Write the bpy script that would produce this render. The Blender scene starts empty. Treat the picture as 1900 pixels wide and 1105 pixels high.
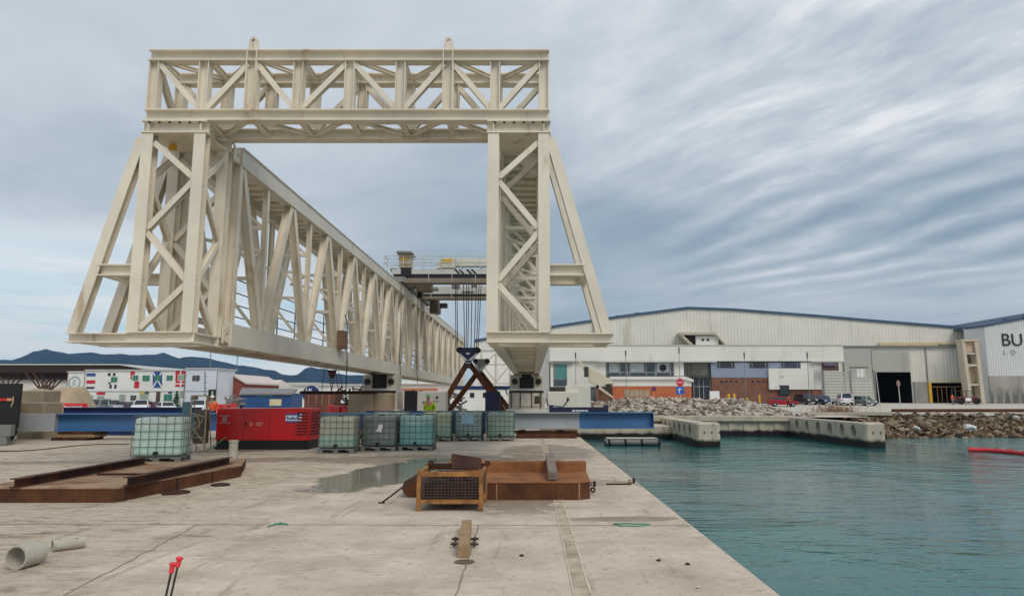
import bpy, bmesh, math, random
from mathutils import Vector, Matrix

random.seed(7)
C = bpy.context.scene.collection
R = math.radians
SC = bpy.context.scene

# ------------------------------------------------------------------ camera
F_PX, CX, CY, CAM_H, HORIZ = 1290.0, 987.0, 552.5, 1.70, 736.0
PITCH = math.atan((HORIZ - CY) / F_PX)
cam_d = bpy.data.cameras.new('camera')
cam = bpy.data.objects.new('camera', cam_d)
C.objects.link(cam)
cam.location = (0, 0, CAM_H)
cam.rotation_euler = (math.pi / 2 + PITCH, 0, 0)
cam_d.sensor_width = 36.0
cam_d.lens = F_PX / 1900.0 * 36.0
cam_d.shift_x = (950 - CX) / 1900.0
cam_d.clip_start = 0.1
cam_d.clip_end = 12000
SC.camera = cam

# ------------------------------------------------------------------ light
SUN_EL, SUN_AZ = R(46), R(148)            # azimuth clockwise from +Y: behind the camera, to the right
sun_d = bpy.data.lights.new('sun', 'SUN')
sun_d.energy = 1.5
sun_d.angle = R(25)
sun_d.color = (1.0, 0.92, 0.83)
sun = bpy.data.objects.new('sun', sun_d)
C.objects.link(sun)
sdir = Vector((math.sin(SUN_AZ) * math.cos(SUN_EL), math.cos(SUN_AZ) * math.cos(SUN_EL), math.sin(SUN_EL)))
sun.rotation_euler = sdir.to_track_quat('Z', 'Y').to_euler()

SC.view_settings.view_transform = 'Standard'
SC.view_settings.look = 'None'
SC.view_settings.gamma = 1.0
SC.view_settings.exposure = 0.0

# ------------------------------------------------------------------ node helpers
def lin(r, g, b):
    f = lambda c: (c / 255 / 12.92) if c / 255 <= 0.04045 else ((c / 255 + 0.055) / 1.055) ** 2.4
    return (f(r), f(g), f(b), 1.0)

class NT:
    def __init__(s, tree):
        s.t = tree; s.n = tree.nodes; s.l = tree.links
    def new(s, typ, props=None, **inp):
        n = s.n.new(typ)
        for k, v in (props or {}).items(): setattr(n, k, v)
        for k, v in inp.items():
            s.set(n.inputs[k.replace('_', ' ')], v)
        return n
    def set(s, sock, v):
        if isinstance(v, bpy.types.NodeSocket): s.l.new(v, sock)
        else: sock.default_value = v
    def math(s, op, a, b=None, clamp=False):
        n = s.n.new('ShaderNodeMath'); n.operation = op; n.use_clamp = clamp
        s.set(n.inputs[0], a)
        if b is not None: s.set(n.inputs[1], b)
        return n.outputs[0]
    def mix(s, f, a, b, blend='MIX'):
        n = s.n.new('ShaderNodeMix'); n.data_type = 'RGBA'; n.blend_type = blend
        s.set(n.inputs[0], f); s.set(n.inputs[6], a); s.set(n.inputs[7], b)
        return n.outputs[2]
    def noise(s, vec, scale, detail=4.0, rough=0.55, dist=0.0):
        n = s.n.new('ShaderNodeTexNoise')
        s.set(n.inputs['Vector'], vec)
        n.inputs['Scale'].default_value = scale; n.inputs['Detail'].default_value = detail
        n.inputs['Roughness'].default_value = rough; n.inputs['Distortion'].default_value = dist
        return n.outputs[0]
    def ramp(s, v, lo, hi, smooth=True):
        n = s.n.new('ShaderNodeMapRange')
        n.interpolation_type = 'SMOOTHSTEP' if smooth else 'LINEAR'
        s.set(n.inputs[0], v); n.inputs[1].default_value = lo; n.inputs[2].default_value = hi
        return n.outputs[0]
    def mapping(s, vec, scale=(1, 1, 1), rot=(0, 0, 0), loc=(0, 0, 0)):
        n = s.n.new('ShaderNodeMapping')
        s.set(n.inputs[0], vec); n.inputs[1].default_value = loc; n.inputs[2].default_value = rot; n.inputs[3].default_value = scale
        return n.outputs[0]
    def comb(s, x, y, z):
        n = s.n.new('ShaderNodeCombineXYZ')
        s.set(n.inputs[0], x); s.set(n.inputs[1], y); s.set(n.inputs[2], z)
        return n.outputs[0]
    def sep(s, v):
        n = s.n.new('ShaderNodeSeparateXYZ'); s.set(n.inputs[0], v)
        return n.outputs
    def bump(s, h, strength=0.3, dist=0.02, nrm=None):
        n = s.n.new('ShaderNodeBump'); n.inputs['Strength'].default_value = strength; n.inputs['Distance'].default_value = dist
        s.set(n.inputs['Height'], h)
        if nrm is not None: s.set(n.inputs['Normal'], nrm)
        return n.outputs[0]

def scl(c, k): return (c[0] * k, c[1] * k, c[2] * k, 1.0)

# ------------------------------------------------------------------ sky: Nishita behind a layer of altocumulus
w = bpy.data.worlds.new('World'); SC.world = w
w.use_nodes = True
W = NT(w.node_tree); W.n.clear()
sky = W.new('ShaderNodeTexSky', {'sky_type': 'NISHITA', 'sun_disc': False, 'sun_elevation': SUN_EL, 'sun_rotation': SUN_AZ,
                                 'air_density': 1.2, 'dust_density': 1.5})
tc = W.new('ShaderNodeTexCoord')
d = tc.outputs['Generated']
dx, dy, dz = W.sep(d)
hz = W.math('ADD', W.math('MAXIMUM', dz, 0.0), 0.10)
pu = W.math('DIVIDE', dx, hz); pv = W.math('DIVIDE', dy, hz)
a = R(-31)                                 # the cloud streets run towards the left of the view
along = W.math('ADD', W.math('MULTIPLY', pu, math.sin(a)), W.math('MULTIPLY', pv, math.cos(a)))
across = W.math('SUBTRACT', W.math('MULTIPLY', pu, math.cos(a)), W.math('MULTIPLY', pv, math.sin(a)))
wob = W.noise(W.comb(pu, pv, 3.0), 0.55, 3.0)
across_w = W.math('ADD', across, W.math('MULTIPLY', W.math('SUBTRACT', wob, 0.5), 0.9))
streak = W.noise(W.comb(W.math('MULTIPLY', along, 0.32), across_w, 0.0), 2.3, 6.0, 0.6)
fleck = W.noise(W.comb(W.math('MULTIPLY', along, 0.75), W.math('MULTIPLY', across_w, 1.2), 5.0), 4.2, 6.0, 0.62)
big = W.noise(W.comb(W.math('MULTIPLY', pu, 0.8), pv, 9.0), 0.42, 3.0, 0.5)
soft = W.noise(W.comb(pu, pv, 1.0), 0.9, 4.0, 0.5)
# bright streaky cloud: where the sky is to the right and high
right = W.ramp(W.math('ADD', dx, W.math('MULTIPLY', W.math('SUBTRACT', wob, 0.5), 0.5)), -0.22, 0.30)
high = W.ramp(W.math('ADD', dz, W.math('MULTIPLY', W.math('SUBTRACT', soft, 0.5), 0.25)), 0.21, 0.37)
amp = W.math('MULTIPLY', right, high)
ridges = W.math('ADD', W.math('MULTIPLY', streak, 0.56), W.math('MULTIPLY', fleck, 0.44))
tone = W.math('MULTIPLY', W.math('SUBTRACT', ridges, 0.43), 2.9)
base_t = W.math('ADD', W.math('MULTIPLY', W.ramp(soft, 0.32, 0.68), 0.26), W.math('MULTIPLY', W.ramp(big, 0.36, 0.64), 0.20))
upl = W.math('MULTIPLY', W.ramp(dz, 0.22, 0.58), 0.22)
leftl = W.math('MULTIPLY', W.math('SUBTRACT', 1.0, W.ramp(dx, -0.55, -0.05)), 0.16)
grain = W.math('MULTIPLY', W.math('SUBTRACT', fleck, 0.5), 0.28)
t0 = W.math('ADD', W.math('ADD', W.math('ADD', W.math('ADD', base_t, 0.08), upl), leftl), grain)
t1 = W.math('ADD', W.math('MULTIPLY', t0, W.math('SUBTRACT', 1.0, W.math('MULTIPLY', amp, 0.75))), W.math('MULTIPLY', W.math('ADD', tone, 0.42), amp))
# fine parallel ripples low on the right
rip = W.math('SINE', W.math('ADD', W.math('MULTIPLY', across_w, 24.0), W.math('MULTIPLY', soft, 5.0)))
rmask = W.math('MULTIPLY', W.math('MULTIPLY', W.ramp(dx, 0.12, 0.34), W.ramp(dz, 0.11, 0.18)), W.math('SUBTRACT', 1.0, W.ramp(dz, 0.24, 0.36)))
t2 = W.math('ADD', t1, W.math('MULTIPLY', W.math('MULTIPLY', W.math('MULTIPLY', rip, W.ramp(fleck, 0.30, 0.60)), rmask), 0.27))
# brighter, clearer air near the horizon on the left
lowl = W.math('MULTIPLY', W.math('SUBTRACT', 1.0, W.ramp(dz, 0.04, 0.27)), W.math('SUBTRACT', 1.0, W.ramp(dx, -0.45, 0.10)))
bars = W.noise(W.comb(W.math('MULTIPLY', dx, 1.4), W.math('MULTIPLY', dz, 13.0), 2.0), 1.5, 5.0, 0.6)
t3 = W.math('ADD', t2, W.math('MULTIPLY', lowl, W.math('ADD', W.math('MULTIPLY', bars, 1.05), 0.26)), True)
cr = W.new('ShaderNodeValToRGB')
cr.color_ramp.interpolation = 'LINEAR'
el = cr.color_ramp.elements
el[0].position = 0.0; el[0].color = lin(140, 160, 178)
el[1].position = 1.0; el[1].color = lin(238, 241, 244)
e = el.new(0.25); e.color = lin(164, 180, 194)
e = el.new(0.52); e.color = lin(190, 201, 211)
e = el.new(0.78); e.color = lin(215, 222, 229)
W.l.new(t3, cr.inputs[0])
cyan = W.mix(W.math('MULTIPLY', W.math('MULTIPLY', lowl, W.ramp(bars, 0.56, 0.36)), 0.8), cr.outputs[0], lin(176, 222, 240))
lift = W.mix(1.0, cyan, (10.0, 10.0, 10.0, 1), 'MULTIPLY')
skymix = W.mix(0.93, sky.outputs[0], lift)
bg = W.new('ShaderNodeBackground', Color=skymix, Strength=0.10)
wo = W.new('ShaderNodeOutputWorld')
W.l.new(bg.outputs[0], wo.inputs[0])

# ------------------------------------------------------------------ materials
MATS = {}
def mat(name, col, rough=0.6, metal=0.0, var=0.14, vscale=1.5, rust=0.0, rcol=None, rscale=1.2, streak=0.25,
        bump=0.0, bscale=30.0, spec=0.5, fine=0.0, emit=None):
    m = bpy.data.materials.new(name); m.use_nodes = True
    T = NT(m.node_tree); T.n.clear()
    geo = T.new('ShaderNodeNewGeometry'); pos = geo.outputs['Position']
    nz = T.noise(pos, vscale, 5.0, 0.6)
    c = T.mix(T.ramp(nz, 0.3, 0.7), scl(col, 1 - var), scl(col, 1 + var))
    if fine:
        c = T.mix(T.ramp(T.noise(pos, vscale * 14, 4.0, 0.7), 0.42, 0.7), c, scl(col, 1 - fine))
    if rust:
        st = T.noise(T.mapping(pos, (1, 1, streak)), rscale, 6.0, 0.68)
        c = T.mix(T.math('MULTIPLY', T.ramp(st, 0.66 - rust * 0.28, 0.80 - rust * 0.2), 0.75), c, rcol or lin(120, 78, 45))
    b = T.new('ShaderNodeBsdfPrincipled', Base_Color=c, Metallic=metal)
    T.set(b.inputs['Roughness'], T.math('ADD', T.math('MULTIPLY', T.math('SUBTRACT', nz, 0.5), 0.3), rough, True))
    b.inputs['Specular IOR Level'].default_value = spec
    if bump:
        T.set(b.inputs['Normal'], T.bump(T.noise(pos, bscale, 5.0, 0.65), bump, 0.02))
    o = T.new('ShaderNodeOutputMaterial'); T.l.new(b.outputs[0], o.inputs[0])
    MATS[name] = m
    return m

cream = mat('cream_steel_paint', lin(223, 214, 196), 0.55, 0, 0.08, 0.9, 0.36, lin(168, 142, 108), 1.6, 0.22, 0.05, 18)
cream2 = mat('grey_web_paint', lin(208, 203, 190), 0.5, 0, 0.07, 0.6, 0.28, lin(160, 145, 118), 1.0, 0.35, 0.04, 12)
darksteel = mat('dark_steel', lin(62, 58, 54), 0.55, 0.3, 0.25, 3)
black = mat('black_paint', lin(14, 14, 16), 0.5, 0, 0.2, 3)
beamblue = mat('blue_beam_paint', lin(64, 108, 154), 0.4, 0, 0.14, 0.5, 0.25, lin(120, 140, 155), 0.8, 0.5)
beamgrey = mat('beam_grey_tone', lin(160, 166, 170), 0.6, 0, 0.10, 0.7, 0.35, lin(130, 112, 90), 0.9, 0.5)
navy = mat('navy_paint', lin(24, 44, 92), 0.4, 0, 0.15, 1.0, 0.12, lin(70, 80, 100))
rust = mat('rusty_steel', lin(98, 62, 40), 0.85, 0.1, 0.30, 2.2, 0.75, lin(72, 44, 30), 2.6, 0.6, 0.35, 26, 0.3, 0.25)
rustdark = mat('dark_rusty_steel', lin(66, 44, 36), 0.8, 0.2, 0.3, 3, 0.6, lin(104, 64, 42), 3, 0.6, 0.25, 26, 0.3)
rusttop = mat('worn_rusty_plate', lin(150, 100, 62), 0.8, 0.05, 0.25, 1.6, 0.7, lin(104, 62, 38), 2.2, 0.35, 0.3, 30, 0.3, 0.2)
dustplate = mat('dusty_rusty_plate', lin(158, 132, 108), 0.9, 0, 0.25, 1.2, 0.8, lin(110, 66, 42), 1.6, 1.0, 0.3, 30, 0.3, 0.25)
rustyyellow = mat('rusty_yellow_paint', lin(156, 108, 54), 0.7, 0, 0.25, 6, 0.7, lin(96, 60, 38), 7, 0.6, 0.2, 40)
wire = mat('galvanised_wire', lin(88, 78, 72), 0.5, 0.3, 0.2, 6, 0.5, lin(110, 76, 52), 6)
cagewire = mat('tank_cage_steel', lin(108, 122, 118), 0.45, 0.4, 0.15, 4)
white = mat('white_paint', lin(224, 224, 218), 0.5, 0, 0.05, 0.4, 0.22, lin(186, 180, 166), 0.6, 0.2)
offwhite = mat('offwhite_cladding', lin(214, 211, 200), 0.55, 0, 0.06, 0.15, 0.40, lin(180, 174, 160), 0.45, 0.12)
facade = mat('smooth_white_render', lin(218, 217, 209), 0.75, 0, 0.05, 0.2, 0.35, lin(188, 184, 174), 0.6, 0.15)
clad_dull = mat('dull_grey_cladding', lin(172, 172, 164), 0.6, 0, 0.06, 0.2, 0.2, lin(150, 148, 140), 0.3, 0.15)
roofblue = mat('slate_blue_roof', lin(58, 82, 108), 0.5, 0, 0.12, 0.3)
bluegrey = mat('blue_grey_panel', lin(134, 146, 164), 0.5, 0, 0.06, 0.4)
brick = mat('brown_brick', lin(120, 82, 66), 0.85, 0, 0.18, 1.5, 0.3, lin(92, 64, 54), 2, 1, 0.2, 8)
orange = mat('orange_render', lin(178, 98, 60), 0.8, 0, 0.10, 0.6, 0.2, lin(150, 84, 56), 0.8, 0.3)
glass = mat('window_glass', lin(58, 72, 80), 0.12, 0, 0.25, 0.35, 0, spec=0.8)
glassteal = mat('teal_glass', lin(70, 128, 126), 0.15, 0, 0.2, 0.4, 0, spec=0.8)
darkglass = mat('dark_glass', lin(28, 34, 42), 0.1, 0, 0.2, 0.5, 0, spec=0.8)
frame_m = mat('window_frame', lin(150, 152, 150), 0.5)
conc = mat('cast_concrete', lin(176, 168, 152), 0.9, 0, 0.12, 0.8, 0.35, lin(126, 116, 100), 1.0, 0.3, 0.25, 12, 0.2, 0.10)
concblock = mat('brown_concrete_block', lin(152, 138, 118), 0.92, 0, 0.14, 1.2, 0.4, lin(116, 92, 66), 1.4, 0.4, 0.3, 14, 0.2, 0.1)
pipeconc = mat('concrete_pipe_grey', lin(178, 174, 160), 0.9, 0, 0.12, 5, 0.4, lin(140, 132, 116), 6, 1, 0.3, 50, 0.2, 0.1)
timber = mat('weathered_timber', lin(160, 134, 102), 0.9, 0, 0.18, 8, 0.5, lin(100, 76, 54), 10, 1, 0.4, 40, 0.2, 0.15)
red = mat('red_paint', lin(196, 16, 24), 0.35, 0, 0.08, 1.0, 0.15, lin(150, 20, 24))
redmatte = mat('red_plastic', lin(208, 48, 44), 0.5, 0, 0.1, 5)
redcap = mat('red_cap_plastic', lin(226, 52, 62), 0.4, 0, 0.05, 8)
palered = mat('pale_red_paint', lin(184, 60, 56), 0.5)
orangevest = mat('orange_high_visibility_cloth', lin(245, 92, 44), 0.8, 0, 0.1, 6)
greenvest = mat('lime_high_visibility_cloth', lin(178, 216, 40), 0.8, 0, 0.12, 6)
greenhood = mat('green_cloth', lin(86, 176, 92), 0.8, 0, 0.12, 6)
cloth_dark = mat('dark_trousers_cloth', lin(42, 46, 60), 0.9)
skin = mat('skin', lin(190, 140, 112), 0.6)
stickerblue = mat('sticker_blue', lin(52, 78, 160), 0.5)
stickerwhite = mat('sticker_white', lin(226, 226, 226), 0.5, 0, 0.02)
letterblack = mat('black_lettering', lin(28, 28, 30), 0.6, 0, 0.05)
lettergrey = mat('grey_lettering', lin(150, 150, 146), 0.6, 0, 0.05)
yellow = mat('yellow_paint', lin(214, 168, 40), 0.5, 0, 0.12, 3, 0.25)
palegrey = mat('pale_grey_paint', lin(190, 190, 184), 0.5, 0, 0.08, 1)
midgrey = mat('mid_grey_paint', lin(120, 122, 120), 0.6, 0, 0.12, 1)
greenpaint = mat('sea_green_paint', lin(48, 140, 110), 0.5)
tealbox = mat('teal_panel', lin(78, 116, 128), 0.5)
bluecont = mat('blue_container_paint', lin(28, 74, 128), 0.5, 0, 0.12, 0.6, 0.2, lin(60, 80, 100))
brownroof = mat('dark_brown_soffit', lin(48, 32, 30), 0.8, 0, 0.2, 1)
terracotta = mat('terracotta_cladding', lin(132, 66, 58), 0.8, 0, 0.12, 0.5)
pinkwhite = mat('pale_pink_roof', lin(206, 192, 186), 0.7, 0, 0.05, 0.3)
silver = mat('silver_paint', lin(150, 156, 160), 0.3, 0.4, 0.05)
carred = mat('car_red', lin(150, 26, 34), 0.25)
carwhite = mat('car_white', lin(226, 228, 228), 0.3)
carblack = mat('car_black', lin(34, 36, 40), 0.25)
cargreen = mat('car_grey_green', lin(96, 112, 108), 0.3)
tyre = mat('tyre_rubber', lin(26, 26, 26), 0.9)
lampred = mat('red_lens', lin(190, 30, 26), 0.2)
lampwhite = mat('clear_lens', lin(220, 222, 224), 0.15)
ropegreen = mat('green_rope_fibre', lin(96, 150, 124), 0.9)
hosem = mat('pale_hose', lin(176, 160, 130), 0.7)
hosegreen = mat('green_hose_rubber', lin(92, 140, 96), 0.6)
bagwhite = mat('weathered_white_bag', lin(214, 214, 210), 0.8)
boomred = mat('red_boom_fabric', lin(206, 40, 46), 0.5, 0, 0.1, 2)
leaf = mat('evergreen_needles', lin(34, 84, 52), 0.8, 0, 0.35, 8)
drybush = mat('dry_twigs', lin(150, 122, 98), 0.9, 0, 0.25, 6)
bark = mat('bark', lin(92, 62, 48), 0.9)
signblue = mat('sign_blue', lin(30, 96, 190), 0.4)
signred = mat('sign_red', lin(200, 34, 48), 0.4)
navyhook = mat('dark_navy_paint', lin(22, 30, 66), 0.5)
def rockmat(name, cols, cell):
    """stones of mixed colour: each cell of the pattern has its own tint, with a grainy surface"""
    m = bpy.data.materials.new(name); m.use_nodes = True
    T = NT(m.node_tree); T.n.clear()
    geo = T.new('ShaderNodeNewGeometry'); pos = geo.outputs['Position']
    v = T.new('ShaderNodeTexVoronoi', Scale=cell); T.l.new(pos, v.inputs['Vector'])
    r = T.sep(v.outputs['Color'])
    cr = T.new('ShaderNodeValToRGB'); cr.color_ramp.interpolation = 'CONSTANT'; e = cr.color_ramp.elements
    e[0].position = 0; e[0].color = cols[0]; e[1].position = 1 / len(cols); e[1].color = cols[1]
    for k in range(2, len(cols)): q = e.new(k / len(cols)); q.color = cols[k]
    T.l.new(r[0], cr.inputs[0])
    n = T.noise(pos, 5.0, 5, 0.65)
    c = T.mix(T.ramp(n, 0.3, 0.7), T.mix(1.0, cr.outputs[0], (0.72, 0.72, 0.72, 1), 'MULTIPLY'), cr.outputs[0])
    b = T.new('ShaderNodeBsdfPrincipled', Base_Color=c, Roughness=0.95)
    b.inputs['Specular IOR Level'].default_value = 0.2
    T.set(b.inputs['Normal'], T.bump(T.noise(pos, 9, 5, 0.65), 0.3, 0.05))
    o = T.new('ShaderNodeOutputMaterial'); T.l.new(b.outputs[0], o.inputs[0])
    return m
rockgrey = rockmat('broken_concrete', [lin(180, 170, 156), lin(134, 122, 110), lin(204, 195, 182), lin(104, 92, 82), lin(170, 150, 136), lin(194, 186, 174), lin(146, 136, 126)], 2.6)
rockbrown = rockmat('brown_boulder', [lin(112, 92, 70), lin(66, 52, 40), lin(134, 116, 94), lin(86, 68, 50), lin(152, 138, 118), lin(48, 38, 30), lin(118, 96, 74)], 2.2)
paleconc = mat('pale_road_concrete', lin(186, 180, 168), 0.9, 0, 0.08, 0.2, 0.3, lin(150, 142, 128), 0.25, 1)
sand = mat('sand', lin(168, 150, 126), 0.95, 0, 0.12, 0.6, 0.2, lin(150, 128, 100), 0.6, 1)
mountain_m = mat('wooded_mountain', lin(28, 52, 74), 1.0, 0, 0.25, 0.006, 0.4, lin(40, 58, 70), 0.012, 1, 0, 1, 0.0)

def plastic(name, col, liquid, level):
    """IBC bottle: milky plastic with the liquid level showing through"""
    m = bpy.data.materials.new(name); m.use_nodes = True
    T = NT(m.node_tree); T.n.clear()
    geo = T.new('ShaderNodeNewGeometry'); pos = geo.outputs['Position']
    z = T.sep(pos)[2]
    n = T.noise(pos, 2.2, 5, 0.6)
    f = T.ramp(T.math('ADD', z, T.math('MULTIPLY', n, 0.06)), level - 0.01, level + 0.05)
    c = T.mix(f, liquid, col)
    c = T.mix(T.ramp(n, 0.25, 0.75), T.mix(1.0, c, (0.80, 0.80, 0.80, 1), 'MULTIPLY'), c)
    st = T.noise(T.mapping(pos, (1, 1, 0.2)), 5.0, 5, 0.7)
    c = T.mix(T.math('MULTIPLY', T.ramp(st, 0.55, 0.8), 0.4), c, lin(120, 116, 100))
    b = T.new('ShaderNodeBsdfPrincipled', Base_Color=c, Roughness=0.35)
    o = T.new('ShaderNodeOutputMaterial'); T.l.new(b.outputs[0], o.inputs[0])
    return m

def wet_shaded_wall(name, col):
    """harbour concrete with a near-black waterline band: algae, plus painted shade of the undercut"""
    m = bpy.data.materials.new(name); m.use_nodes = True
    T = NT(m.node_tree); T.n.clear()
    geo = T.new('ShaderNodeNewGeometry'); pos = geo.outputs['Position']
    z = T.sep(pos)[2]
    n = T.noise(pos, 0.9, 6, 0.65)
    st = T.noise(T.mapping(pos, (1, 1, 0.12)), 1.6, 5, 0.65)
    c = T.mix(T.ramp(n, 0.3, 0.7), scl(col, 0.82), scl(col, 1.12))
    c = T.mix(T.math('MULTIPLY', T.ramp(st, 0.5, 0.72), 0.55), c, lin(112, 100, 84))
    wet = T.ramp(T.math('ADD', z, T.math('MULTIPLY', T.math('SUBTRACT', n, 0.5), 0.5)), -0.95, -1.22)  # band holds wet algae and the undercut's shade, both put into the colour
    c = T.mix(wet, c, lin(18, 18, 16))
    b = T.new('ShaderNodeBsdfPrincipled', Base_Color=c, Roughness=0.85)
    T.set(b.inputs['Normal'], T.bump(T.noise(pos, 10, 5, 0.65), 0.3, 0.03))
    o = T.new('ShaderNodeOutputMaterial'); T.l.new(b.outputs[0], o.inputs[0])
    return m
dockconc = wet_shaded_wall('dock_concrete', lin(190, 180, 162))

def quay_material():
    m = bpy.data.materials.new('dusty_quay_concrete'); m.use_nodes = True
    T = NT(m.node_tree); T.n.clear()
    geo = T.new('ShaderNodeNewGeometry'); pos = geo.outputs['Position']
    X, Y, Z = T.sep(pos)
    big = T.noise(pos, 0.22, 5, 0.6)
    mid = T.noise(pos, 1.1, 6, 0.65)
    fine = T.noise(pos, 9.0, 6, 0.7)
    grit = T.noise(pos, 60.0, 3, 0.7)
    c = T.mix(T.ramp(mid, 0.3, 0.72), lin(182, 168, 150), lin(213, 199, 182))
    c = T.mix(T.math('MULTIPLY', T.ramp(big, 0.45, 0.7), 0.55), c, lin(196, 179, 157))
    # sand drifted over the slab on the left
    left = T.ramp(T.math('ADD', X, T.math('MULTIPLY', T.math('SUBTRACT', mid, 0.5), 6.0)), -3.0, -6.0)
    c = T.mix(T.math('MULTIPLY', left, 0.7), c, lin(202, 186, 164))
    # tyre scuffs: long streaks, gently turning; on sand also painted ridge shading
    tr = T.noise(T.mapping(pos, (0.75, 2.0, 1), (0, 0, R(-14))), 1.7, 7, 0.72, 1.0)
    c = T.mix(T.math('MULTIPLY', T.ramp(tr, 0.53, 0.66), T.math('ADD', T.math('MULTIPLY', left, 0.55), 0.22)), c, lin(116, 98, 78))
    tr2 = T.noise(T.mapping(pos, (2.6, 0.3, 1), (0, 0, R(6))), 1.4, 5, 0.7, 0.4)
    c = T.mix(T.math('MULTIPLY', T.ramp(tr2, 0.56, 0.70), 0.45), c, lin(126, 112, 94))
    # blotchy stains and speckle
    c = T.mix(T.math('MULTIPLY', T.ramp(fine, 0.54, 0.70), 0.55), c, lin(118, 104, 86))
    c = T.mix(T.math('MULTIPLY', T.ramp(fine, 0.36, 0.28), 0.35), c, lin(234, 224, 206))
    c = T.mix(T.math('MULTIPLY', T.ramp(grit, 0.56, 0.72), 0.5), c, lin(104, 90, 74))
    oil = T.noise(T.mapping(pos, (1, 1, 1), (0, 0, 0), (13, 4, 0)), 0.75, 6, 0.7)
    c = T.mix(T.math('MULTIPLY', T.ramp(oil, 0.56, 0.70), 0.45), c, lin(120, 106, 88))
    clump = T.noise(T.mapping(pos, (0.6, 1.5, 1), (0, 0, R(10))), 3.2, 8, 0.8, 0.8)
    c = T.mix(T.math('MULTIPLY', T.math('MULTIPLY', T.ramp(clump, 0.50, 0.64), left), 0.62), c, lin(122, 102, 80))  # sand ridge shading painted as darker clumps, over the same bump
    # wet patches (position, half size)
    wet = None; pud = None
    def ell(cx, cy, rx, ry, rot=0.0, wob=0.55):
        ca, sa = math.cos(rot), math.sin(rot)
        ux = T.math('SUBTRACT', X, cx); uy = T.math('SUBTRACT', Y, cy)
        a_ = T.math('DIVIDE', T.math('ADD', T.math('MULTIPLY', ux, ca), T.math('MULTIPLY', uy, sa)), rx)
        b_ = T.math('DIVIDE', T.math('SUBTRACT', T.math('MULTIPLY', uy, ca), T.math('MULTIPLY', ux, sa)), ry)
        r2 = T.math('SQRT', T.math('ADD', T.math('MULTIPLY', a_, a_), T.math('MULTIPLY', b_, b_)))
        return T.math('ADD', r2, T.math('MULTIPLY', T.math('SUBTRACT', mid, 0.5), wob * 2))
    for args in WET:
        v = T.ramp(ell(*args), 1.08, 0.90)
        wet = v if wet is None else T.math('MAXIMUM', wet, v)
    for args in PUDDLE:
        v = T.ramp(ell(*args), 1.0, 0.86)
        pud = v if pud is None else T.math('MAXIMUM', pud, v)
    c = T.mix(T.math('MULTIPLY', T.math('MULTIPLY', wet, T.ramp(mid, 0.2, 0.6)), 0.75), c, lin(116, 98, 76))
    c = T.mix(T.math('MULTIPLY', pud, 0.75), c, lin(112, 108, 90))
    rg = T.math('ADD', 0.9, T.math('MULTIPLY', wet, -0.35))
    rg = T.math('MULTIPLY', rg, T.math('SUBTRACT', 1.0, T.math('MULTIPLY', pud, 0.91)))
    b = T.new('ShaderNodeBsdfPrincipled', Base_Color=c, Roughness=rg)
    dry = T.math('SUBTRACT', 1.0, pud)
    hgt = T.math('ADD', T.math('ADD', T.math('MULTIPLY', fine, 0.5), T.math('MULTIPLY', T.math('ADD', tr, clump), T.math('MULTIPLY', left, 1.8))), T.math('MULTIPLY', grit, 0.25))
    T.set(b.inputs['Normal'], T.bump(T.math('MULTIPLY', hgt, dry), 0.65, 0.04))
    o = T.new('ShaderNodeOutputMaterial'); T.l.new(b.outputs[0], o.inputs[0])
    return m

def water_material():
    m = bpy.data.materials.new('harbour_water'); m.use_nodes = True
    T = NT(m.node_tree); T.n.clear()
    geo = T.new('ShaderNodeNewGeometry'); pos = geo.outputs['Position']
    n0 = T.noise(T.mapping(pos, (0.5, 1.0, 1), (0, 0, R(5))), 0.55, 3, 0.55, 0.6)
    n1 = T.noise(T.mapping(pos, (0.5, 1.25, 1), (0, 0, R(8))), 1.5, 3, 0.55, 0.5)
    n2 = T.noise(T.mapping(pos, (0.8, 1.8, 1), (0, 0, R(-14))), 4.2, 3, 0.55)
    n3 = T.noise(T.mapping(pos, (1, 0.6, 1)), 0.10, 3, 0.5)
    c = T.mix(T.ramp(n3, 0.35, 0.65), lin(29, 89, 89), lin(50, 115, 109))
    b = T.new('ShaderNodeBsdfPrincipled', Base_Color=c, Roughness=0.07)
    b.inputs['IOR'].default_value = 1.33
    amp = T.math('ADD', T.math('MULTIPLY', T.ramp(n3, 0.38, 0.62), 0.75), 0.35)
    h = T.math('MULTIPLY', T.math('ADD', T.math('ADD', T.math('MULTIPLY', n0, 1.5), n1), T.math('MULTIPLY', n2, 0.22)), amp)
    T.set(b.inputs['Normal'], T.bump(h, 1.0, 0.085))
    o = T.new('ShaderNodeOutputMaterial'); T.l.new(b.outputs[0], o.inputs[0])
    return m

# ------------------------------------------------------------------ placing helpers (a photo measurement -> a point in the place)
def ray(x, y):
    u = (x - CX) / F_PX; v = (CY - y) / F_PX
    return u, math.cos(PITCH) - v * math.sin(PITCH), math.sin(PITCH) + v * math.cos(PITCH)
def P(x, y, Y):
    u, dY, dZ = ray(x, y); t = Y / dY
    return Vector((u * t, Y, CAM_H + t * dZ))
def G(x, y, z=0.0):
    u, dY, dZ = ray(x, y); t = (z - CAM_H) / dZ
    return Vector((u * t, dY * t, z))
def gz(Y, x=0.0):
    if x < -15 and Y > 62: return -0.35 * min(1.0, (Y - 62) / 14)      # the yard on the left lies a little lower
    if Y <= 92: return 0.0
    if Y <= 112: return 0.6 * (Y - 92) / 20
    return 0.6

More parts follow.
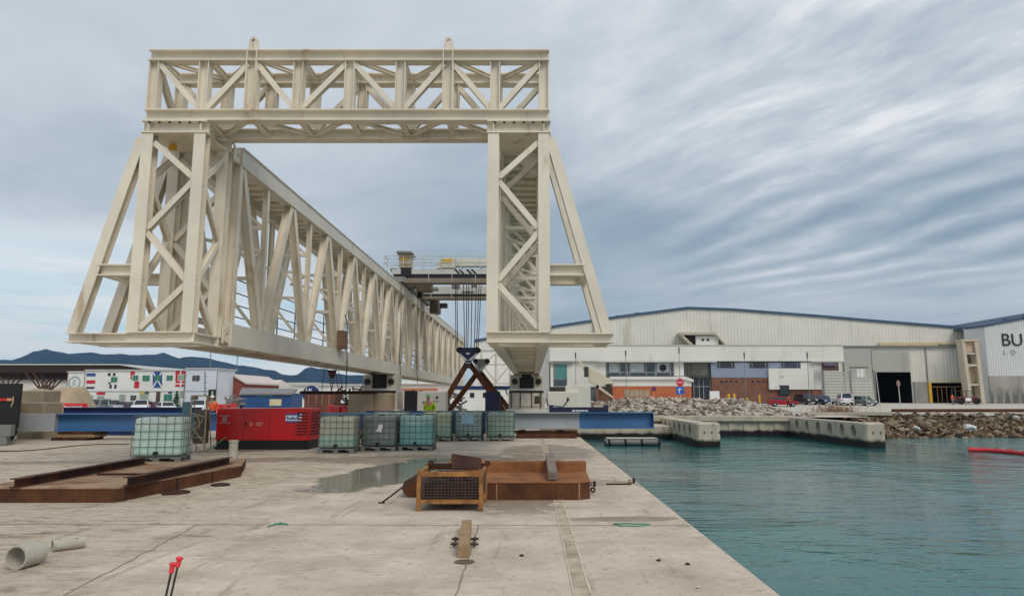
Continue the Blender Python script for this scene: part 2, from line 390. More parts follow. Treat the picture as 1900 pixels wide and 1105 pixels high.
# ------------------------------------------------------------------ mesh builder
class MB:
    def __init__(s):
        s.v = []; s.f = []; s.sm = []; s.mi = []; s.cur = 0
    def add(s, vs, fs, smooth=False):
        o = len(s.v); s.v += [tuple(p) for p in vs]
        for f in fs:
            s.f.append([i + o for i in f]); s.sm.append(smooth); s.mi.append(s.cur)
        return s
    def box(s, x0, x1, y0, y1, z0, z1):
        vs = [(x0, y0, z0), (x1, y0, z0), (x1, y1, z0), (x0, y1, z0), (x0, y0, z1), (x1, y0, z1), (x1, y1, z1), (x0, y1, z1)]
        return s.add(vs, [(0, 3, 2, 1), (4, 5, 6, 7), (0, 1, 5, 4), (1, 2, 6, 5), (2, 3, 7, 6), (3, 0, 4, 7)])
    def cbox(s, x0, x1, y0, y1, z0, z1, b=0.02):
        """box with chamfered vertical and top edges"""
        ring = lambda i, z: [(x0 + b, y0 + i, z), (x1 - b, y0 + i, z), (x1 - i, y0 + b, z), (x1 - i, y1 - b, z), (x1 - b, y1 - i, z), (x0 + b, y1 - i, z), (x0 + i, y1 - b, z), (x0 + i, y0 + b, z)]
        top = [(x0 + 2 * b, y0 + b, z1), (x1 - 2 * b, y0 + b, z1), (x1 - b, y0 + 2 * b, z1), (x1 - b, y1 - 2 * b, z1), (x1 - 2 * b, y1 - b, z1), (x0 + 2 * b, y1 - b, z1), (x0 + b, y1 - 2 * b, z1), (x0 + b, y0 + 2 * b, z1)]
        rs = [ring(0, z0), ring(0, z1 - b), top]
        vs = sum(rs, []); fs = [tuple(range(7, -1, -1)), tuple(range(16, 24))]
        for k in range(2):
            for i in range(8):
                j = (i + 1) % 8
                fs.append((k * 8 + i, k * 8 + j, k * 8 + 8 + j, k * 8 + 8 + i))
        return s.add(vs, fs)
    def bar(s, p, q, w, h, up=(0, 0, 1)):
        """rectangular bar from p to q: h measured along up, w across"""
        p = Vector(p); q = Vector(q); a = (q - p).normalized(); u = Vector(up)
        u = (u - a * u.dot(a)).normalized(); sd = a.cross(u)
        vs = []
        for c in (p, q):
            for i, j in ((-1, -1), (1, -1), (1, 1), (-1, 1)):
                vs.append(c + sd * (i * w / 2) + u * (j * h / 2))
        return s.add(vs, [(3, 2, 1, 0), (4, 5, 6, 7), (0, 1, 5, 4), (1, 2, 6, 5), (2, 3, 7, 6), (3, 0, 4, 7)])
    def ibeam(s, p, q, w, h, t=0.03, up=(0, 0, 1)):
        """H section: flanges w wide, h apart along up"""
        p = Vector(p); q = Vector(q); a = (q - p).normalized(); u = Vector(up)
        u = (u - a * u.dot(a)).normalized(); sd = a.cross(u)
        W2, H2, t2 = w / 2, h / 2, t / 2
        prof = [(-W2, -H2), (W2, -H2), (W2, -H2 + t), (t2, -H2 + t), (t2, H2 - t), (W2, H2 - t), (W2, H2), (-W2, H2), (-W2, H2 - t), (-t2, H2 - t), (-t2, -H2 + t), (-W2, -H2 + t)]
        vs = [c + sd * x + u * y for c in (p, q) for x, y in prof]
        n = 12; fs = []
        for i in range(n):
            j = (i + 1) % n; fs.append((i, j, n + j, n + i))
        for o, rev in ((0, True), (n, False)):
            for quad in ((0, 1, 2, 11), (2, 3, 10, 11), (3, 4, 9, 10), (4, 5, 8, 9), (5, 6, 7, 8)):
                k = [o + i for i in quad]
                fs.append(tuple(reversed(k)) if rev else tuple(k))
        return s.add(vs, fs)
    def tube(s, p, q, r, n=10, r2=None, cap=True):
        p = Vector(p); q = Vector(q); a = (q - p).normalized()
        u = a.orthogonal().normalized(); b = a.cross(u); r2 = r if r2 is None else r2
        vs = []
        for c, rr in ((p, r), (q, r2)):
            for i in range(n):
                th = 2 * math.pi * i / n
                vs.append(c + (u * math.cos(th) + b * math.sin(th)) * rr)
        s.add(vs, [(i, (i + 1) % n, n + (i + 1) % n, n + i) for i in range(n)], True)
        if cap:
            s.add(vs[:n], [tuple(range(n - 1, -1, -1))]); s.add(vs[n:], [tuple(range(n))])
        return s
    def path(s, pts, r, n=8):
        pts = [Vector(p) for p in pts]; rings = []
        for i, p in enumerate(pts):
            a = (pts[min(i + 1, len(pts) - 1)] - pts[max(i - 1, 0)]).normalized()
            ref = Vector((0, 0, 1)) if abs(a.z) < 0.9 else Vector((1, 0, 0))
            u = a.cross(ref).normalized(); b = a.cross(u)
            rings.append([p + (u * math.cos(2 * math.pi * k / n) + b * math.sin(2 * math.pi * k / n)) * r for k in range(n)])
        vs = sum(rings, []); fs = []
        for i in range(len(pts) - 1):
            for k in range(n):
                fs.append((i * n + k, i * n + (k + 1) % n, (i + 1) * n + (k + 1) % n, (i + 1) * n + k))
        return s.add(vs, fs, True)
    def prism(s, poly, axis, a0, a1):
        """extrude a 2D polygon along axis; poly coords are the two remaining axes in order"""
        def mk(p, a):
            return {'x': (a, p[0], p[1]), 'y': (p[0], a, p[1]), 'z': (p[0], p[1], a)}[axis]
        n = len(poly)
        vs = [mk(p, a0) for p in poly] + [mk(p, a1) for p in poly]
        fs = [tuple(range(n - 1, -1, -1)), tuple(range(n, 2 * n))]
        for i in range(n):
            j = (i + 1) % n; fs.append((i, j, n + j, n + i))
        return s.add(vs, fs)
    def annulus(s, c, r0, r1, d, axis='y', n=20):
        """flat ring of thickness d centred at c"""
        c = Vector(c); vs = []
        for off in (-d / 2, d / 2):
            for rr in (r0, r1):
                for i in range(n):
                    th = 2 * math.pi * i / n; x, y = math.cos(th) * rr, math.sin(th) * rr
                    vs.append(c + Vector({'y': (x, off, y), 'x': (off, x, y), 'z': (x, y, off)}[axis]))
        fs = []
        for i in range(n):
            j = (i + 1) % n
            fs += [(i, n + i, n + j, j), (2 * n + i, 2 * n + j, 3 * n + j, 3 * n + i), (i, j, 2 * n + j, 2 * n + i), (n + i, 3 * n + i, 3 * n + j, n + j)]
        return s.add(vs, fs)
    def pb(s, x0, y0, x1, y1, Y, dep):
        """box whose front face measures x0..x1, y0..y1 in the photo at distance Y; y1=None goes to the ground"""
        ym = y0 if y1 is None else (y0 + y1) / 2
        a = P(x0, ym, Y); b = P(x1, ym, Y)
        zt = P((x0 + x1) / 2, y0, Y).z
        zb = gz(Y, a.x) - 0.05 if y1 is None else P((x0 + x1) / 2, y1, Y).z
        return s.box(a.x, b.x, Y, Y + dep, zb, zt)
    def build(s, name, m, parent=None, base=None):
        me = bpy.data.meshes.new(name)
        off = Vector((0, 0, 0))
        if base is not None: off = Vector(base)
        else:
            o_ = parent
            while o_ is not None:
                off += o_.location; o_ = o_.parent
        me.from_pydata([tuple(Vector(v) - off) for v in s.v], [], s.f)
        ms = m if isinstance(m, (list, tuple)) else [m]
        for k in ms: me.materials.append(k)
        me.polygons.foreach_set('use_smooth', s.sm)
        me.polygons.foreach_set('material_index', s.mi)
        bm = bmesh.new(); bm.from_mesh(me); bmesh.ops.recalc_face_normals(bm, faces=bm.faces[:]); bm.to_mesh(me); bm.free()
        me.update()
        o = bpy.data.objects.new(name, me); C.objects.link(o)
        if base is not None and parent is None: o.location = base
        o.parent = parent
        return o

def tag(o, label=None, cat=None, group=None, kind=None):
    if label: o['label'] = label
    if cat: o['category'] = cat
    if group: o['group'] = group
    if kind: o['kind'] = kind
    return o
def thing(name, label, cat, loc=(0, 0, 0), group=None):
    o = bpy.data.objects.new(name, None); C.objects.link(o)
    o.location = loc; o.empty_display_size = 0.3
    return tag(o, label, cat, group)
def struct(name, mb, m): return tag(mb.build(name, m), kind='structure')
def one(name, mb, m, label, cat, group=None):
    """a thing that is a single mesh, its origin at its base"""
    xs = [v[0] for v in mb.v]; ys = [v[1] for v in mb.v]; zs = [v[2] for v in mb.v]
    base = ((min(xs) + max(xs)) / 2, (min(ys) + max(ys)) / 2, min(zs))
    return tag(mb.build(name, m, None, base), label, cat, group)
def dup(root, loc, rz=0.0, label=None, group=None):
    r = root.copy(); C.objects.link(r); r.location = loc; r.rotation_euler = (0, 0, rz)
    if label: r['label'] = label
    if group: r['group'] = group
    for ch in list(root.children):
        c = ch.copy(); C.objects.link(c); c.parent = r
        for g in list(ch.children):
            k = g.copy(); C.objects.link(k); k.parent = c
    return r
def recolor(root, name, m):
    for c in root.children:
        if c.name.split('.')[0] == name:
            c.data = c.data.copy(); c.data.materials[0] = m
def text_into(mb, s, origin, size, ux=(1, 0, 0), uz=(0, 0, 1), depth=0.02):
    cu = bpy.data.curves.new('t', 'FONT'); cu.body = s; cu.size = size; cu.extrude = depth / size * size
    ob = bpy.data.objects.new('t', cu); C.objects.link(ob)
    bpy.context.view_layer.update()
    dg = bpy.context.evaluated_depsgraph_get()
    me = ob.evaluated_get(dg).to_mesh()
    ux = Vector(ux); uz = Vector(uz); n = ux.cross(uz); o = Vector(origin)
    vs = [o + ux * v.co.x + uz * v.co.y + n * v.co.z for v in me.vertices]
    mb.add(vs, [tuple(p.vertices) for p in me.polygons])
    ob.evaluated_get(dg).to_mesh_clear()
    bpy.data.objects.remove(ob); bpy.data.curves.remove(cu)
    return mb

# ================================================================== the setting
WET = [(0.5, 22.3, 1.45, 3.3, 0.0, 0.7), (1.35, 10.15, 0.85, 0.22, 0.05, 0.5), (-7.6, 19.4, 1.9, 0.8, 0.3, 0.7), (-3.0, 19.6, 3.2, 1.5, 0.0, 0.7),
       (-0.35, 12.9, 0.9, 2.3, 0.1, 0.7), (-9.6, 16.0, 1.4, 0.5, 0.2, 0.7), (1.2, 14.4, 0.8, 0.5, 0, 0.8), (-14, 18.5, 3.0, 0.5, 0.1, 0.9), (-10, 22.5, 2.0, 0.4, 0.2, 0.9)]
PUDDLE = [(-3.3, 15.9, 1.1, 3.3, -0.12, 0.5), (-2.6, 19.3, 0.8, 0.6, 0.0, 0.5)]
quay_m = quay_material()
QX0, QX1 = 2.27, 1.97                      # quay edge at the camera end and at the far end
mb = MB()
nx, ny = 1, 1
mb.add([(-260, -40, 0), (QX0 + 0.03, -40, 0), (QX1, 60, 0), (-260, 60, 0)], [(0, 1, 2, 3)])
struct('quay_floor', mb, quay_m)
mb = MB()
mb.add([(QX0 + 0.03, -40, -3), (QX0 + 0.03, -40, 0), (QX1, 60, 0), (QX1, 60, -3)], [(0, 1, 2, 3)])
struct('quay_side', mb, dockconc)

# expansion joints and the old crane rail grooves, laid 4 mm above the slab
def strip(mb, pts, wd, z=0.004):
    for i in range(len(pts) - 1):
        a = Vector((pts[i][0], pts[i][1], 0)); b = Vector((pts[i + 1][0], pts[i + 1][1], 0))
        n = Vector((-(b - a).y, (b - a).x, 0)).normalized() * wd / 2
        mb.add([a - n + Vector((0, 0, z)), a + n + Vector((0, 0, z)), b + n + Vector((0, 0, z)), b - n + Vector((0, 0, z))], [(0, 1, 2, 3)])
jm = mat('joint_filler', lin(138, 124, 104), 0.95, 0, 0.25, 3)
mb = MB()
def wav(p, q, n, amp):
    out = []
    for i in range(n + 1):
        t = i / n; a = Vector(p).lerp(Vector(q), t)
        out.append((a.x + random.uniform(-amp, amp), a.y + random.uniform(-amp, amp)))
    return out
strip(mb, wav((-9, 9.75), (2.1, 9.62), 60, 0.016), 0.020)
strip(mb, wav((-0.70, 9.6), (-0.62, 3.0), 40, 0.010), 0.016)
strip(mb, wav((-4.5, 9.7), (-3.6, 3.0), 40, 0.02), 0.016)
strip(mb, wav((-30, 23.0), (-6.0, 21.0), 40, 0.02), 0.03)
struct('expansion_joints', mb, jm)
mb = MB()
gm = mat('groove_dirt', lin(180, 164, 142), 0.95, 0, 0.25, 2.2, 0.6, lin(128, 110, 90), 2, 1, 0.3, 30)
gm2 = mat('groove_lip', lin(204, 190, 172), 0.9, 0, 0.14, 4, 0.5, lin(150, 134, 112), 5, 1)
strip(mb, wav((0.44, 4.5), (0.42, 30.0), 120, 0.008), 0.14)
struct('rail_groove', mb, gm)
mb = MB()
for xo, wd in ((-0.075, 0.014), (0.075, 0.018)):
    strip(mb, wav((0.44 + xo, 4.5), (0.42 + xo, 30.0), 90, 0.004), wd, 0.008)
struct('rail_groove_lips', mb, gm2)

# land beyond the dock
def land(x0, x1, rows, name, m):
    mb = MB()
    cols = sorted(set([x0, x1] + [c for c in (-1500, -400, -100, -60, -30, -15.01, -13, 0, 15, 60, 150, 600, 1500) if x0 < c < x1])); nxx = len(cols) - 1
    for Y in rows:
        for c in cols: mb.v.append((c, Y, gz(Y, c)))
    for r in range(len(rows) - 1):
        for i in range(nxx):
            k = r * (nxx + 1) + i
            mb.f.append([k, k + 1, k + nxx + 2, k + nxx + 1]); mb.sm.append(True); mb.mi.append(0)
    struct(name, mb, m)
land(-3500, 29, [60, 66, 75, 92, 97, 102, 112, 130, 400, 4300], 'shore_ground', paleconc)
land(29, 3500, [67, 75, 92, 97, 102, 112, 130, 400, 4300], 'apron_ground', paleconc)
mb = MB(); mb.add([(1.5, -60, -1.6), (3500, -60, -1.6), (3500, 70, -1.6), (1.5, 70, -1.6)], [(0, 1, 2, 3)])
struct('water', mb, water_material())
mb = MB(); mb.add([(-260, -60, -3), (3500, -60, -3), (3500, 90, -3), (-260, 90, -3)], [(0, 1, 2, 3)])
struct('seabed', mb, sand)

# mountains: a ridge with depth, about 3 km off
ridge = [(-700, 690), (-450, 668), (-250, 660), (-100, 676), (-20, 664), (0, 667), (22, 668), (48, 659), (62, 652), (85, 647), (105, 651), (128, 656), (150, 654), (170, 653), (195, 657),
         (222, 656), (250, 658), (268, 658), (290, 657), (303, 654), (318, 659), (332, 664), (352, 661), (372, 662), (392, 665), (412, 671), (432, 675), (452, 678), (470, 680), (490, 685), (510, 687),
         (524, 694), (540, 696), (552, 694), (566, 684), (576, 680), (590, 683), (605, 684), (625, 692), (645, 696), (668, 695), (690, 698), (720, 706), (760, 714), (800, 724), (860, 735), (1000, 742)]
def mountains():
    mb = MB(); Y0 = 2900; rng = random.Random(3)
    cols = []
    for i in range(len(ridge) - 1):
        (xa, ya), (xb, yb) = ridge[i], ridge[i + 1]
        n = max(1, int((xb - xa) / 8))
        for k in range(n):
            t = k / n; cols.append((xa + (xb - xa) * t, ya + (yb - ya) * t + rng.uniform(-0.7, 0.7)))
    cols.append(ridge[-1])
    prof = [(-900, 0.0), (-620, 0.30), (-380, 0.55), (-190, 0.74), (-70, 0.92), (0, 1.0), (300, 0.5), (700, 0.0)]
    nr = len(prof)
    for x, y in cols:
        top = P(x, y, Y0); h = max(top.z - 0.6, 2)
        ph = x * 0.045
        for dy, kz in prof:
            j = rng.uniform(-0.03, 0.03) if 0 < kz < 1 else 0
            spur = 0.16 * math.sin(ph * 1.7 + dy * 0.004) * kz * (1 - kz) * 4 * 0.5
            yy = Y0 + dy + (60 * math.sin(ph) if 0 < kz < 1 else 0)
            mb.v.append((top.x * yy / Y0 if dy <= 0 else top.x, yy, 0.4 + h * max(0.0, kz + j + spur) ))
    for i in range(len(cols) - 1):
        for r in range(nr - 1):
            a0 = i * nr + r
            mb.f.append([a0, a0 + nr, a0 + nr + 1, a0 + 1]); mb.sm.append(True); mb.mi.append(0)
    return mb
struct('mountains', mountains(), mountain_m)

# ================================================================== the gantry
YF, YB = 16.0, 17.25
gan = thing('gantry_crane', 'huge cream lattice steel gantry with two long girders and a square portal frame', 'gantry crane', (-4.4, 17.0, 0))
SQ = 0.25
ZT0, ZT1, ZB0, ZB1 = 9.77, 10.05, 8.25, 8.53
XL, XR = -9.30, 0.42
# portal beam: four chords
mb = MB()
for Y in (YF, YB):
    mb.ibeam((XL, Y, (ZT0 + ZT1) / 2), (XR, Y, (ZT0 + ZT1) / 2), 0.30, ZT1 - ZT0, 0.03)
    mb.ibeam((XL, Y, (ZB0 + ZB1) / 2), (XR, Y, (ZB0 + ZB1) / 2), 0.30, ZB1 - ZB0, 0.03)
beam = mb.build('portal_beam', cream, gan)
zm = (ZT0 + ZB1) / 2
px_posts = [288, 380, 469, 555, 650, 744, 832, 919, 1009]
xs = [P(x, 160, YF).x for x in px_posts]
xs[0] = XL + 0.14; xs[-1] = XR - 0.13
for Y in (YF, YB):
    for i, x in enumerate(xs):
        wdt = 0.27 if i in (2, 6) else 0.24
        MB().ibeam((x, Y, ZB1), (x, Y, ZT0), 0.24, wdt, 0.022, (1, 0, 0)).build('post', cream, beam)
    for i in range(len(xs) - 1):
        up = i % 2 == 1
        a_ = (xs[i] + 0.11, Y, ZB1 + 0.06 if up else ZT0 - 0.06); b_ = (xs[i + 1] - 0.11, Y, ZT0 - 0.06 if up else ZB1 + 0.06)
        MB().ibeam(a_, b_, 0.13, 0.15, 0.02, (0, 1, 0)).build('diagonal', cream, beam)
for zc in ((ZT0 + ZT1) / 2, (ZB0 + ZB1) / 2):
    for i, x in enumerate(xs):
        MB().ibeam((x, YF + 0.15, zc), (x, YB - 0.15, zc), 0.12, 0.14, 0.02).build('cross_strut', cream, beam)
    for i in range(len(xs) - 1):
        f_, b_ = (YF + 0.12, YB - 0.12) if i % 2 == 0 else (YB - 0.12, YF + 0.12)
        MB().ibeam((xs[i] + 0.08, f_, zc - 0.02), (xs[i + 1] - 0.08, b_, zc - 0.02), 0.10, 0.10, 0.02).build('lacing', cream, beam)
for i in (0, len(xs) - 1):                                   # end diagonals across the box
    MB().ibeam((xs[i], YF + 0.1, ZT0 - 0.05), (xs[i], YB - 0.1, ZB1 + 0.05), 0.14, 0.14, 0.02, (1, 0, 0)).build('lacing', cream, beam)
for i in (2, 6):                                             # lifting lugs with their eyes
    x = xs[i]; mb = MB()
    n = 14; outer = [(x - 0.135, ZT1)] + [(x + 0.10 * math.cos(t), ZT1 + 0.24 + 0.10 * math.sin(t)) for t in [math.pi - math.pi * k / n for k in range(n + 1)]] + [(x + 0.135, ZT1)]
    hole = [(x + 0.045 * math.cos(t), ZT1 + 0.24 + 0.045 * math.sin(t)) for t in [math.pi + 0.2 - (2 * math.pi + 0.0) * k / 16 for k in range(16)]]
    # plate with a real hole: triangulated ring
    bm = bmesh.new()
    ov = [bm.verts.new((p[0], 0, p[1])) for p in outer]; hv = [bm.verts.new((p[0], 0, p[1])) for p in hole]
    eds = [bm.edges.new((ov[k], ov[(k + 1) % len(ov)])) for k in range(len(ov))] + [bm.edges.new((hv[k], hv[(k + 1) % 16])) for k in range(16)]
    bmesh.ops.triangle_fill(bm, use_beauty=True, use_dissolve=False, edges=eds)
    bm.verts.index_update()
    vv = [v.co.copy() for v in bm.verts]; ff = [[v.index for v in f.verts] for f in bm.faces]; bm.free()
    for dy in (-0.05, 0.05): mb.add([(v.x, YF + dy - 0.06, v.z) for v in vv], ff)
    for loop in (outer, hole):
        m_ = len(loop); mb.add([(p[0], YF - 0.11, p[1]) for p in loop] + [(p[0], YF - 0.01, p[1]) for p in loop], [(k, (k + 1) % m_, m_ + (k + 1) % m_, m_ + k) for k in range(m_)])
    lug = mb.build('lifting_lug', cream, beam)
    mb = MB()
    for sx in (-0.115, 0.115): mb.box(x + sx - 0.012, x + sx + 0.012, YF - 0.175, YF - 0.152, ZB1 - 0.02, ZT1)
    mb.build('stiffener', cream, beam)

ZC0, ZC1 = 7.93, 8.25
ZF0, ZF1 = 2.93, 3.19
def tower(x0, x1, out, handed):
    """leg tower: four posts (x0..x1), zigzag braces, cap box, foot beam and the raked outrigger on the side given by out"""
    mb = MB()
    mb.ibeam((x0 - 0.13, YF, (ZF0 + ZF1) / 2), (x1 + 0.13, YF, (ZF0 + ZF1) / 2), 0.28, ZF1 - ZF0, 0.03)
    mb.ibeam((x0 - 0.13, YB, (ZF0 + ZF1) / 2), (x1 + 0.13, YB, (ZF0 + ZF1) / 2), 0.28, ZF1 - ZF0, 0.03)
    for x in (x0, x1): mb.ibeam((x, YF + 0.14, (ZF0 + ZF1) / 2), (x, YB - 0.14, (ZF0 + ZF1) / 2), 0.24, 0.24, 0.03)
    tw = mb.build('leg_tower', cream, gan)
    mb = MB()
    mb.ibeam((x0 - 0.16, YF, (ZC0 + ZC1) / 2), (x1 + 0.16, YF, (ZC0 + ZC1) / 2), 0.32, ZC1 - ZC0 - 0.006, 0.03)
    mb.ibeam((x0 - 0.16, YB, (ZC0 + ZC1) / 2), (x1 + 0.16, YB, (ZC0 + ZC1) / 2), 0.32, ZC1 - ZC0 - 0.006, 0.03)
    mb.box(x0 - 0.1, x1 + 0.1, YF + 0.17, YB - 0.17, ZC0 + 0.01, ZC0 + 0.04)
    for k in (0.0, 1.0):
        xx = x0 + (x1 - x0) * k; mb.box(xx - 0.012, xx + 0.012, YF - 0.14, YF - 0.018, ZC0 + 0.034, ZC1 - 0.04)
    cap = mb.build('cap_beam', cream, tw)
    mb = MB()
    for k in range(6):
        xx = x0 + 0.02 + (x1 - x0 - 0.04) * k / 5; mb.tube((xx, YF - 0.13, ZC1 - 0.045), (xx, YF - 0.13, ZC1 - 0.075), 0.03, 8)
    mb.build('bolt_row', darksteel, tw)
    for x in (x0, x1):
        for Y in (YF, YB):
            MB().ibeam((x, Y, ZF1), (x, Y, ZC0), 0.27, 0.27, 0.03, (0, 1, 0)).build('leg_post', cream, tw)
    lv = [P(500, y, YF).z for y in (262, 334, 428, 524, 615)]
    lv[-1] = ZF1 + 0.03
    for Y in (YF, YB):
        for i in range(4):
            za, zb = lv[i] - 0.05, lv[i + 1] + 0.05
            A, B = (x0 + 0.13, x1 - 0.13) if (i % 2 == 0) == (handed > 0) else (x1 - 0.13, x0 + 0.13)
            MB().ibeam((A, Y, za), (B, Y, zb), 0.13, 0.15, 0.02, (0, 1, 0)).build('brace', cream, tw)
    for x in (x0, x1):
        for i in range(4):
            za, zb = lv[i] - 0.05, lv[i + 1] + 0.05
            A, B = (YF + 0.13, YB - 0.13) if i % 2 == 1 else (YB - 0.13, YF + 0.13)
            MB().ibeam((x, A, za), (x, B, zb), 0.13, 0.13, 0.02, (1, 0, 0)).build('side_brace', cream, tw)
    xm_ = (x0 + x1) / 2
    MB().prism([(xm_ - 0.1, ZC0 - 0.003), (x1 - 0.14, ZC0 - 0.003), (x1 - 0.14, ZC0 - 0.62), (xm_ + 0.15, ZC0 - 0.50)], 'y', YB - 0.02, YB + 0.02).build('gusset_plate', cream, tw)
    if out < 0: MB().cbox(x0 + 0.16, x0 + 0.34, YF + 0.5, YF + 0.62, ZC0 - 0.16, ZC0 - 0.03, 0.02).build('yellow_clamp', yellow, tw)
    xo = x0 - 0.13 if out < 0 else x1 + 0.13
    xt = P(138, 620, YF).x if out < 0 else P(1126, 618, YF).x
    xe = P(128, 630, YF).x if out < 0 else P(1138, 628, YF).x
    zs = P(600, 502, YF).z
    for Y in (YF, YB):
        MB().ibeam((xo + out * 0.03, Y, ZC0 - 0.12), (xt, Y, ZF1 - 0.04), 0.23, 0.24, 0.03, (0, 1, 0)).build('raked_leg', cream, tw)
        t = (ZC0 - 0.12 - zs) / (ZC0 - 0.12 - ZF1 + 0.04)
        xm = xo + (xt - xo) * t
        MB().ibeam((xo, Y, zs), (xm - out * 0.1, Y, zs), 0.30, 0.27, 0.03).build('outrigger_strut', cream, tw)
        MB().ibeam((xo, Y, 3.04), (xe, Y, 3.04), 0.30, 0.22, 0.025).build('outrigger_beam', cream, tw)
    MB().ibeam((xm - out * 0.05, YF + 0.14, zs), (xm - out * 0.05, YB - 0.14, zs), 0.2, 0.2, 0.025).build('outrigger_tie', cream, tw)
    MB().ibeam((xt, YF + 0.16, 3.04), (xt, YB - 0.16, 3.04), 0.2, 0.2, 0.025).build('outrigger_tie', cream, tw)
    return tw
LTX = (-9.17, -7.92); RTX = (-0.915, 0.285)
twl = tower(LTX[0], LTX[1], -1, 1)
twr = tower(RTX[0], RTX[1], 1, -1)
GY0, GY1, PAN = 17.75, 80.0, 4.0
GZ0, GZ1, GZ2, GZ3 = 2.97, 3.56, 7.76, 8.22
for tw, x in ((twl, -7.80), (twl, -9.30), (twr, -1.04), (twr, 0.42)):          # pin plates joining towers to girders
    for z in (3.26, 7.98):
        mb = MB()
        for dxx in (-0.05, 0.05):
            mb.annulus((x + dxx, 17.58, z), 0.055, 0.20, 0.04, 'x', 16)
            mb.box(x + dxx - 0.018, x + dxx + 0.018, 17.70, 17.80, z - 0.22, z + 0.22)
            mb.box(x + dxx - 0.018, x + dxx + 0.018, 17.36, 17.42, z - 0.22, z + 0.22)
        mb.build('pin_plate', cream, tw)

def girder(x0, x1, rail_side):
    cw = 0.30
    mb = MB()
    for x in (x0, x1 - cw):
        mb.box(x, x + cw, GY0, GY1, GZ0, GZ1)
        mb.box(x, x + cw, GY0, GY1, GZ2, GZ3)
        mb.box(x - 0.03, x + cw + 0.03, GY0, GY1, GZ3 + 0.002, GZ3 + 0.035)
    g = mb.build('girder', cream2, gan)
    mb = MB()
    mb.box(x0 + cw, x1 - cw, GY0, GY1, GZ3 - 0.13, GZ3 - 0.10)
    k = GY0 + 0.2
    while k < GY1:
        mb.box(x0 + cw, x1 - cw, k, k + 0.30, GZ3 - 0.22, GZ3 - 0.13); k += 0.62
    mb.build('ribbed_deck', cream, g)
    mb = MB()
    mb.box(x0 + cw, x1 - cw, GY0, GY1, GZ0 + 0.15, GZ0 + 0.18)
    k = GY0 + 0.2
    while k < GY1:
        mb.box(x0 + cw, x1 - cw, k, k + 0.16, GZ0 + 0.085, GZ0 + 0.15); k += 1.8
    mb.build('ribbed_floor', cream, g)
    npan = int((GY1 - GY0) / PAN)
    far = MB()
    for x, side in ((x0 + cw / 2, -1), (x1 - cw / 2, 1)):
        for k in range(npan):
            ya = GY0 + 0.15 + k * PAN; ym = ya + PAN / 2; yb = ya + PAN
            for p_, q_ in (((x, ya + 0.10, GZ2), (x, ym - 0.16, GZ1)), ((x, ym + 0.16, GZ1), (x, yb - 0.10, GZ2))):
                if k < 11: MB().ibeam(p_, q_, 0.21, 0.24, 0.025, (1, 0, 0)).build('truss_diagonal', cream, g)
                else: far.ibeam(p_, q_, 0.21, 0.24, 0.025, (1, 0, 0))
            MB().ibeam((x, ym, GZ1 + 0.3), (x, ym, GZ2), 0.15, 0.15, 0.02, (1, 0, 0)).build('truss_hanger', cream, g)
        MB().ibeam((x, GY0 + 0.09, GZ1), (x, GY0 + 0.09, GZ2), 0.18, 0.24, 0.025, (1, 0, 0)).build('end_post', cream, g)
        MB().ibeam((x, GY1 - 0.2, GZ1), (x, GY1 - 0.2, GZ2), 0.18, 0.24, 0.025, (1, 0, 0)).build('end_post', cream, g)
    tag(far.build('truss_diagonal', cream, g), kind='stuff')
    mb = MB()
    for k in range(npan):
        ya = GY0 + 0.15 + k * PAN + PAN / 2
        for z in (5.1, 6.6): mb.bar((x0 + 0.2, ya, z), (x1 - 0.2, ya, z), 0.10, 0.10)
        mb.bar((x0 + 0.2, ya, GZ2 - 0.1), (x1 - 0.2, ya, 6.6), 0.08, 0.08)
        mb.bar((x0 + 0.2, ya, 6.5), (x1 - 0.2, ya, 5.2), 0.08, 0.08)
        mb.bar((x0 + 0.2, ya - 2, 5.9), (x1 - 0.2, ya, 5.9), 0.08, 0.08)
        mb.bar((x0 + 0.2, ya + 2, 5.9), (x1 - 0.2, ya, 5.9), 0.08, 0.08)
        mb.bar((x0 + 0.2, ya, 5.0), (x1 - 0.2, ya, 3.5), 0.08, 0.08)
    mb.build('cross_bracing', cream, g)
    if rail_side:
        mb = MB(); xr = x0 - 0.62
        for z in (4.35, 4.75, 5.15, 5.6): mb.tube((xr, GY0 + 1.2, z), (xr, GY1, z), 0.022, 6)
        k = GY0 + 1.2
        while k < GY1: mb.tube((xr, k, 3.9), (xr, k, 5.62), 0.026, 6); k += 2.0
        rl = mb.build('walkway', darksteel, g)
        mb = MB(); mb.box(xr - 0.05, x0 - 0.004, GY0 + 1.2, GY1, 3.86, 3.90)
        k = GY0 + 1.2
        while k < GY1: mb.bar((xr, k, 3.86), (x0, k, 3.3), 0.05, 0.05); k += 2.0
        mb.build('grating', palegrey, rl)
    # drain holes in the floor edge
    return g
gl = girder(-9.30, -7.68, True)
gr = girder(-1.03, 0.43, False)
mb = MB()
for yy in (19.9, 22.6, 25.4): mb.tube((-7.80, yy, GZ0 - 0.012), (-7.80, yy, GZ0 + 0.05), 0.07, 10)
mb.build('drain_hole', black, gl)

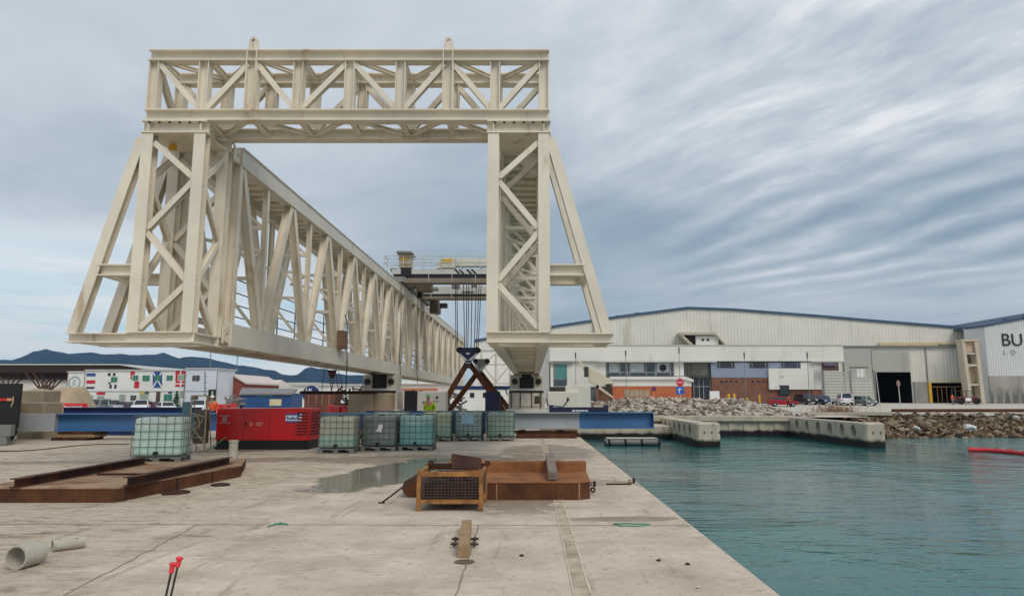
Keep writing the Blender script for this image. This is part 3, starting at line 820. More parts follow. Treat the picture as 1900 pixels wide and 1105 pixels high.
# supports carrying the girders
supm = mat('dirty_white_paint', lin(186, 180, 166), 0.6, 0, 0.12, 1.2, 0.5, lin(124, 108, 88), 1.5, 0.3)
def support(cx, name_label, wing):
    Y0 = 39.2
    t = thing('girder_support', name_label, 'support', (cx, Y0 + 0.8, 0), 'supports under the girders')
    mb = MB(); mb.cbox(cx - 1.0, cx + 1.0, Y0 - 0.2, Y0 + 1.8, 1.02, 2.05, 0.04); mb.box(cx - 0.7, cx + 0.7, Y0 - 0.26, Y0 - 0.2, 1.2, 1.9)
    ped = mb.build('pedestal', supm, t)
    mb = MB()
    for q in (-0.85, -0.35, 0.28, 0.8): mb.box(cx + q - 0.03, cx + q + 0.03, Y0 - 0.275, Y0 - 0.262, 1.1, 1.98)
    mb.box(cx + 0.45, cx + 0.72, Y0 - 0.30, Y0 - 0.262, 1.35, 1.75); mb.box(cx - 0.95, cx + 0.95, Y0 - 0.22, Y0 - 0.202, 1.93, 2.03); mb.build('pedestal_fittings', darksteel, ped)
    mb = MB(); mb.cbox(cx - 1.15, cx + 1.15, Y0 - 0.5, Y0 + 2.1, 0.70, 1.015, 0.03); mb.build('base_frame', palegrey, t)
    mb = MB()
    for s in (-1, 1):
        for yy in (Y0 - 0.1, Y0 + 1.5): mb.box(cx + s * 1.0 - 0.3, cx + s * 1.0 + 0.3, yy - 0.3, yy + 0.3, -0.0, 0.695)
    mb.build('foot_block', concblock, t)
    mb = MB(); mb.box(cx - 0.95, cx + 0.95, Y0 - 0.3, Y0 + 1.9, 2.055, 2.17); mb.build('bearing_plate', palegrey, t)
    for s in (-1, 1):
        mb = MB(); mb.cbox(cx + s * 0.66 - 0.26, cx + s * 0.66 + 0.26, Y0 - 0.2, Y0 + 1.5, 2.175, 2.93, 0.04)
        hd = mb.build('jack_housing', supm, t)
        mb = MB(); mb.tube((cx + s * 0.66, Y0 - 0.30, 2.55), (cx + s * 0.66, Y0 - 0.19, 2.55), 0.17, 20); mb.build('wheel', black, hd)
    mb = MB(); mb.box(cx - 0.395, cx + 0.395, Y0 + 0.0, Y0 + 1.3, 2.175, 2.80); mb.box(cx - 0.30, cx + 0.30, Y0 - 0.1, Y0 + 1.4, 2.805, 2.965)
    mb.build('drive_unit', black, t)
    if wing:
        mb = MB(); mb.cbox(cx + 1.16, cx + 2.9, Y0 - 0.1, Y0 + 1.0, 0.9, 2.0, 0.03); mb.cbox(cx + 2.2, cx + 3.6, Y0 + 0.3, Y0 + 1.2, 1.0, 2.35, 0.03)
        wg = mb.build('hydraulic_cabinet', offwhite, t)
        mb = MB(); mb.add([(cx + 2.2, Y0 - 0.11, 1.5), (cx + 2.4, Y0 - 0.11, 1.5), (cx + 2.3, Y0 - 0.11, 1.72)], [(0, 1, 2)]); mb.build('warning_triangle', black, wg)
        mb = MB(); mb.cbox(cx - 2.3, cx - 1.5, Y0 - 0.2, Y0 + 0.8, 0.8, 2.0, 0.03); mb.build('motor_box', navyhook, t)
        mb = MB(); mb.path([(cx - 2.0, Y0 - 0.22, 2.0), (cx - 1.7, Y0 - 0.25, 2.25), (cx - 1.2, Y0 - 0.25, 2.2), (cx - 1.05, Y0 - 0.25, 1.8)], 0.035); mb.path([(cx + 1.1, Y0 - 0.2, 1.6), (cx + 1.2, Y0 - 0.25, 1.25), (cx + 2.0, Y0 - 0.25, 1.15), (cx + 2.3, Y0 - 0.2, 1.5)], 0.03)
        mb.build('hydraulic_hose', black, t)
    else:
        mb = MB(); mb.cbox(cx + 1.4, cx + 2.05, Y0 - 0.2, Y0 + 0.8, 0.9, 2.05, 0.03); mb.build('motor_box', black, t)
        mb = MB(); mb.cbox(cx + 2.1, cx + 3.7, Y0 - 0.1, Y0 + 0.9, 0.9, 2.0, 0.03); cab = mb.build('hydraulic_cabinet', palegrey, t)
        mb = MB()
        for q in range(9): 
            xx = cx + 2.3 + random.random() * 1.2; zz = 1.05 + random.random() * 0.8
            mb.tube((xx, Y0 - 0.13, zz), (xx, Y0 - 0.095, zz), 0.04 + random.random() * 0.07, 10)
        mb.build('gauge_row', black, cab)
    return t
support(-8.5, 'white jack support with two black wheels under the left girder', False)
support(-0.3, 'white jack support with two black wheels and a beige cabinet under the right girder', True)

# ================================================================== crane trolley on the girders
tr = thing('crane_trolley', 'beige bridge trolley with yellow railings and dark ropes resting across both girders', 'crane trolley', (-4.4, 43, 8.26))
def crane_beam(Y, yt, ym1, yb, xl):
    mb = MB(); zt, zb = P(800, yt, Y).z, P(800, yb, Y).z; zm_ = P(800, ym1, Y).z
    xa = P(xl, yt, Y).x; zd = P(800, ym1 + (yb - ym1) * 0.48, Y).z
    mb.box(xa, 1.2, Y, Y + 0.9, zm_, zt)
    b = mb.build('bridge_beam', palegrey, tr)
    mb = MB(); mb.box(xa + 0.1, 1.1, Y + 0.04, Y + 0.8, zd + 0.003, zm_ - 0.003); mb.build('shaded_web', black, b)  # shadow of the upper flange, painted as a black band on the web
    mb = MB(); mb.box(xa + 0.25, 1.0, Y + 0.0, Y + 0.85, zb, zd); mb.build('lower_flange', mat('brown_grey_flange', lin(128, 116, 102), 0.7, 0, 0.15, 1.0), b)
    mb = MB()
    for k in range(6):
        xx = xa + 0.8 + k * 1.4; mb.box(xx, xx + 0.03, Y - 0.02, Y + 0.035, zb + 0.02, zm_ - 0.01)
    mb.build('web_stiffener', palegrey, b)
    return b, xa, zt, zb
bA, xa, zt, zb = crane_beam(41.0, 499, 508, 524, 727)
mb = MB()
for s in (850, 858, 872, 881):                    # hazard chevrons on the beam
    a_ = P(s - 8, 499.3, 40.99); b_ = P(s, 507.5, 40.99)
    mb.add([(a_.x, 40.985, a_.z), (a_.x + 0.14, 40.985, a_.z), (b_.x + 0.14, 40.985, b_.z), (b_.x, 40.985, b_.z)], [(0, 1, 2, 3)])
mb.build('chevron_marking', black, bA)
zr = P(800, 475, 41).z
mb = MB()
xl0 = P(713, 480, 41).x
for z in (zr, (zr + zt) / 2): mb.tube((xl0, 41.0, z), (1.0, 41.0, z), 0.025, 6); mb.tube((xl0, 41.9, z), (1.0, 41.9, z), 0.025, 6); mb.tube((xl0, 41, z), (xl0, 41.9, z), 0.025, 6)
for k in range(9):
    xx = xl0 + k * 1.15
    for yy in (41.0, 41.9): mb.tube((xx, yy, zt - 0.1), (xx, yy, zr), 0.03, 6)
mb.build('railing', palegrey, tr)
mb = MB()
for px in (714, 720, 724):
    q = P(px, 490, 41); mb.bar((q.x, 41.0 - 0.03, zt - 0.05), (q.x, 41.0 - 0.03, zr - 0.05), 0.11, 0.05)
for px in (766, 771): q = P(px, 490, 41); mb.bar((q.x, 40.95, zt), (q.x, 40.95, zr), 0.09, 0.05)
mb.build('yellow_gate', yellow, tr)
mb = MB(); mb.pb(740, 471, 762, 496, 41.1, 0.8); cabn = mb.build('operator_hut', mat('dirty_hut_paint', lin(176, 162, 136), 0.7, 0, 0.2, 1.5, 0.5, lin(90, 76, 60)), tr)
mb = MB(); mb.pb(744, 496.3, 763, 512, 41.0 - 0.06, 0.9); mb.build('hut_base', black, cabn)
mb = MB(); q0 = P(736, 470, 41); q1 = P(766, 468, 41)
mb.prism([(q0.x, q0.z), (q1.x, q0.z - 0.02), (q1.x - 0.05, q0.z + 0.05), (q1.x - 0.05, q0.z + 0.10), (q0.x + 0.05, q0.z + 0.12)], 'y', 40.8, 42.2); mb.build('roof', midgrey, cabn)
mb = MB(); mb.pb(745, 476, 754, 483, 41.08, 0.03); mb.build('window', yellow, cabn)
mb = MB(); mb.pb(809, 480, 818, 497, 41.1, 0.7); mb.pb(818.5, 477, 845, 496.5, 41.2, 0.6); mb.build('winch_housing', offwhite, tr)
mb = MB(); mb.pb(821, 481, 838, 487, 41.15, 0.06); mb.build('winch_label', yellow, tr)
mb = MB(); mb.pb(846, 479, 940, 493, 41.3, 0.6); mb.build('cable_tray', offwhite, tr)
bB, xa2, zt2, zb2 = crane_beam(47.0, 531, 545, 554, 778)
mb = MB()
for k in range(7): mb.pb(857 + k * 3.3, 540.2, 859.2 + k * 3.3, 543.5, 46.99, 0.006)
mb.build('maker_marking', black, bB)
for Y, px, py in ((43.5, 774, 532), (51.0, 808, 562)):                         # black buffers at the end carriages
    mb = MB(); mb.pb(px, py, px + 21, py + 8, Y, 0.6); mb.pb(px, py + 8.3, px + 8, py + 20, Y, 0.6); mb.build('buffer', black, tr)
for Y, r4 in ((43.0, (772, 524, 800, 540)), (43.3, (764, 515, 782, 532)), (48.5, (797, 553, 813, 580)), (48.0, (788, 546, 806, 556))):
    mb = MB(); mb.pb(*r4, Y, 0.8); mb.build('carriage_leg', mat('brown_machine_paint', lin(104, 92, 78), 0.7, 0, 0.25, 2, 0.5, lin(50, 42, 36)), tr)
for r4 in ((724, 497, 736, 503), (800, 533, 812, 538), (838, 528, 852, 534), (874, 526, 884, 531)):
    MB().pb(*r4, 45.5, 0.5).build('machinery_box', midgrey, tr)
mb = MB()
mb.box(-8.3, -7.6, 40.6, 52.0, 8.46, 8.75)
mb.build('end_carriage', midgrey, tr)
mb = MB()
for yy in (41.0, 43.5, 47.2, 51.2): mb.tube((-8.15, yy, 8.43), (-7.75, yy, 8.43), 0.17, 14)
mb.build('carriage_wheel', darksteel, tr)
mb = MB()
for px, pxb in ((845, 846), (848, 849), (860, 862), (866, 865), (870, 868), (876, 874), (884, 880), (889, 884), (893, 887)):
    a_ = P(px, 524, 44.5); b_ = P(pxb, 645, 44.5)
    MB().tube((a_.x, 44.5, a_.z), (b_.x, 44.5, b_.z), 0.026, 6).build('hoist_rope', black, tr)

hk = thing('hook_block', 'dark navy triangular hook block with white edges hanging on the trolley ropes', 'hook block', (P(868, 680, 44.5).x, 44.5, P(868, 680, 44.5).z))
def tri_block(Y, x0, x1, yt, xa_, ya_, parent, m, th=0.5):
    a_ = P(x0, yt, Y); b_ = P(x1, yt, Y); c_ = P(xa_, ya_, Y)
    mb = MB(); mb.prism([(a_.x, a_.z), (a_.x - 0.05, a_.z - 0.35), (c_.x - 0.12, c_.z), (c_.x + 0.12, c_.z), (b_.x + 0.05, b_.z - 0.35), (b_.x, b_.z), ((a_.x + b_.x) / 2 + .3, a_.z - 0.05), ((a_.x + b_.x) / 2 - .3, a_.z - 0.05)], 'y', Y, Y + th)
    o = mb.build('cheek_plate', m, parent)
    mb = MB()
    for s, e in ((a_, -1), (b_, 1)):
        for k in (0.06, 0.17): mb.bar((s.x + e * (0.10 - k), Y - 0.006, s.z - 0.42), (c_.x + e * (0.20 - k), Y - 0.006, c_.z + 0.12), 0.05, 0.01, (0, 1, 0))
    mb.build('edge_stripe', stickerwhite, o)
    mb = MB()
    for s in (a_, b_): mb.tube((s.x, Y - 0.05, s.z - 0.2), (s.x, Y + th + 0.05, s.z - 0.2), 0.16, 16)
    mb.build('sheave', black, o)
    return o
o = tri_block(44.5, 851, 887, 643, 868, 672, hk, navyhook)
mb = MB(); mb.pb(865, 654, 871, 657, 44.49, 0.006); mb.build('marking', stickerwhite, o)
hk2 = thing('hook_block', 'grey hook block with white stripes hanging behind the navy one', 'hook block', (P(891, 690, 46.5).x, 46.5, P(888, 690, 46.5).z))
tri_block(46.5, 882, 904, 664, 889, 690, hk2, midgrey, 0.4)
def aframe(Y, apex, feet, label):
    a_ = P(apex[0], apex[1], Y)
    t = thing('steel_trestle', label, 'trestle', (a_.x, Y, 0), 'rusty A-frames below the hooks')
    for (fx, fy) in feet:
        f_ = P(fx, fy, Y)
        k = (a_.z + 0.0) / (a_.z - f_.z); q = Vector((a_.x + (f_.x - a_.x) * k, Y, 0.02))
        MB().bar((a_.x + (0.06 if fx > apex[0] else -0.06), Y + (0.2 if fx > apex[0] else -0.2), a_.z), (q.x, Y + (0.2 if fx > apex[0] else -0.2), 0.02), 0.32, 0.34, (0, 1, 0)).build('leg', rust, t)
        MB().box(q.x - 0.4, q.x + 0.4, Y - 0.5, Y + 0.5, 0.0, 0.015).build('foot_plate', rustdark, t)
    MB().tube((a_.x, Y - 0.45, a_.z - 0.15), (a_.x, Y + 0.45, a_.z - 0.15), 0.16, 14).build('pin', darksteel, t)
aframe(44.9, (869, 674), ((822, 752), (925, 750)), 'tall rusty steel A-frame under the navy hook block')
aframe(47.2, (889, 690), ((838, 757), (929, 740)), 'thinner rusty A-frame behind the tall one, under the grey hook block')

# ================================================================== long blue beam across the quay
bA_, bB_ = Vector((-21.0, 28.2, 0)), Vector((5.35, 31.2, 0))
bm_t = thing('bridge_beam', 'long blue steel plate beam laid across the quay on blocks, grey at its left end', 'steel beam', ((bA_ + bB_) / 2))
bd = (bB_ - bA_).normalized()
def along(t): return bA_ + bd * t
L = (bB_ - bA_).length
z0, z1 = 0.34, 1.04
def beam_part(t0, t1, name, m, parent=bm_t):
    a_, b_ = along(t0), along(t1); mb = MB()
    mb.ibeam((a_.x, a_.y, (z0 + z1) / 2), (b_.x, b_.y, (z0 + z1) / 2), 0.55, z1 - z0, 0.045)
    return mb.build(name, m, parent)
beam_part(1.96, L - 7.4, 'blue_section', beamblue)
beam_part(L - 7.396, L - 3.3, 'grey_section', beamgrey)  # stretch coloured greyer than the blue sections beside it
beam_part(L - 3.296, L, 'blue_section', beamblue)
es = MB()
a_, b_ = along(0), along(1.955)
es.bar((a_.x, a_.y, (z0 + z1) / 2), (b_.x, b_.y, (z0 + z1) / 2), 0.56, z1 - z0 - 0.02)
es.build('end_box', beamgrey, bm_t)
for t in (6.0, 10.5, 15.0, L - 0.05):
    c_ = along(t); nrm = Vector((-bd.y, bd.x, 0))
    MB().bar(c_ - nrm * 0.272 + Vector((0, 0, z0 + 0.35)), c_ + nrm * 0.272 + Vector((0, 0, z0 + 0.35)), 0.02, z1 - z0 - 0.10).build('web_stiffener', beamblue, bm_t)
def sleepers(t, n, w_, label):
    c_ = along(t); tt = thing('timber_stack', label, 'timber blocks', (c_.x, c_.y, 0), 'timber packing under the blue beam')
    zz = 0.0
    hgt = (z0 - 0.004) / n
    for k in range(n):
        mb = MB(); j = random.uniform(-0.08, 0.08)
        mb.cbox(c_.x - w_ + j, c_.x + w_ + j, c_.y - 0.45 + j, c_.y + 0.45, zz, zz + hgt - 0.003, 0.012); zz += hgt
        mb.build('sleeper', [rustdark, timber][k % 2] if n > 1 else rustdark, tt)
sleepers(1.9 + 0.9, 3, 0.75, 'stacked timber sleepers under the grey left end of the blue beam')
sleepers(4.9 + 1.2, 1, 0.7, 'single dark sleeper under the blue beam, left of the pale green tank')
sleepers(13.5, 2, 0.7, 'timber packing under the blue beam behind the grey tanks')
sleepers(22.3, 2, 0.8, 'timber packing under the grey middle of the blue beam near the quay edge')
# second, darker beam behind
mb = MB(); a_ = P(110, 756, 31.5); b_ = P(398, 770, 33.5)
mb.box(a_.x, b_.x, 31.8, 32.2, 0.55, 1.20); mb.box(a_.x - 0.02, b_.x, 31.7, 32.3, 1.203, 1.235); mb.box(a_.x, b_.x, 31.7, 32.3, 0.0, 0.547)
o = one('barrier_beam', mb, navy, 'dark navy barrier beam behind the blue beam, on the left', 'steel beam')
mb = MB(); mb.box(-7.9, -2.2, 33.5, 33.9, 0.5, 1.05); mb.box(-7.9, -2.2, 33.4, 34.0, 0.0, 0.497)
one('barrier_beam', mb, navy, 'navy barrier beam behind the grey water tanks, right of the red generator', 'steel beam')
nv = thing('pontoon_girder', 'short navy girder with white lettering lying on the blue beam before the rubble', 'steel girder', (2.2, 30.9, 1.045))
ny = 30.72
mb = MB(); a_ = P(1020, 754, ny); b_ = P(1128, 765, ny)
ztn = P(1080, 755, ny).z; zte = P(1080, 751, ny).z
mb.box(a_.x, b_.x, ny, ny + 0.34, 1.045, ztn); mb.box(b_.x - 0.16, b_.x + 0.02, ny - 0.03, ny + 0.37, 1.045, zte); mb.box(a_.x - 0.02, a_.x + 0.16, ny - 0.03, ny + 0.37, 1.045, zte)
o = mb.build('body', navyhook, nv)
mb = MB()
mb.pb(1062, 760, 1066, 763.2, ny - 0.012, 0.01)
for k in range(7): mb.pb(1068 + k * 3.4, 759.8, 1070.4 + k * 3.4, 763.0, ny - 0.012, 0.01)
mb.build('lettering', stickerwhite, o)
# rusty rail stop at the quay end
rs = thing('rail_platform', 'low rusty steel platform under the grey part of the blue beam', 'steel platform', (0.4, 30.0, 0))
mb = MB(); mb.cbox(P(958, 808, 29.6).x, 1.85, 29.4, 30.4, 0.0, 0.16, 0.01); mb.build('slab', rust, rs)
mb = MB(); mb.bar((P(955, 800, 29.9).x, 29.9, 0.24), (1.9, 29.9, 0.24), 0.2, 0.12); mb.build('rail', rustdark, rs)
for k in (-0.4, 1.2): MB().cbox(k - 0.15, k + 0.15, 29.7, 30.1, 0.305, 0.335, 0.008).build('pad', darksteel, rs)

# ================================================================== water tanks (caged plastic tanks on pallets)
def make_ibc(label, mplastic, pallet='steel'):
    t = thing('water_tank', label, 'water tank', (0, 0, 0), 'caged plastic water tanks')
    W2, D2 = 0.58, 0.48
    mb = MB()
    b = 0.06; z0_, z1_ = 0.16, 1.10
    ring = lambda i, z: [(-W2 + b + i, -D2 + i, z), (W2 - b - i, -D2 + i, z), (W2 - i, -D2 + b + i, z), (W2 - i, D2 - b - i, z), (W2 - b - i, D2 - i, z), (-W2 + b + i, D2 - i, z), (-W2 + i, D2 - b - i, z), (-W2 + i, -D2 + b + i, z)]
    rs = []
    zs = [z0_, z0_ + 0.05] 
    zs_in = [0.05, 0.0]
    for k in range(1, 8):
        zc = z0_ + 0.05 + (z1_ - z0_ - 0.12) * k / 7
        zs.append(zc); zs_in.append(0.014 if k % 2 else 0.0)
    zs += [z1_ - 0.03, z1_]; zs_in += [0.02, 0.08]
    for z, i in zip(zs, zs_in): rs.append(ring(i, z))
    vs = sum(rs, []); fs = [tuple(range(7, -1, -1)), tuple(range(len(vs) - 8, len(vs)))]
    for k in range(len(rs) - 1):
        for i in range(8):
            j = (i + 1) % 8; fs.append((k * 8 + i, k * 8 + j, k * 8 + 8 + j, k * 8 + 8 + i))
    mb.add(vs, fs, True)
    bot = mb.build('bottle', mplastic, t)
    mb = MB(); mb.tube((0, 0, 1.10), (0, 0, 1.145), 0.10, 16); mb.build('lid', black, bot)
    mb = MB(); r = 0.0085; xw, yw = 0.605, 0.505
    for k in range(6):
        z = 0.20 + k * 0.188
        mb.path([(-xw, -yw, z), (xw, -yw, z), (xw, yw, z), (-xw, yw, z), (-xw, -yw, z)], r, 5)
    for k in range(7):
        x = -xw + 2 * xw * k / 6
        for y in (-yw, yw): mb.tube((x, y, 0.15), (x, y, 1.15), r, 5)
    for k in range(6):
        y = -yw + 2 * yw * k / 5
        for x in (-xw, xw): mb.tube((x, y, 0.15), (x, y, 1.15), r, 5)
    for y in (-0.2, 0.2): mb.tube((-xw, y, 1.14), (xw, y, 1.14), 0.013, 5)
    mb.build('cage', cagewire, t)
    mb = MB()
    mb.box(-0.60, 0.60, -0.50, 0.50, 0.115, 0.145)
    mb.box(-0.60, 0.60, -0.50, -0.40, 0.0, 0.022); mb.box(-0.60, 0.60, 0.40, 0.50, 0.0, 0.022); mb.box(-0.60, 0.60, -0.05, 0.05, 0.0, 0.022)
    for x in (-0.52, 0.0, 0.52):
        for y in (-0.45, 0.0, 0.45): mb.box(x - 0.075, x + 0.075, y - 0.048, y + 0.048, 0.023, 0.114)
    mb.build('pallet', midgrey, t)
    mb = MB(); mb.tube((0, -0.47, 0.24), (0, -0.56, 0.24), 0.045, 10); mb.box(-0.06, 0.06, -0.575, -0.561, 0.20, 0.28); mb.build('tap', black, t)
    return t
def fit(px0, px1, pyb):
    a_, b_ = G(px0, pyb), G(px1, pyb); return (a_ + b_) / 2
ibc = make_ibc('pale mint green caged water tank standing alone behind the rusty plate on the left', plastic('mint_tank_plastic', lin(232, 250, 238), lin(214, 246, 230), 0.9))
ibc.location = (-9.87, 18.95, 0); ibc.rotation_euler = (0, 0, 0.2); ibc.scale = (1.0, 1.0, 1.06)
specs = [
    ((588, 655, 841), 0.03, 'greyish caged water tank with pale green water in its lower half, beside the red generator', plastic('grey_tank_plastic_a', lin(184, 184, 166), lin(166, 194, 178), 0.52)),
    ((668, 733, 837), 0.0, 'dark grey dirty caged water tank with a torn white label', plastic('dark_tank_plastic', lin(136, 142, 140), lin(122, 134, 132), 0.4)),
    ((738, 802, 836), 0.0, 'bright teal caged water tank standing at the puddle', plastic('teal_tank_plastic', lin(164, 204, 196), lin(134, 192, 188), 0.86)),
    ((690, 752, 821), 0.0, 'pale tank half hidden in the gap between the dark grey and the bright teal tank', plastic('pale_tank_plastic', lin(188, 200, 186), lin(172, 196, 184), 0.5)),
    ((783, 836, 819), 0.0, 'pale green tank just right of and behind the bright teal tank, with dark pallet feet', plastic('pale_green_tank_plastic', lin(184, 192, 166), lin(158, 186, 168), 0.62)),
    ((843, 894, 818), 0.0, 'caged water tank with a pale blue panel, middle of the rear row', plastic('pale_blue_tank_plastic', lin(166, 186, 184), lin(152, 182, 178), 0.5)),
    ((903, 953, 818), 0.0, 'grey green caged water tank at the right end of the rear row', plastic('grey_green_tank_plastic', lin(164, 184, 166), lin(148, 178, 160), 0.6)),
]
tanks = []
for (a_, b_, yb), rz, label, m in specs:
    q = fit(a_, b_, yb)
    t = dup(ibc, (q.x, q.y + 0.5, 0), rz, label)
    s_ = (G(b_, yb).x - G(a_, yb).x) / 1.2
    t.scale = (s_, 1, 1.0)
    recolor(t, 'bottle', m); tanks.append(t)
mb = MB(); mb.add([(-0.10, -0.52, 0.62), (0.12, -0.53, 0.60), (0.16, -0.52, 0.84), (0.02, -0.525, 0.84), (-0.02, -0.53, 0.70)], [(0, 1, 2, 3, 4)]); mb.add([(-0.10, -0.516, 0.62), (0.12, -0.526, 0.60), (0.16, -0.516, 0.84), (0.02, -0.521, 0.84), (-0.02, -0.526, 0.70)], [(4, 3, 2, 1, 0)])
o = mb.build('torn_label', stickerwhite, None, (0, 0, 0)); o.parent = tanks[1]
mb = MB(); mb.box(-0.30, 0.22, -0.522, -0.517, 0.66, 1.02); o = mb.build('panel', mat('pale_blue_sheet', lin(150, 186, 208), 0.5), None, (0, 0, 0)); o.parent = tanks[5]

# ================================================================== red generator
gen = thing('generator', 'red enclosed diesel generator on a black skid with vents at its right end', 'generator', (-8.6, 23.9, 0))
gx0, gx1, gy0, gy1, gz0_, gz1_ = -10.38, -7.30, 23.2, 24.4, 0.30, 1.33
mb = MB(); mb.cbox(gx0, gx1, gy0, gy1, gz0_, gz1_, 0.025); body = mb.build('body', red, gen)
mb = MB(); mb.box(gx0 + 0.03, gx1 - 0.03, gy0 + 0.04, gy1 - 0.04, 0.0, 0.297); mb.box(gx0 - 0.02, gx1 + 0.02, gy0 - 0.02, gy0 + 0.038, 0.02, 0.10); mb.build('skid', black, gen)
mb = MB()
for k in range(8):
    z = 0.46 + k * 0.10
    mb.prism([(gx1 - 0.42, z), (gx1 - 0.05, z), (gx1 - 0.05, z + 0.045), (gx1 - 0.42, z + 0.045)], 'y', gy0 - 0.012, gy0 - 0.002)
    mb.box(gx1 + 0.002, gx1 + 0.012, gy0 + 0.12, gy1 - 0.12, z, z + 0.05)
mb.build('vent', mat('dark_red_vent', lin(70, 12, 16), 0.6), body)
for xx in (gx0 + 0.9, gx0 + 1.75, gx1 - 0.5):
    MB().box(xx, xx + 0.012, gy0 - 0.004, gy0 - 0.001, gz0_ + 0.04, gz1_ - 0.06).build('door_gap', mat('gap_red', lin(120, 12, 18), 0.6), body)
mb = MB(); mb.box(gx0 + 0.95, gx0 + 1.0, gy0 - 0.03, gy0 - 0.001, 0.78, 0.88); mb.build('door_handle', black, body)
mb = MB()
sx = P(530, 783, gy0).x; sz = P(530, 783, gy0).z
mb.box(sx, sx + 0.52, gy0 - 0.006, gy0 - 0.001, sz, sz + 0.28); st = mb.build('sticker', stickerwhite, body)
mb = MB()
for k in range(8):
    mb.box(sx + 0.04 + k * 0.055, sx + 0.083 + k * 0.055, gy0 - 0.010, gy0 - 0.006, sz + 0.09, sz + 0.15 + 0.05 * (k in (0, 3, 6)))
mb.box(sx + 0.0, sx + 0.52, gy0 - 0.010, gy0 - 0.006, sz + 0.0, sz + 0.05); mb.box(sx + 0.0, sx + 0.47, gy0 - 0.010, gy0 - 0.006, sz + 0.23, sz + 0.28)
mb.build('sticker_print', stickerblue, st)
mb = MB(); ex, ez = P(417, 777, gy0).x, P(417, 777, gy0).z
for k in range(6): mb.box(ex - 0.17 + k * 0.06, ex - 0.13 + k * 0.06, gy0 - 0.006, gy0 - 0.001, ez + 0.09, ez + 0.13)
for k in range(6): mb.box(ex - 0.17 + k * 0.06, ex - 0.13 + k * 0.06, gy0 - 0.006, gy0 - 0.001, ez - 0.14, ez - 0.10)
mb.annulus((ex, gy0 - 0.004, ez), 0.05, 0.085, 0.005, 'y', 14); mb.box(ex - 0.03, ex + 0.03, gy0 - 0.007, gy0 - 0.001, ez - 0.03, ez + 0.03)
mb.build('emblem', lettergrey, body)
mb = MB()
for px in (466, 478, 484): 
    q = P(px, 786, gy0); mb.annulus((q.x, gy0 - 0.004, q.z), 0.03, 0.06, 0.005, 'y', 10)
mb.build('number_marking', mat('pale_red_marking', lin(224, 150, 140), 0.6), body)
mb = MB(); mb.tube((gx0 + 0.5, gy0 + 0.7, gz1_), (gx0 + 0.5, gy0 + 0.7, gz1_ + 0.10), 0.05, 10); mb.build('exhaust', darksteel, gen)

# post, hoses and rack at the generator's left end
q = G(432, 850)
mb = MB(); mb.tube((q.x, q.y, 0), (q.x, q.y, 0.45), 0.13, 16, 0.115); mb.tube((q.x, q.y, 0.45), (q.x, q.y, 0.50), 0.135, 16)
one('concrete_stub', mb, pipeconc, 'short stained concrete post in front of the red generator', 'post')
q = G(360, 838)
rk = thing('hose_rack', 'pale steel rack hung with hoses between the mint green tank and the red generator', 'rack', (q.x, q.y, 0))
mb = MB(); r0 = P(356, 745, q.y); r1 = P(384, 745, q.y)
for x in (r0.x, r1.x): mb.tube((x, q.y, 0), (x, q.y, 1.75), 0.025, 8); mb.tube((x, q.y + 0.5, 0), (x, q.y + 0.1, 1.75), 0.02, 8)
for z in (0.45, 1.1, 1.74): mb.tube((r0.x, q.y, z), (r1.x, q.y, z), 0.02, 8)
mb.build('frame', hosem, rk)
mb = MB(); mb.box(r0.x - 0.32, r0.x - 0.04, q.y + 0.05, q.y + 0.10, 0.45, 1.55); mb.build('door_panel', tealbox, rk)
mb = MB(); mb.box(r0.x + 0.06, r1.x - 0.06, q.y + 0.08, q.y + 0.4, 0.25, 1.3); mb.build('grey_box', mat('brown_grey_box', lin(104, 92, 84), 0.8), rk)
mb = MB()
for s in range(4):
    pts = [(r0.x + 0.1 + 0.1 * s, q.y - 0.03, 1.2 - 0.03 * s)]
    for k in range(1, 9): 
        t = k / 8; pts.append((r0.x + 0.1 + 0.1 * s + 0.25 * math.sin(t * 5 + s), q.y - 0.06 - 0.12 * t, 1.2 * (1 - t) + 0.03))
    mb.path(pts, 0.018, 6)
mb.build('hose', hosem, rk)
mb = MB(); a_ = G(400, 838); pts = [(a_.x - 0.2 + 0.12 * k, a_.y - 0.25 - 0.04 * math.sin(k * 1.3), 0.02 + 0.09 * k * (k > 0)) for k in range(6)]
mb.path(pts, 0.018, 6); one('garden_hose', mb, hosegreen, 'green hose leaning on the left corner of the red generator', 'hose')

# ================================================================== rusty platform on the left with two rails on it
pl = thing('steel_platform', 'low rusty steel platform with clipped corners lying on the sand at the left', 'steel platform', (-9.5, 14.5, 0))
H = 0.235
gA, gB, gC, gD = G(-160, 932), G(214, 932), G(446, 884), G(440, 868)
gE = G(262, 856, H); gF = G(-10, 903, H); gG = G(-200, 903, H)
gD2 = G(418, 855, H)
poly = [(gA.x, gA.y), (gB.x, gB.y), (gC.x, gC.y), (gD.x + .1, gD.y + 0.25), (gD2.x, gD2.y), (gE.x, gE.y), (gF.x - 0.3, gF.y), (gG.x, gG.y)]
mb = MB(); mb.prism(poly, 'z', 0.0, H - 0.02); base = mb.build('hull', rust, pl)
mb = MB(); cx_ = sum(p[0] for p in poly) / 8; cy_ = sum(p[1] for p in poly) / 8
mb.prism([(p[0] + (cx_ - p[0]) * -0.004, p[1] + (cy_ - p[1]) * -0.004) for p in poly], 'z', H - 0.017, H); mb.build('deck_plate', dustplate, pl)
for k in (0.06, 0.42, 0.72):
    t = k; p = Vector(poly[1]).lerp(Vector(poly[2]), t)
    MB().box(p.x - 0.012, p.x + 0.012, p.y - 0.02, p.y + 0.02, 0.0, H - 0.022).build('seam', rustdark, base)
q = G(446, 884)
mb = MB(); mb.annulus((q.x - 0.05, q.y + 0.05, 0.17), 0.02, 0.06, 0.03, 'y', 14); mb.build('eye_plate', rustdark, pl)
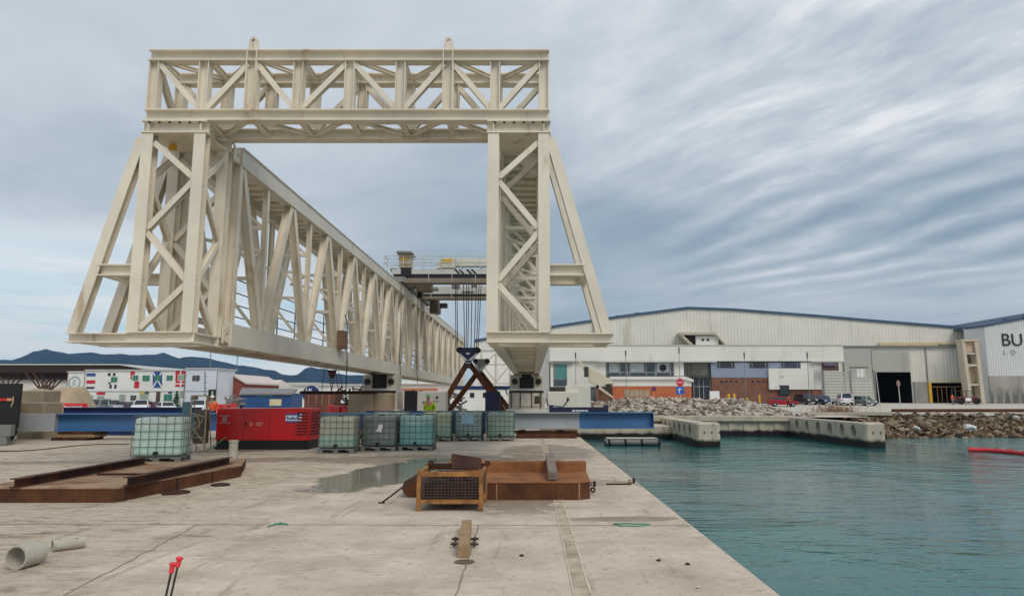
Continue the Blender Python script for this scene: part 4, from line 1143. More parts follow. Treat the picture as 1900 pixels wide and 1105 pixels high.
def rail_on(px, label):
    (xa_, ya_), (xb_, yb_) = px
    a_, b_ = G(xa_, ya_, H), G(xb_, yb_, H)
    mb = MB(); mb.ibeam((a_.x, a_.y, H + 0.075), (b_.x, b_.y, H + 0.075), 0.16, 0.148, 0.014)
    one('loose_rail', mb, rustdark, label, 'steel beam', 'loose beams on the left platform')
rail_on(((26, 905), (268, 860)), 'left one of two dark steel beams lying on the left rusty platform')
rail_on(((236, 902), (425, 860)), 'right one of two dark steel beams lying on the left rusty platform')
mb = MB(); a_, b_ = G(180, 881, H), G(280, 880, H); mb.ibeam((a_.x, a_.y, H + 0.016), (b_.x, b_.y, H + 0.016), 0.03, 0.03, 0.006)
one('cross_bar', mb, rustdark, 'thin dark bar lying crosswise between the two beams on the left platform', 'steel bar')
def scrap(px, py, w_, d_, rz, label, cat='steel scrap', m=rustdark):
    q = G(px, py); mb = MB(); n = 9; rng = random.Random(int(px))
    poly = []
    for k in range(n):
        th = 2 * math.pi * k / n; rr = 0.8 + 0.35 * rng.random(); x, y = math.cos(th) * w_ * rr, math.sin(th) * d_ * rr
        poly.append((q.x + x * math.cos(rz) - y * math.sin(rz), q.y + x * math.sin(rz) + y * math.cos(rz)))
    mb.prism(poly, 'z', 0.002, 0.03); one('scrap_piece', mb, m, label, cat)
scrap(325, 914, 0.25, 0.30, 0.3, 'dark rounded scrap plate on the ground in front of the left platform, the nearer one')
scrap(408, 900, 0.17, 0.22, 0.5, 'dark flat scrap on the ground below the right tip of the left platform')

# ================================================================== stepped rusty platform on the right, with a bar on it
p2 = thing('steel_platform', 'stepped rusty brown steel platform beside the wire crate, near the quay edge', 'steel platform', (-0.7, 12.6, 0))
fy = 11.95; H2 = 0.29
xL, xR = G(756, 926).x, 0.98
mb = MB()
mb.prism([(xL + 0.1, fy + 0.35), (xL + 0.45, fy), (0.80, fy), (xR, fy + 0.16), (xR + 0.05, 13.55), (xL + 0.2, 13.55), (xL, fy + 0.9)], 'z', 0.0, H2 - 0.018)
hl = mb.build('hull', rust, p2)
mb = MB(); mb.prism([(xL + 0.1, fy + 0.35), (xL + 0.45, fy - 0.01), (0.81, fy - 0.01), (xR + 0.01, fy + 0.15), (xR + 0.06, 13.55), (xL + 0.2, 13.55), (xL, fy + 0.9)], 'z', H2 - 0.015, H2); mb.build('deck_plate', rusttop, p2)
mb = MB(); mb.prism([(-1.6, 13.56), (0.98, 13.56), (1.04, 13.66), (1.02, 13.95), (-1.6, 13.95)], 'z', 0.0, 0.47); up = mb.build('raised_section', rusttop, p2)
mb = MB()
for xx in (-0.6, 0.78): mb.box(xx, xx + 0.02, fy - 0.006, fy - 0.002, 0.01, H2 - 0.02)
mb.build('weld_seam', mat('pale_weld', lin(166, 128, 96), 0.8), hl)
mb = MB(); mb.tube((xL + 0.02, fy + 0.3, 0.16), (xL + 0.02, fy + 1.1, 0.16), 0.155, 18); mb.build('rounded_end', rust, p2)
mb = MB(); mb.annulus((xR + 0.10, fy + 0.75, 0.07), 0.02, 0.05, 0.03, 'y', 12); mb.build('eye_plate', rustdark, p2)
mb = MB()
a_ = Vector((0.36, 12.15, H2 + 0.075)); b_ = Vector((0.30, 13.9, 0.50 + 0.10))
mb.bar((0.36, 12.1, H2 + 0.085), (0.335, 13.85, 0.56), 0.15, 0.13)
one('steel_post', mb, mat('grey_steel_post', lin(124, 112, 104), 0.7, 0, 0.2, 5, 0.4), 'grey square steel post lying across the step of the right rusty platform', 'steel post')

# ================================================================== wire crate
cr_ = thing('wire_crate', 'rusty yellow wire mesh crate full of scrap in front of the stepped platform', 'crate', (-1.25, 11.2, 0))
x0, x1 = -1.74, -0.74; y0, y1 = 10.78, 11.85
ztop, zbot = 0.58, 0.16
mb = MB()
for x in (x0 + 0.03, x1 - 0.03):
    for y in (y0 + 0.03, y1 - 0.03): mb.box(x - 0.03, x + 0.03, y - 0.03, y + 0.03, 0.0, ztop + 0.03)
mb.box(x0 + 0.062, x1 - 0.062, y0 + 0.005, y0 + 0.05, ztop - 0.07, ztop); mb.box(x0 + 0.062, x1 - 0.062, y1 - 0.05, y1 - 0.005, ztop - 0.07, ztop)
mb.box(x0 + 0.062, x1 - 0.062, y0 + 0.005, y0 + 0.05, zbot - 0.05, zbot + 0.01); mb.box(x0 + 0.062, x1 - 0.062, y1 - 0.05, y1 - 0.005, zbot - 0.05, zbot + 0.01)
for x in (x0 + 0.005, x1 - 0.05): mb.box(x, x + 0.045, y0 + 0.062, y1 - 0.062, ztop - 0.06, ztop - 0.003); mb.box(x, x + 0.045, y0 + 0.062, y1 - 0.062, zbot - 0.05, zbot + 0.007)
mb.build('frame', rustyyellow, cr_)
mb = MB(); mb.box(x0 + 0.06, x1 - 0.06, y0 + 0.06, y1 - 0.06, zbot - 0.03, zbot); mb.build('floor_plate', rustdark, cr_)
mb = MB()
n = 17
for k in range(1, n):
    x = x0 + 0.06 + (x1 - x0 - 0.12) * k / n
    for y in (y0 + 0.028, y1 - 0.028): mb.bar((x, y, zbot + 0.01), (x, y, ztop - 0.07), 0.006, 0.006, (0, 1, 0))
for k in range(1, 8):
    z = zbot + (ztop - zbot - 0.06) * k / 8
    for y in (y0 + 0.022, y1 - 0.022): mb.bar((x0 + 0.06, y, z), (x1 - 0.06, y, z), 0.006, 0.006)
    for x in (x0 + 0.022, x1 - 0.022): mb.bar((x, y0 + 0.06, z), (x, y1 - 0.06, z), 0.006, 0.006)
for k in range(1, 18):
    y = y0 + 0.06 + (y1 - y0 - 0.12) * k / 18
    for x in (x0 + 0.028, x1 - 0.028): mb.bar((x, y, zbot), (x, y, ztop - 0.06), 0.006, 0.006, (1, 0, 0))
mb.build('wire_mesh', wire, cr_)
rng = random.Random(11)
mb = MB()
for k in range(46):
    c_ = Vector((rng.uniform(x0 + 0.22, x1 - 0.22), rng.uniform(y0 + 0.2, y1 - 0.2), zbot + 0.04 + 0.30 * rng.random()))
    v = Vector((rng.uniform(-1, 1), rng.uniform(-1, 1), rng.uniform(-0.2, 0.2))).normalized() * rng.uniform(0.06, 0.13)
    if k % 3: mb.bar(c_ - v, c_ + v, rng.uniform(0.04, 0.10), rng.uniform(0.03, 0.10))
    else: mb.tube(c_ - v, c_ + v, rng.uniform(0.02, 0.05), 10)
mb.box(x0 + 0.1, x1 - 0.1, y0 + 0.12, y1 - 0.12, zbot + 0.002, zbot + 0.24)
one('scrap_heap', mb, rustdark, 'heap of dark rusty scrap filling the wire crate', 'scrap')
mb = MB(); mb.path([(x0 + 0.15, y0 + 0.1, 0.46), (x0 + 0.2, y0 + 0.2, 0.55), (x0 + 0.35, y0 + 0.25, 0.58), (x0 + 0.7, y0 + 0.2, 0.57)], 0.016, 8)
mb.path([(x0 + 0.12, y0 + 0.12, 0.44), (x0 + 0.45, y0 + 0.1, 0.45)], 0.016, 8)
one('pale_pipe', mb, wire, 'pale bent pipe lying on the scrap inside the wire crate', 'pipe')
mb = MB()
a_ = P(837, 868, 11.55); b_ = P(893, 870, 11.55); c_ = P(893, 849, 11.75); d_ = P(838, 841, 11.75)
mb.add([a_, b_, c_, d_] + [p + Vector((0, 0.025, 0)) for p in (a_, b_, c_, d_)], [(0, 1, 2, 3), (7, 6, 5, 4), (0, 4, 5, 1), (1, 5, 6, 2), (2, 6, 7, 3), (3, 7, 4, 0)])
one('steel_plate', mb, rustdark, 'brown steel plate standing up out of the back of the wire crate', 'steel plate')
mb = MB(); a_ = P(800, 862, 11.75); b_ = P(905, 864, 11.75)
mb.bar((a_.x, 11.72, a_.z), (b_.x, 11.72, a_.z + 0.0), 0.07, 0.06); mb.annulus((a_.x, 11.72, a_.z + 0.03), 0.012, 0.05, 0.03, 'y', 12); mb.annulus((b_.x, 11.72, a_.z + 0.03), 0.012, 0.045, 0.03, 'y', 12)
one('lifting_bar', mb, rustdark, 'rusty bar with ring ends resting along the back rim of the wire crate', 'steel bar')
a_ = G(709, 933); 
mb = MB(); b_ = P(772, 884, 11.2); mb.bar((a_.x, a_.y, 0.012), (b_.x, 11.3, b_.z), 0.03, 0.022); mb.bar((a_.x - 0.06, a_.y, 0.011), (a_.x + 0.04, a_.y, 0.011), 0.03, 0.02)
one('leaning_bar', mb, darksteel, 'thin dark steel bar leaning on the left side of the wire crate', 'steel bar')

# ================================================================== small things on the quay
bl = thing('timber_block', 'weathered square timber with dark bolts lying on the slab joint before the wire crate', 'timber block', (-0.74, 8.4, 0))
q = G(863, 1034)
mb = MB(); mb.bar((-0.735, 7.75, 0.068), (-0.845, 9.35, 0.058), 0.125, 0.125); mb.build('beam', timber, bl)
for y, x in ((8.25, -0.77), (8.55, -0.79)):
    mb = MB(); mb.tube((x - 0.16, y, 0.04), (x + 0.16, y, 0.04), 0.014, 8)
    for s in (-0.115, 0.115): mb.tube((x + s - 0.012, y, 0.04), (x + s + 0.012, y, 0.04), 0.03, 6)
    mb.build('bolt', darksteel, bl)
q = G(862, 1042)
mb = MB(); mb.tube((q.x, q.y, 0.003), (q.x, q.y, 0.008), 0.105, 20); one('drain_cover', mb, mat('worn_iron', lin(98, 84, 70), 0.8, 0, 0.2, 8), 'small round iron cover on the joint just in front of the timber block', 'drain cover')

def pipe(p, q_, r, label):
    t = thing('concrete_pipe', label, 'concrete pipe', (p[0], p[1], 0), 'short concrete pipes on the ground')
    mb = MB(); a_ = Vector((p[0], p[1], r)); b_ = Vector((q_[0], q_[1], r)); n = 28
    ax = (b_ - a_).normalized(); u = Vector((0, 0, 1)); s_ = ax.cross(u); vs = []
    for c_, rr in ((a_, r), (b_, r), (a_, r * 0.86), (b_, r * 0.86)):
        for k in range(n):
            th = 2 * math.pi * k / n; vs.append(c_ + (s_ * math.cos(th) + u * math.sin(th)) * rr)
    fs_o = [(k, (k + 1) % n, n + (k + 1) % n, n + k) for k in range(n)]
    fs_i = [(2 * n + k, 3 * n + k, 3 * n + (k + 1) % n, 2 * n + (k + 1) % n) for k in range(n)]
    e1 = [(k, 2 * n + k, 2 * n + (k + 1) % n, (k + 1) % n) for k in range(n)]
    e2 = [(n + k, n + (k + 1) % n, 3 * n + (k + 1) % n, 3 * n + k) for k in range(n)]
    mb.add(vs, fs_o + fs_i, True); mb.add(vs, e1 + e2)
    mb.build('shell', pipeconc, t)
    mb = MB(); c_ = a_.lerp(b_, 0.8) + Vector((0, 0, r * 0.75)) - Vector((0, r * 0.64, 0)); mb.tube(c_ - Vector((0, 0.006, 0)), c_ + Vector((0, 0.01, 0)), 0.012, 8); mb.build('lifting_hole', black, t)
pa, pb_ = G(27, 1057), G(62, 1047); pipe((pa.x, pa.y), (pb_.x, pb_.y + 0.05), 0.118, 'larger short concrete pipe with its open end facing, at the left edge')
pa, pb_ = G(96, 1023), G(156, 1015); pipe((pa.x, pa.y), (pb_.x, pb_.y), 0.062, 'smaller concrete pipe lying just behind the larger one, at the left edge')
# red capped bars
def capped(px, py, pxb, label, Y):
    a_ = P(px, py, Y); k = Y - 0.12
    t = thing('capped_bar', label, 'steel bar', (P(pxb, 1290, k).x, k, 0), 'red capped bars standing in the quay')
    foot = Vector((P(pxb, 1298, k).x, k, 0.0))
    mb = MB(); mb.tube(foot, a_, 0.0062, 8); br = mb.build('bar', darksteel, t)
    ax = (a_ - foot).normalized(); mb = MB()
    mb.tube(a_ - ax * 0.02, a_ + ax * 0.018, 0.012, 12, 0.013); mb.tube(a_ + ax * 0.018, a_ + ax * 0.026, 0.018, 16, 0.020); mb.tube(a_ + ax * 0.026, a_ + ax * 0.034, 0.020, 16, 0.012)
    mb.build('cap', redcap, t)
capped(331, 1044, 262, 'taller of two thin bars with red mushroom caps at the bottom left', 3.9)
capped(319, 1055, 250, 'shorter of two thin bars with red mushroom caps at the bottom left', 3.75)
# green rope ends
def rope(pts, label):
    mb = MB(); P3 = [G(x, y) for x, y in pts]; out = []
    for i in range(len(P3) - 1):
        for k in range(6): 
            v = P3[i].lerp(P3[i + 1], k / 6); v.z = 0.010; v.y += 0.012 * math.sin(i * 3 + k); out.append(v)
    mb.path(out, 0.009, 6); one('rope_piece', mb, ropegreen, label, 'rope', 'green rope pieces on the quay')
rope([(1138, 973), (1160, 971), (1206, 973), (1190, 976), (1150, 976), (1140, 970)], 'loop of green rope on the slab near the quay edge, at the right')
rope([(497, 978), (512, 972), (534, 974), (520, 970), (505, 976)], 'small tangle of green rope on the slab at the left of the wire crate')
# mooring rings and stub at the quay edge
def ring_stub(px, py, label):
    q = G(px, py); t = thing('mooring_stub', label, 'mooring stub', (q.x, q.y, 0), 'rusty mooring stubs at the quay edge')
    MB().tube((q.x, q.y, 0), (q.x, q.y, 0.10), 0.03, 10).build('stub', rustdark, t)
    MB().annulus((q.x - 0.08, q.y, 0.045), 0.02, 0.036, 0.014, 'y', 12).build('ring', rustdark, t)
ring_stub(1176, 896, 'small rusty mooring stub with a ring on the quay edge')
ring_stub(1103, 902, 'small rusty stub with a ring beside the right end of the stepped platform')
mb = MB(); q = G(1158, 899)
mb.bar((q.x - 0.35, q.y, 0.016), (q.x + 0.15, q.y + 0.03, 0.016), 0.03, 0.025); one('loose_rod', mb, rustdark, 'short rusty rod lying on the quay beside the mooring stub', 'steel bar')
for k, (px, py, lb) in enumerate(((968, 1031, 'dark pebble on the slab right of the timber block'), (1222, 1040, 'dark pebble on the bare slab close to the quay edge'), (1276, 1047, 'small pebble beside the very edge of the quay'), (1296, 1090, 'white pebble at the bottom right corner of the quay'))):
    q = G(px, py); mb = MB(); rr = 0.022; vs = [(q.x + rr * 1.3 * math.cos(a) * math.cos(b), q.y + rr * math.sin(a) * math.cos(b), 0.010 + rr * 0.5 * math.sin(b)) for b in (-1.2, -0.4, 0.4, 1.2) for a in [i * math.pi / 4 + b for i in range(8)]]
    mb.add(vs, [(r_ * 8 + i, r_ * 8 + (i + 1) % 8, r_ * 8 + 8 + (i + 1) % 8, r_ * 8 + 8 + i) for r_ in range(3) for i in range(8)] + [tuple(range(7, -1, -1)), tuple(range(24, 32))])
    one('pebble', mb, rockgrey if k == 3 else rustdark, lb, 'pebble', 'pebbles on the slab')

# ================================================================== machine and blocks at the left edge
mc = thing('flatbed_truck', 'black rear of a work truck with red lamp and grey bumper, at the left edge', 'truck', (-20.2, 25.0, 0))
q0, q1 = P(-90, 760, 25.4), P(36, 760, 25.4)
k_ = 28.6 / 25.4
mb = MB(); mb.prism([(q0.x, 25.4), (q1.x - 0.05, 25.4), (q1.x, 25.46), (q1.x * k_ - 0.1, 28.6), (q0.x * k_, 28.6)], 'z', 0.62, P(20, 711, 25.4).z); body = mb.build('body', black, mc)
e_ = P(27, 790, 25.2).x
mb = MB(); mb.prism([(q0.x, 25.0), (e_ - 0.04, 25.0), (e_, 25.04), (e_ - 0.1, 25.39), (q0.x, 25.39)], 'z', 0.33, 0.72); mb.build('bumper', midgrey, mc)
e_ = P(18, 815, 25.2).x
mb = MB(); mb.prism([(q0.x, 25.02), (e_ - 0.04, 25.02), (e_, 25.06), (e_ - 0.1, 25.38), (q0.x, 25.38)], 'z', 0.02, 0.327); mb.build('step', midgrey, mc)
mb = MB(); q = P(0, 741, 25.4); mb.box(q.x - 0.3, q.x + 0.28, 25.33, 25.395, q.z - 0.04, q.z + 0.05); mb.build('tail_lamp', lampred, body)
mb = MB(); mb.box(q.x + 0.29, q.x + 0.46, 25.34, 25.395, q.z - 0.04, q.z + 0.05); mb.build('reflector', mat('amber_lens', lin(206, 150, 96), 0.3), body)
mb = MB(); mb.path([(q.x + 0.5, 25.36, q.z + 0.1), (q.x + 0.56, 25.3, q.z - 0.05), (q.x + 0.48, 25.33, q.z - 0.25)], 0.02, 6); mb.build('cable', hosem, body)
for xx, yy in ((q0.x + 0.6, 25.7), (q0.x + 0.2, 27.6)):
    mb = MB(); mb.tube((xx, yy, 0.45), (xx + 0.35, yy, 0.45), 0.45, 20); mb.build('wheel', tyre, mc)
def blk(x0, y0, x1, y1, Y, d_, label, zb):
    mb = MB(); a_ = P(x0, (y0 + y1) / 2, Y); b_ = P(x1, (y0 + y1) / 2, Y); zt = P((x0 + x1) / 2, y0, Y).z
    mb.cbox(a_.x, b_.x, Y, Y + d_, zb, zt, 0.04); one('concrete_block', mb, concblock, label, 'concrete block', 'concrete blocks')
blk(35, 746, 82, 770, 29.2, 1.2, 'long stained concrete block just behind the grey end of the blue beam', 0.0)
blk(34, 724, 80, 745, 31.0, 1.2, 'cracked concrete block just above and behind the long stained one', 0.0)
# concrete blocks beside the left support
blk(646, 731, 690, 764, 38.0, 1.4, 'pale concrete block left of the left girder support', 0.0)
blk(690.5, 730, 729, 764, 38.4, 1.0, 'brown concrete block directly under the left girder support front', 0.0)

# ================================================================== dock wall, piers, floats
dw = thing('dock_wall', 'long concrete harbour wall with a cope beam at the back of the dock', 'harbour wall', (12, 60, -1.6))
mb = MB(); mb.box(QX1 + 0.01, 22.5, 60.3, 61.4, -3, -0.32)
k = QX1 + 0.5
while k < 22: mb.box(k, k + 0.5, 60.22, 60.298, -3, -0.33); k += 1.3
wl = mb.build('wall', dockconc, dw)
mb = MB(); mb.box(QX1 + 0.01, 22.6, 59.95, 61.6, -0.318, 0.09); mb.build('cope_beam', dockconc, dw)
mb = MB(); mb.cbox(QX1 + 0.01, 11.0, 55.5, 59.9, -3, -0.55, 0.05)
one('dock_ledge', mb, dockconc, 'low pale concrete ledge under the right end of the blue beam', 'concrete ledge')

def pier(name_label, x0, x1, y0, y1, ztop, holes, r, block):
    """finger pier: a wall with round side openings (cut right into the wall) and a thicker end block"""
    t = thing('pier', name_label, 'pier', ((x0 + x1) / 2, (y0 + y1) / 2, -1.6), 'concrete finger piers with round openings')
    bm = bmesh.new()
    yb = y0 + block
    n = len(holes)
    # left face (x = x0) with real openings, built as a grid of cells each with a round hole
    mb = MB()
    edges = [yb] + [(holes[i] + holes[i + 1]) / 2 for i in range(n - 1)] + [y1]
    zc = -0.62; zlo, zhi = -3.0, ztop; N = 20
    for i, hy in enumerate(holes):
        ya, yc = edges[i], edges[i + 1]
        ring = [(x0, hy + r * math.cos(2 * math.pi * k / N), zc + r * 1.15 * math.sin(2 * math.pi * k / N)) for k in range(N)]
        def onrect(th):
            c_, s_ = math.cos(th), math.sin(th); ts = []
            if c_ > 1e-6: ts.append((yc - hy) / c_)
            if c_ < -1e-6: ts.append((ya - hy) / c_)
            if s_ > 1e-6: ts.append((zhi - zc) / s_)
            if s_ < -1e-6: ts.append((zlo - zc) / s_)
            q = min(ts); return (x0, hy + c_ * q, zc + s_ * q)
        angs = sorted([2 * math.pi * k / N for k in range(N)])
        rect = [onrect(a_) for a_ in angs]
        corners = [(x0, yc, zhi), (x0, ya, zhi), (x0, ya, zlo), (x0, yc, zlo)]
        o = len(mb.v); mb.v += ring + rect + [(x0 + 1.1, p[1], p[2]) for p in ring] + corners
        def addf(f): mb.f.append([o + q for q in f]); mb.sm.append(False); mb.mi.append(0)
        cang = [math.atan2(c_[2] - zc, c_[1] - hy) % (2 * math.pi) for c_ in corners]
        for k in range(N):
            j = (k + 1) % N; a0 = angs[k]; a1 = angs[j] if j else 2 * math.pi
            mid = [3 * N + q for q in range(4) if a0 < cang[q] < a1]
            addf([k, N + k] + mid + [N + j, j])
            addf([k, j, 2 * N + j, 2 * N + k])
    mb.add([(x0, yb, zhi), (x1 - 0.3, yb, zhi), (x1 - 0.3, y1, zhi), (x0, y1, zhi), (x1 - 0.3, yb, zlo), (x1 - 0.3, y1, zlo), (x0, y1, zlo)], [(0, 1, 2, 3), (1, 4, 5, 2), (3, 2, 5, 6)])
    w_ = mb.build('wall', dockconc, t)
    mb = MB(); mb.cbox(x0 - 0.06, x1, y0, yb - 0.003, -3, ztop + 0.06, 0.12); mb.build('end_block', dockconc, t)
    # bolts of the old fenders
    mb = MB()
    for k in range(3): mb.box(x0 + 0.4 + 0.5 * k, x0 + 0.46 + 0.5 * k, y0 - 0.03, y0 - 0.002, -0.7, -0.55)
    mb.build('fender_bolt', darksteel, t)
    return t
pier('nearer concrete finger pier with round side openings, ahead of the blue beam end', 11.0, 12.5, 46.9, 60.0, -0.04, [49.2, 51.0, 52.8, 54.6, 56.4, 58.2], 0.36, 1.3)
pier('right concrete finger pier with six round openings, next to the brown boulders', 21.9, 23.15, 46.3, 60.0, -0.02, [48.2, 50.0, 52.0, 54.1, 56.3, 58.4], 0.40, 1.1)

fl = thing('float', 'pale tubular float raft lying low in the water between the quay and the nearer pier', 'float', (5.5, 44, -1.6))
a_ = G(1124, 826, -1.6); b_ = G(1230, 828, -1.6)
for k in range(2): 
    mb = MB(); mb.tube((a_.x, a_.y + 0.9 * k, -1.38), (b_.x, a_.y + 0.9 * k, -1.36), 0.22, 14); mb.build('pontoon_tube', midgrey, fl)
mb = MB(); mb.box(a_.x + 0.1, b_.x - 0.2, a_.y - 0.15, a_.y + 1.05, -1.15, -1.10); mb.build('deck', paleconc, fl)
mb = MB(); 
for k in (0.05, 0.35, 0.65, 0.97): xx = a_.x + (b_.x - a_.x) * k; mb.tube((xx, a_.y - 0.02, -1.38), (xx + 0.12, a_.y - 0.02, -1.38), 0.245, 14); mb.tube((xx, a_.y - 0.20, -1.40), (xx, a_.y - 0.20, -1.15), 0.05, 8)
mb.build('band', black, fl)
bo = thing('boom', 'red floating barrier boom on the water at the right edge', 'boom', (G(1860, 840, -1.6).x, 42, -1.6))
pts = [G(x, y, -1.6) for x, y in ((1797, 837), (1830, 838), (1860, 840), (1900, 844), (1960, 850))]
mb = MB(); out = []
for i in range(len(pts) - 1):
    for k in range(4): q = pts[i].lerp(pts[i + 1], k / 4); q.z = -1.50; out.append(q)
mb.path(out, 0.13, 10); mb.build('float_tube', boomred, bo)
mb = MB()
for q in out[::3]: mb.tube((q.x, q.y - 0.0, q.z + 0.10), (q.x + 0.3, q.y - 0.0, q.z + 0.10), 0.07, 8)
mb.build('joint_collar', mat('dark_red_collar', lin(140, 30, 36), 0.6), bo)

# ================================================================== rubble and boulders
ICO = None
def rock_template():
    bm = bmesh.new(); bmesh.ops.create_icosphere(bm, subdivisions=1, radius=1.0)
    v = [x.co.copy() for x in bm.verts]; bm.verts.index_update(); f = [[q.index for q in p.verts] for p in bm.faces]; bm.free()
    return v, f
def rocks(mb, items, rng, rough=0.28):
    tv, tf = rock_template()
    for (x, y, z, r) in items:
        m3 = Matrix.Rotation(rng.uniform(0, 6.28), 3, 'Z') @ Matrix.Rotation(rng.uniform(0, 6.28), 3, 'X')
        sx, sy, sz = rng.uniform(0.7, 1.3), rng.uniform(0.7, 1.3), rng.uniform(0.5, 0.9)
        vs = []
        for v in tv:
            k = r * (1 + rng.uniform(-rough, rough)); q = m3 @ Vector((v.x * sx * k, v.y * sy * k, v.z * sz * k)); vs.append((x + q.x, y + q.y, z + q.z))
        mb.add(vs, tf)
rng = random.Random(5)
def interp(tab, x):
    if x <= tab[0][0]: return tab[0][1]
    for i in range(len(tab) - 1):
        if x <= tab[i + 1][0]:
            t = (x - tab[i][0]) / (tab[i + 1][0] - tab[i][0]); return tab[i][1] + (tab[i + 1][1] - tab[i][1]) * t
    return tab[-1][1]
top_px = [(1040, 746), (1090, 742), (1120, 744), (1160, 737), (1215, 736), (1290, 737), (1310, 741), (1340, 737), (1375, 739), (1400, 746), (1430, 752), (1462, 765)]
tabx = [(P(x, y, 67).x, max(0.05, P(x, y, 67).z - 0.1)) for x, y in top_px]
items = []
for k in range(9500):
    x = rng.uniform(3.3, 25.0); v = rng.random(); hgt = interp(tabx, x)
    y = 62.0 + 9.5 * v
    tent = min(1.0, v / 0.45) if v < 0.5 else max(0.0, 1 - (v - 0.55) / 0.45) if v > 0.55 else 1.0
    items.append((x, y, 0.05 + hgt * tent * rng.uniform(0.85, 1.0) - 0.1, rng.choice([0.10, 0.12, 0.15, 0.18, 0.24])))
mb = MB(); rocks(mb, items, rng)
# solid core under the loose rocks
rb = tag(mb.build('rubble_pile', rockgrey), 'long heap of pale broken concrete rubble behind the harbour wall', 'rubble', None, 'stuff')
rng = random.Random(9); items = []
for k in range(5200):
    x = rng.uniform(23.4, 75) if rng.random() < 0.9 else rng.uniform(75, 130); v = rng.random()
    y = 57.2 + 10.5 * v + (0.8 if x > 30 else 0) 
    z = -1.80 + 1.62 * min(1.0, v * 1.05) + rng.uniform(-0.14, 0.10)
    if x < 28.5 and v > 0.85: continue
    items.append((x, y, z, rng.choice([0.16, 0.22, 0.28, 0.36, 0.5])))
mb = MB(); rocks(mb, items, rng, 0.3)
mb.add([(23.0, 57.0, -2.4), (140, 57.0, -2.4), (140, 67.6, -0.15), (23.0, 67.6, -0.15)], [(0, 1, 2, 3)])
tag(mb.build('boulder_bank', rockbrown), 'bank of brown boulders along the shore right of the piers', 'boulders', None, 'stuff')
for k, (px, py, s_) in enumerate(((1785, 797, 1.0), (1690, 798, 0.5), (1873, 778, 0.6))):
    q = P(px, py, 59.5 if k < 2 else 64); mb = MB(); rocks(mb, [(q.x, q.y - 0.8, q.z + 0.25, 0.42 * s_), (q.x + 0.4 * s_, q.y - 0.85, q.z + 0.2, 0.3 * s_)], rng)
    one('litter_bag', mb, bagwhite, ['large white bag caught among the brown boulders near the water', 'small white scrap low on the brown boulders beside the right pier', 'white scrap high on the brown boulders at the right edge'][k], 'litter', 'white litter on the boulders')
# rusty pipes and kerbs along the apron
mb = MB(); a_, b_ = P(1655, 757, 80), P(1960, 758, 80); mb.tube((a_.x, 80, gz(80) + 0.18), (b_.x, 80, gz(80) + 0.18), 0.2, 12)
one('shore_pipe', mb, rust, 'long rusty pipe lying along the apron above the boulders', 'pipe')
mb = MB(); a_, b_ = P(1705, 768, 68.5), P(1960, 768, 68.5); mb.box(a_.x, b_.x, 68.3, 68.9, 0.0, 0.16)
one('kerb', mb, paleconc, 'pale concrete kerb at the top of the boulder bank', 'kerb')
mb = MB(); a_, b_ = P(1480, 765, 64), P(1655, 758, 66); mb.box(a_.x, b_.x, 66.0, 66.4, 0.0, 0.30); 
one('kerb', mb, conc, 'brown concrete kerb behind the right pier', 'kerb')
mb = MB(); a_, b_ = P(1440, 760, 64), P(1484, 766, 63.5); mb.cbox(a_.x, b_.x, 63.2, 64.6, 0.0, 0.30, 0.03)
one('concrete_slab', mb, paleconc, 'flat pale concrete slab at the right foot of the rubble heap', 'concrete slab')

# ================================================================== hangar
YH = 128.0
hg = thing('hangar', 'huge pale corrugated hangar with a shallow gable and an open dark doorway', 'hangar', (P(1400, 740, YH).x, YH, 0.6))
roofpx = [(880, 634), (1018, 610), (1030, 607), (1150, 589), (1275, 573), (1360, 576), (1440, 582), (1520, 588), (1600, 595), (1700, 603), (1806, 611)]
roofw = [(P(x, y, YH).x, P(x, y, YH).z) for x, y in roofpx]
dx0, dx1 = P(1622, 720, YH).x, P(1692, 720, YH).x; dzt = P(1655, 690, YH).z
gx_0, gx_1 = P(1728, 725, YH).x, P(1792, 725, YH).x; gzt = P(1760, 709, YH).z
def corr(x0, x1, Y, top, bot, pitch=0.62, dep=0.055):
    mb = MB(); x = x0; prof = [(0, 0), (0.35, 0), (0.5, -dep), (0.85, -dep)]
    cols = []
    while x < x1:
        for p_, d_ in prof:
            xx = x + p_ * pitch
            if xx < x1: cols.append((xx, Y + d_))
        x += pitch
    cols.append((x1, Y))
    for i in range(len(cols) - 1):
        (xa_, ya_), (xb_, yb_) = cols[i], cols[i + 1]; xm = (xa_ + xb_) / 2
        zb_ = bot(xm)
        mb.add([(xa_, ya_, zb_), (xb_, yb_, zb_), (xb_, yb_, top(xb_)), (xa_, ya_, top(xa_))], [(0, 1, 2, 3)])
    return mb
def hbot(x):
    if dx0 < x < dx1: return dzt
    if gx_0 < x < gx_1: return gzt
    return 0.55
mb = corr(roofw[0][0], roofw[-1][0], YH, lambda x: interp(roofw, x), hbot)
hw = mb.build('wall', offwhite, hg)
mb = MB()
for i in range(len(roofw) - 1):
    (xa_, za_), (xb_, zb_) = roofw[i], roofw[i + 1]
    mb.add([(xa_, YH - 0.3, za_ - 0.05), (xb_, YH - 0.3, zb_ - 0.05), (xb_, YH - 0.3, zb_ + 0.42), (xa_, YH - 0.3, za_ + 0.42), (xa_, YH + 70, za_ - 0.05), (xb_, YH + 70, zb_ - 0.05), (xb_, YH + 70, zb_ + 0.42), (xa_, YH + 70, za_ + 0.42)],
           [(0, 1, 2, 3), (3, 2, 6, 7), (0, 4, 5, 1), (4, 7, 6, 5)])
for px, py in ((1152, 587), (1187, 582)): q = P(px, py, YH); mb.box(q.x - 0.6, q.x + 0.6, YH + 2, YH + 4, q.z, q.z + 0.5)
mb.build('roof', roofblue, hg)
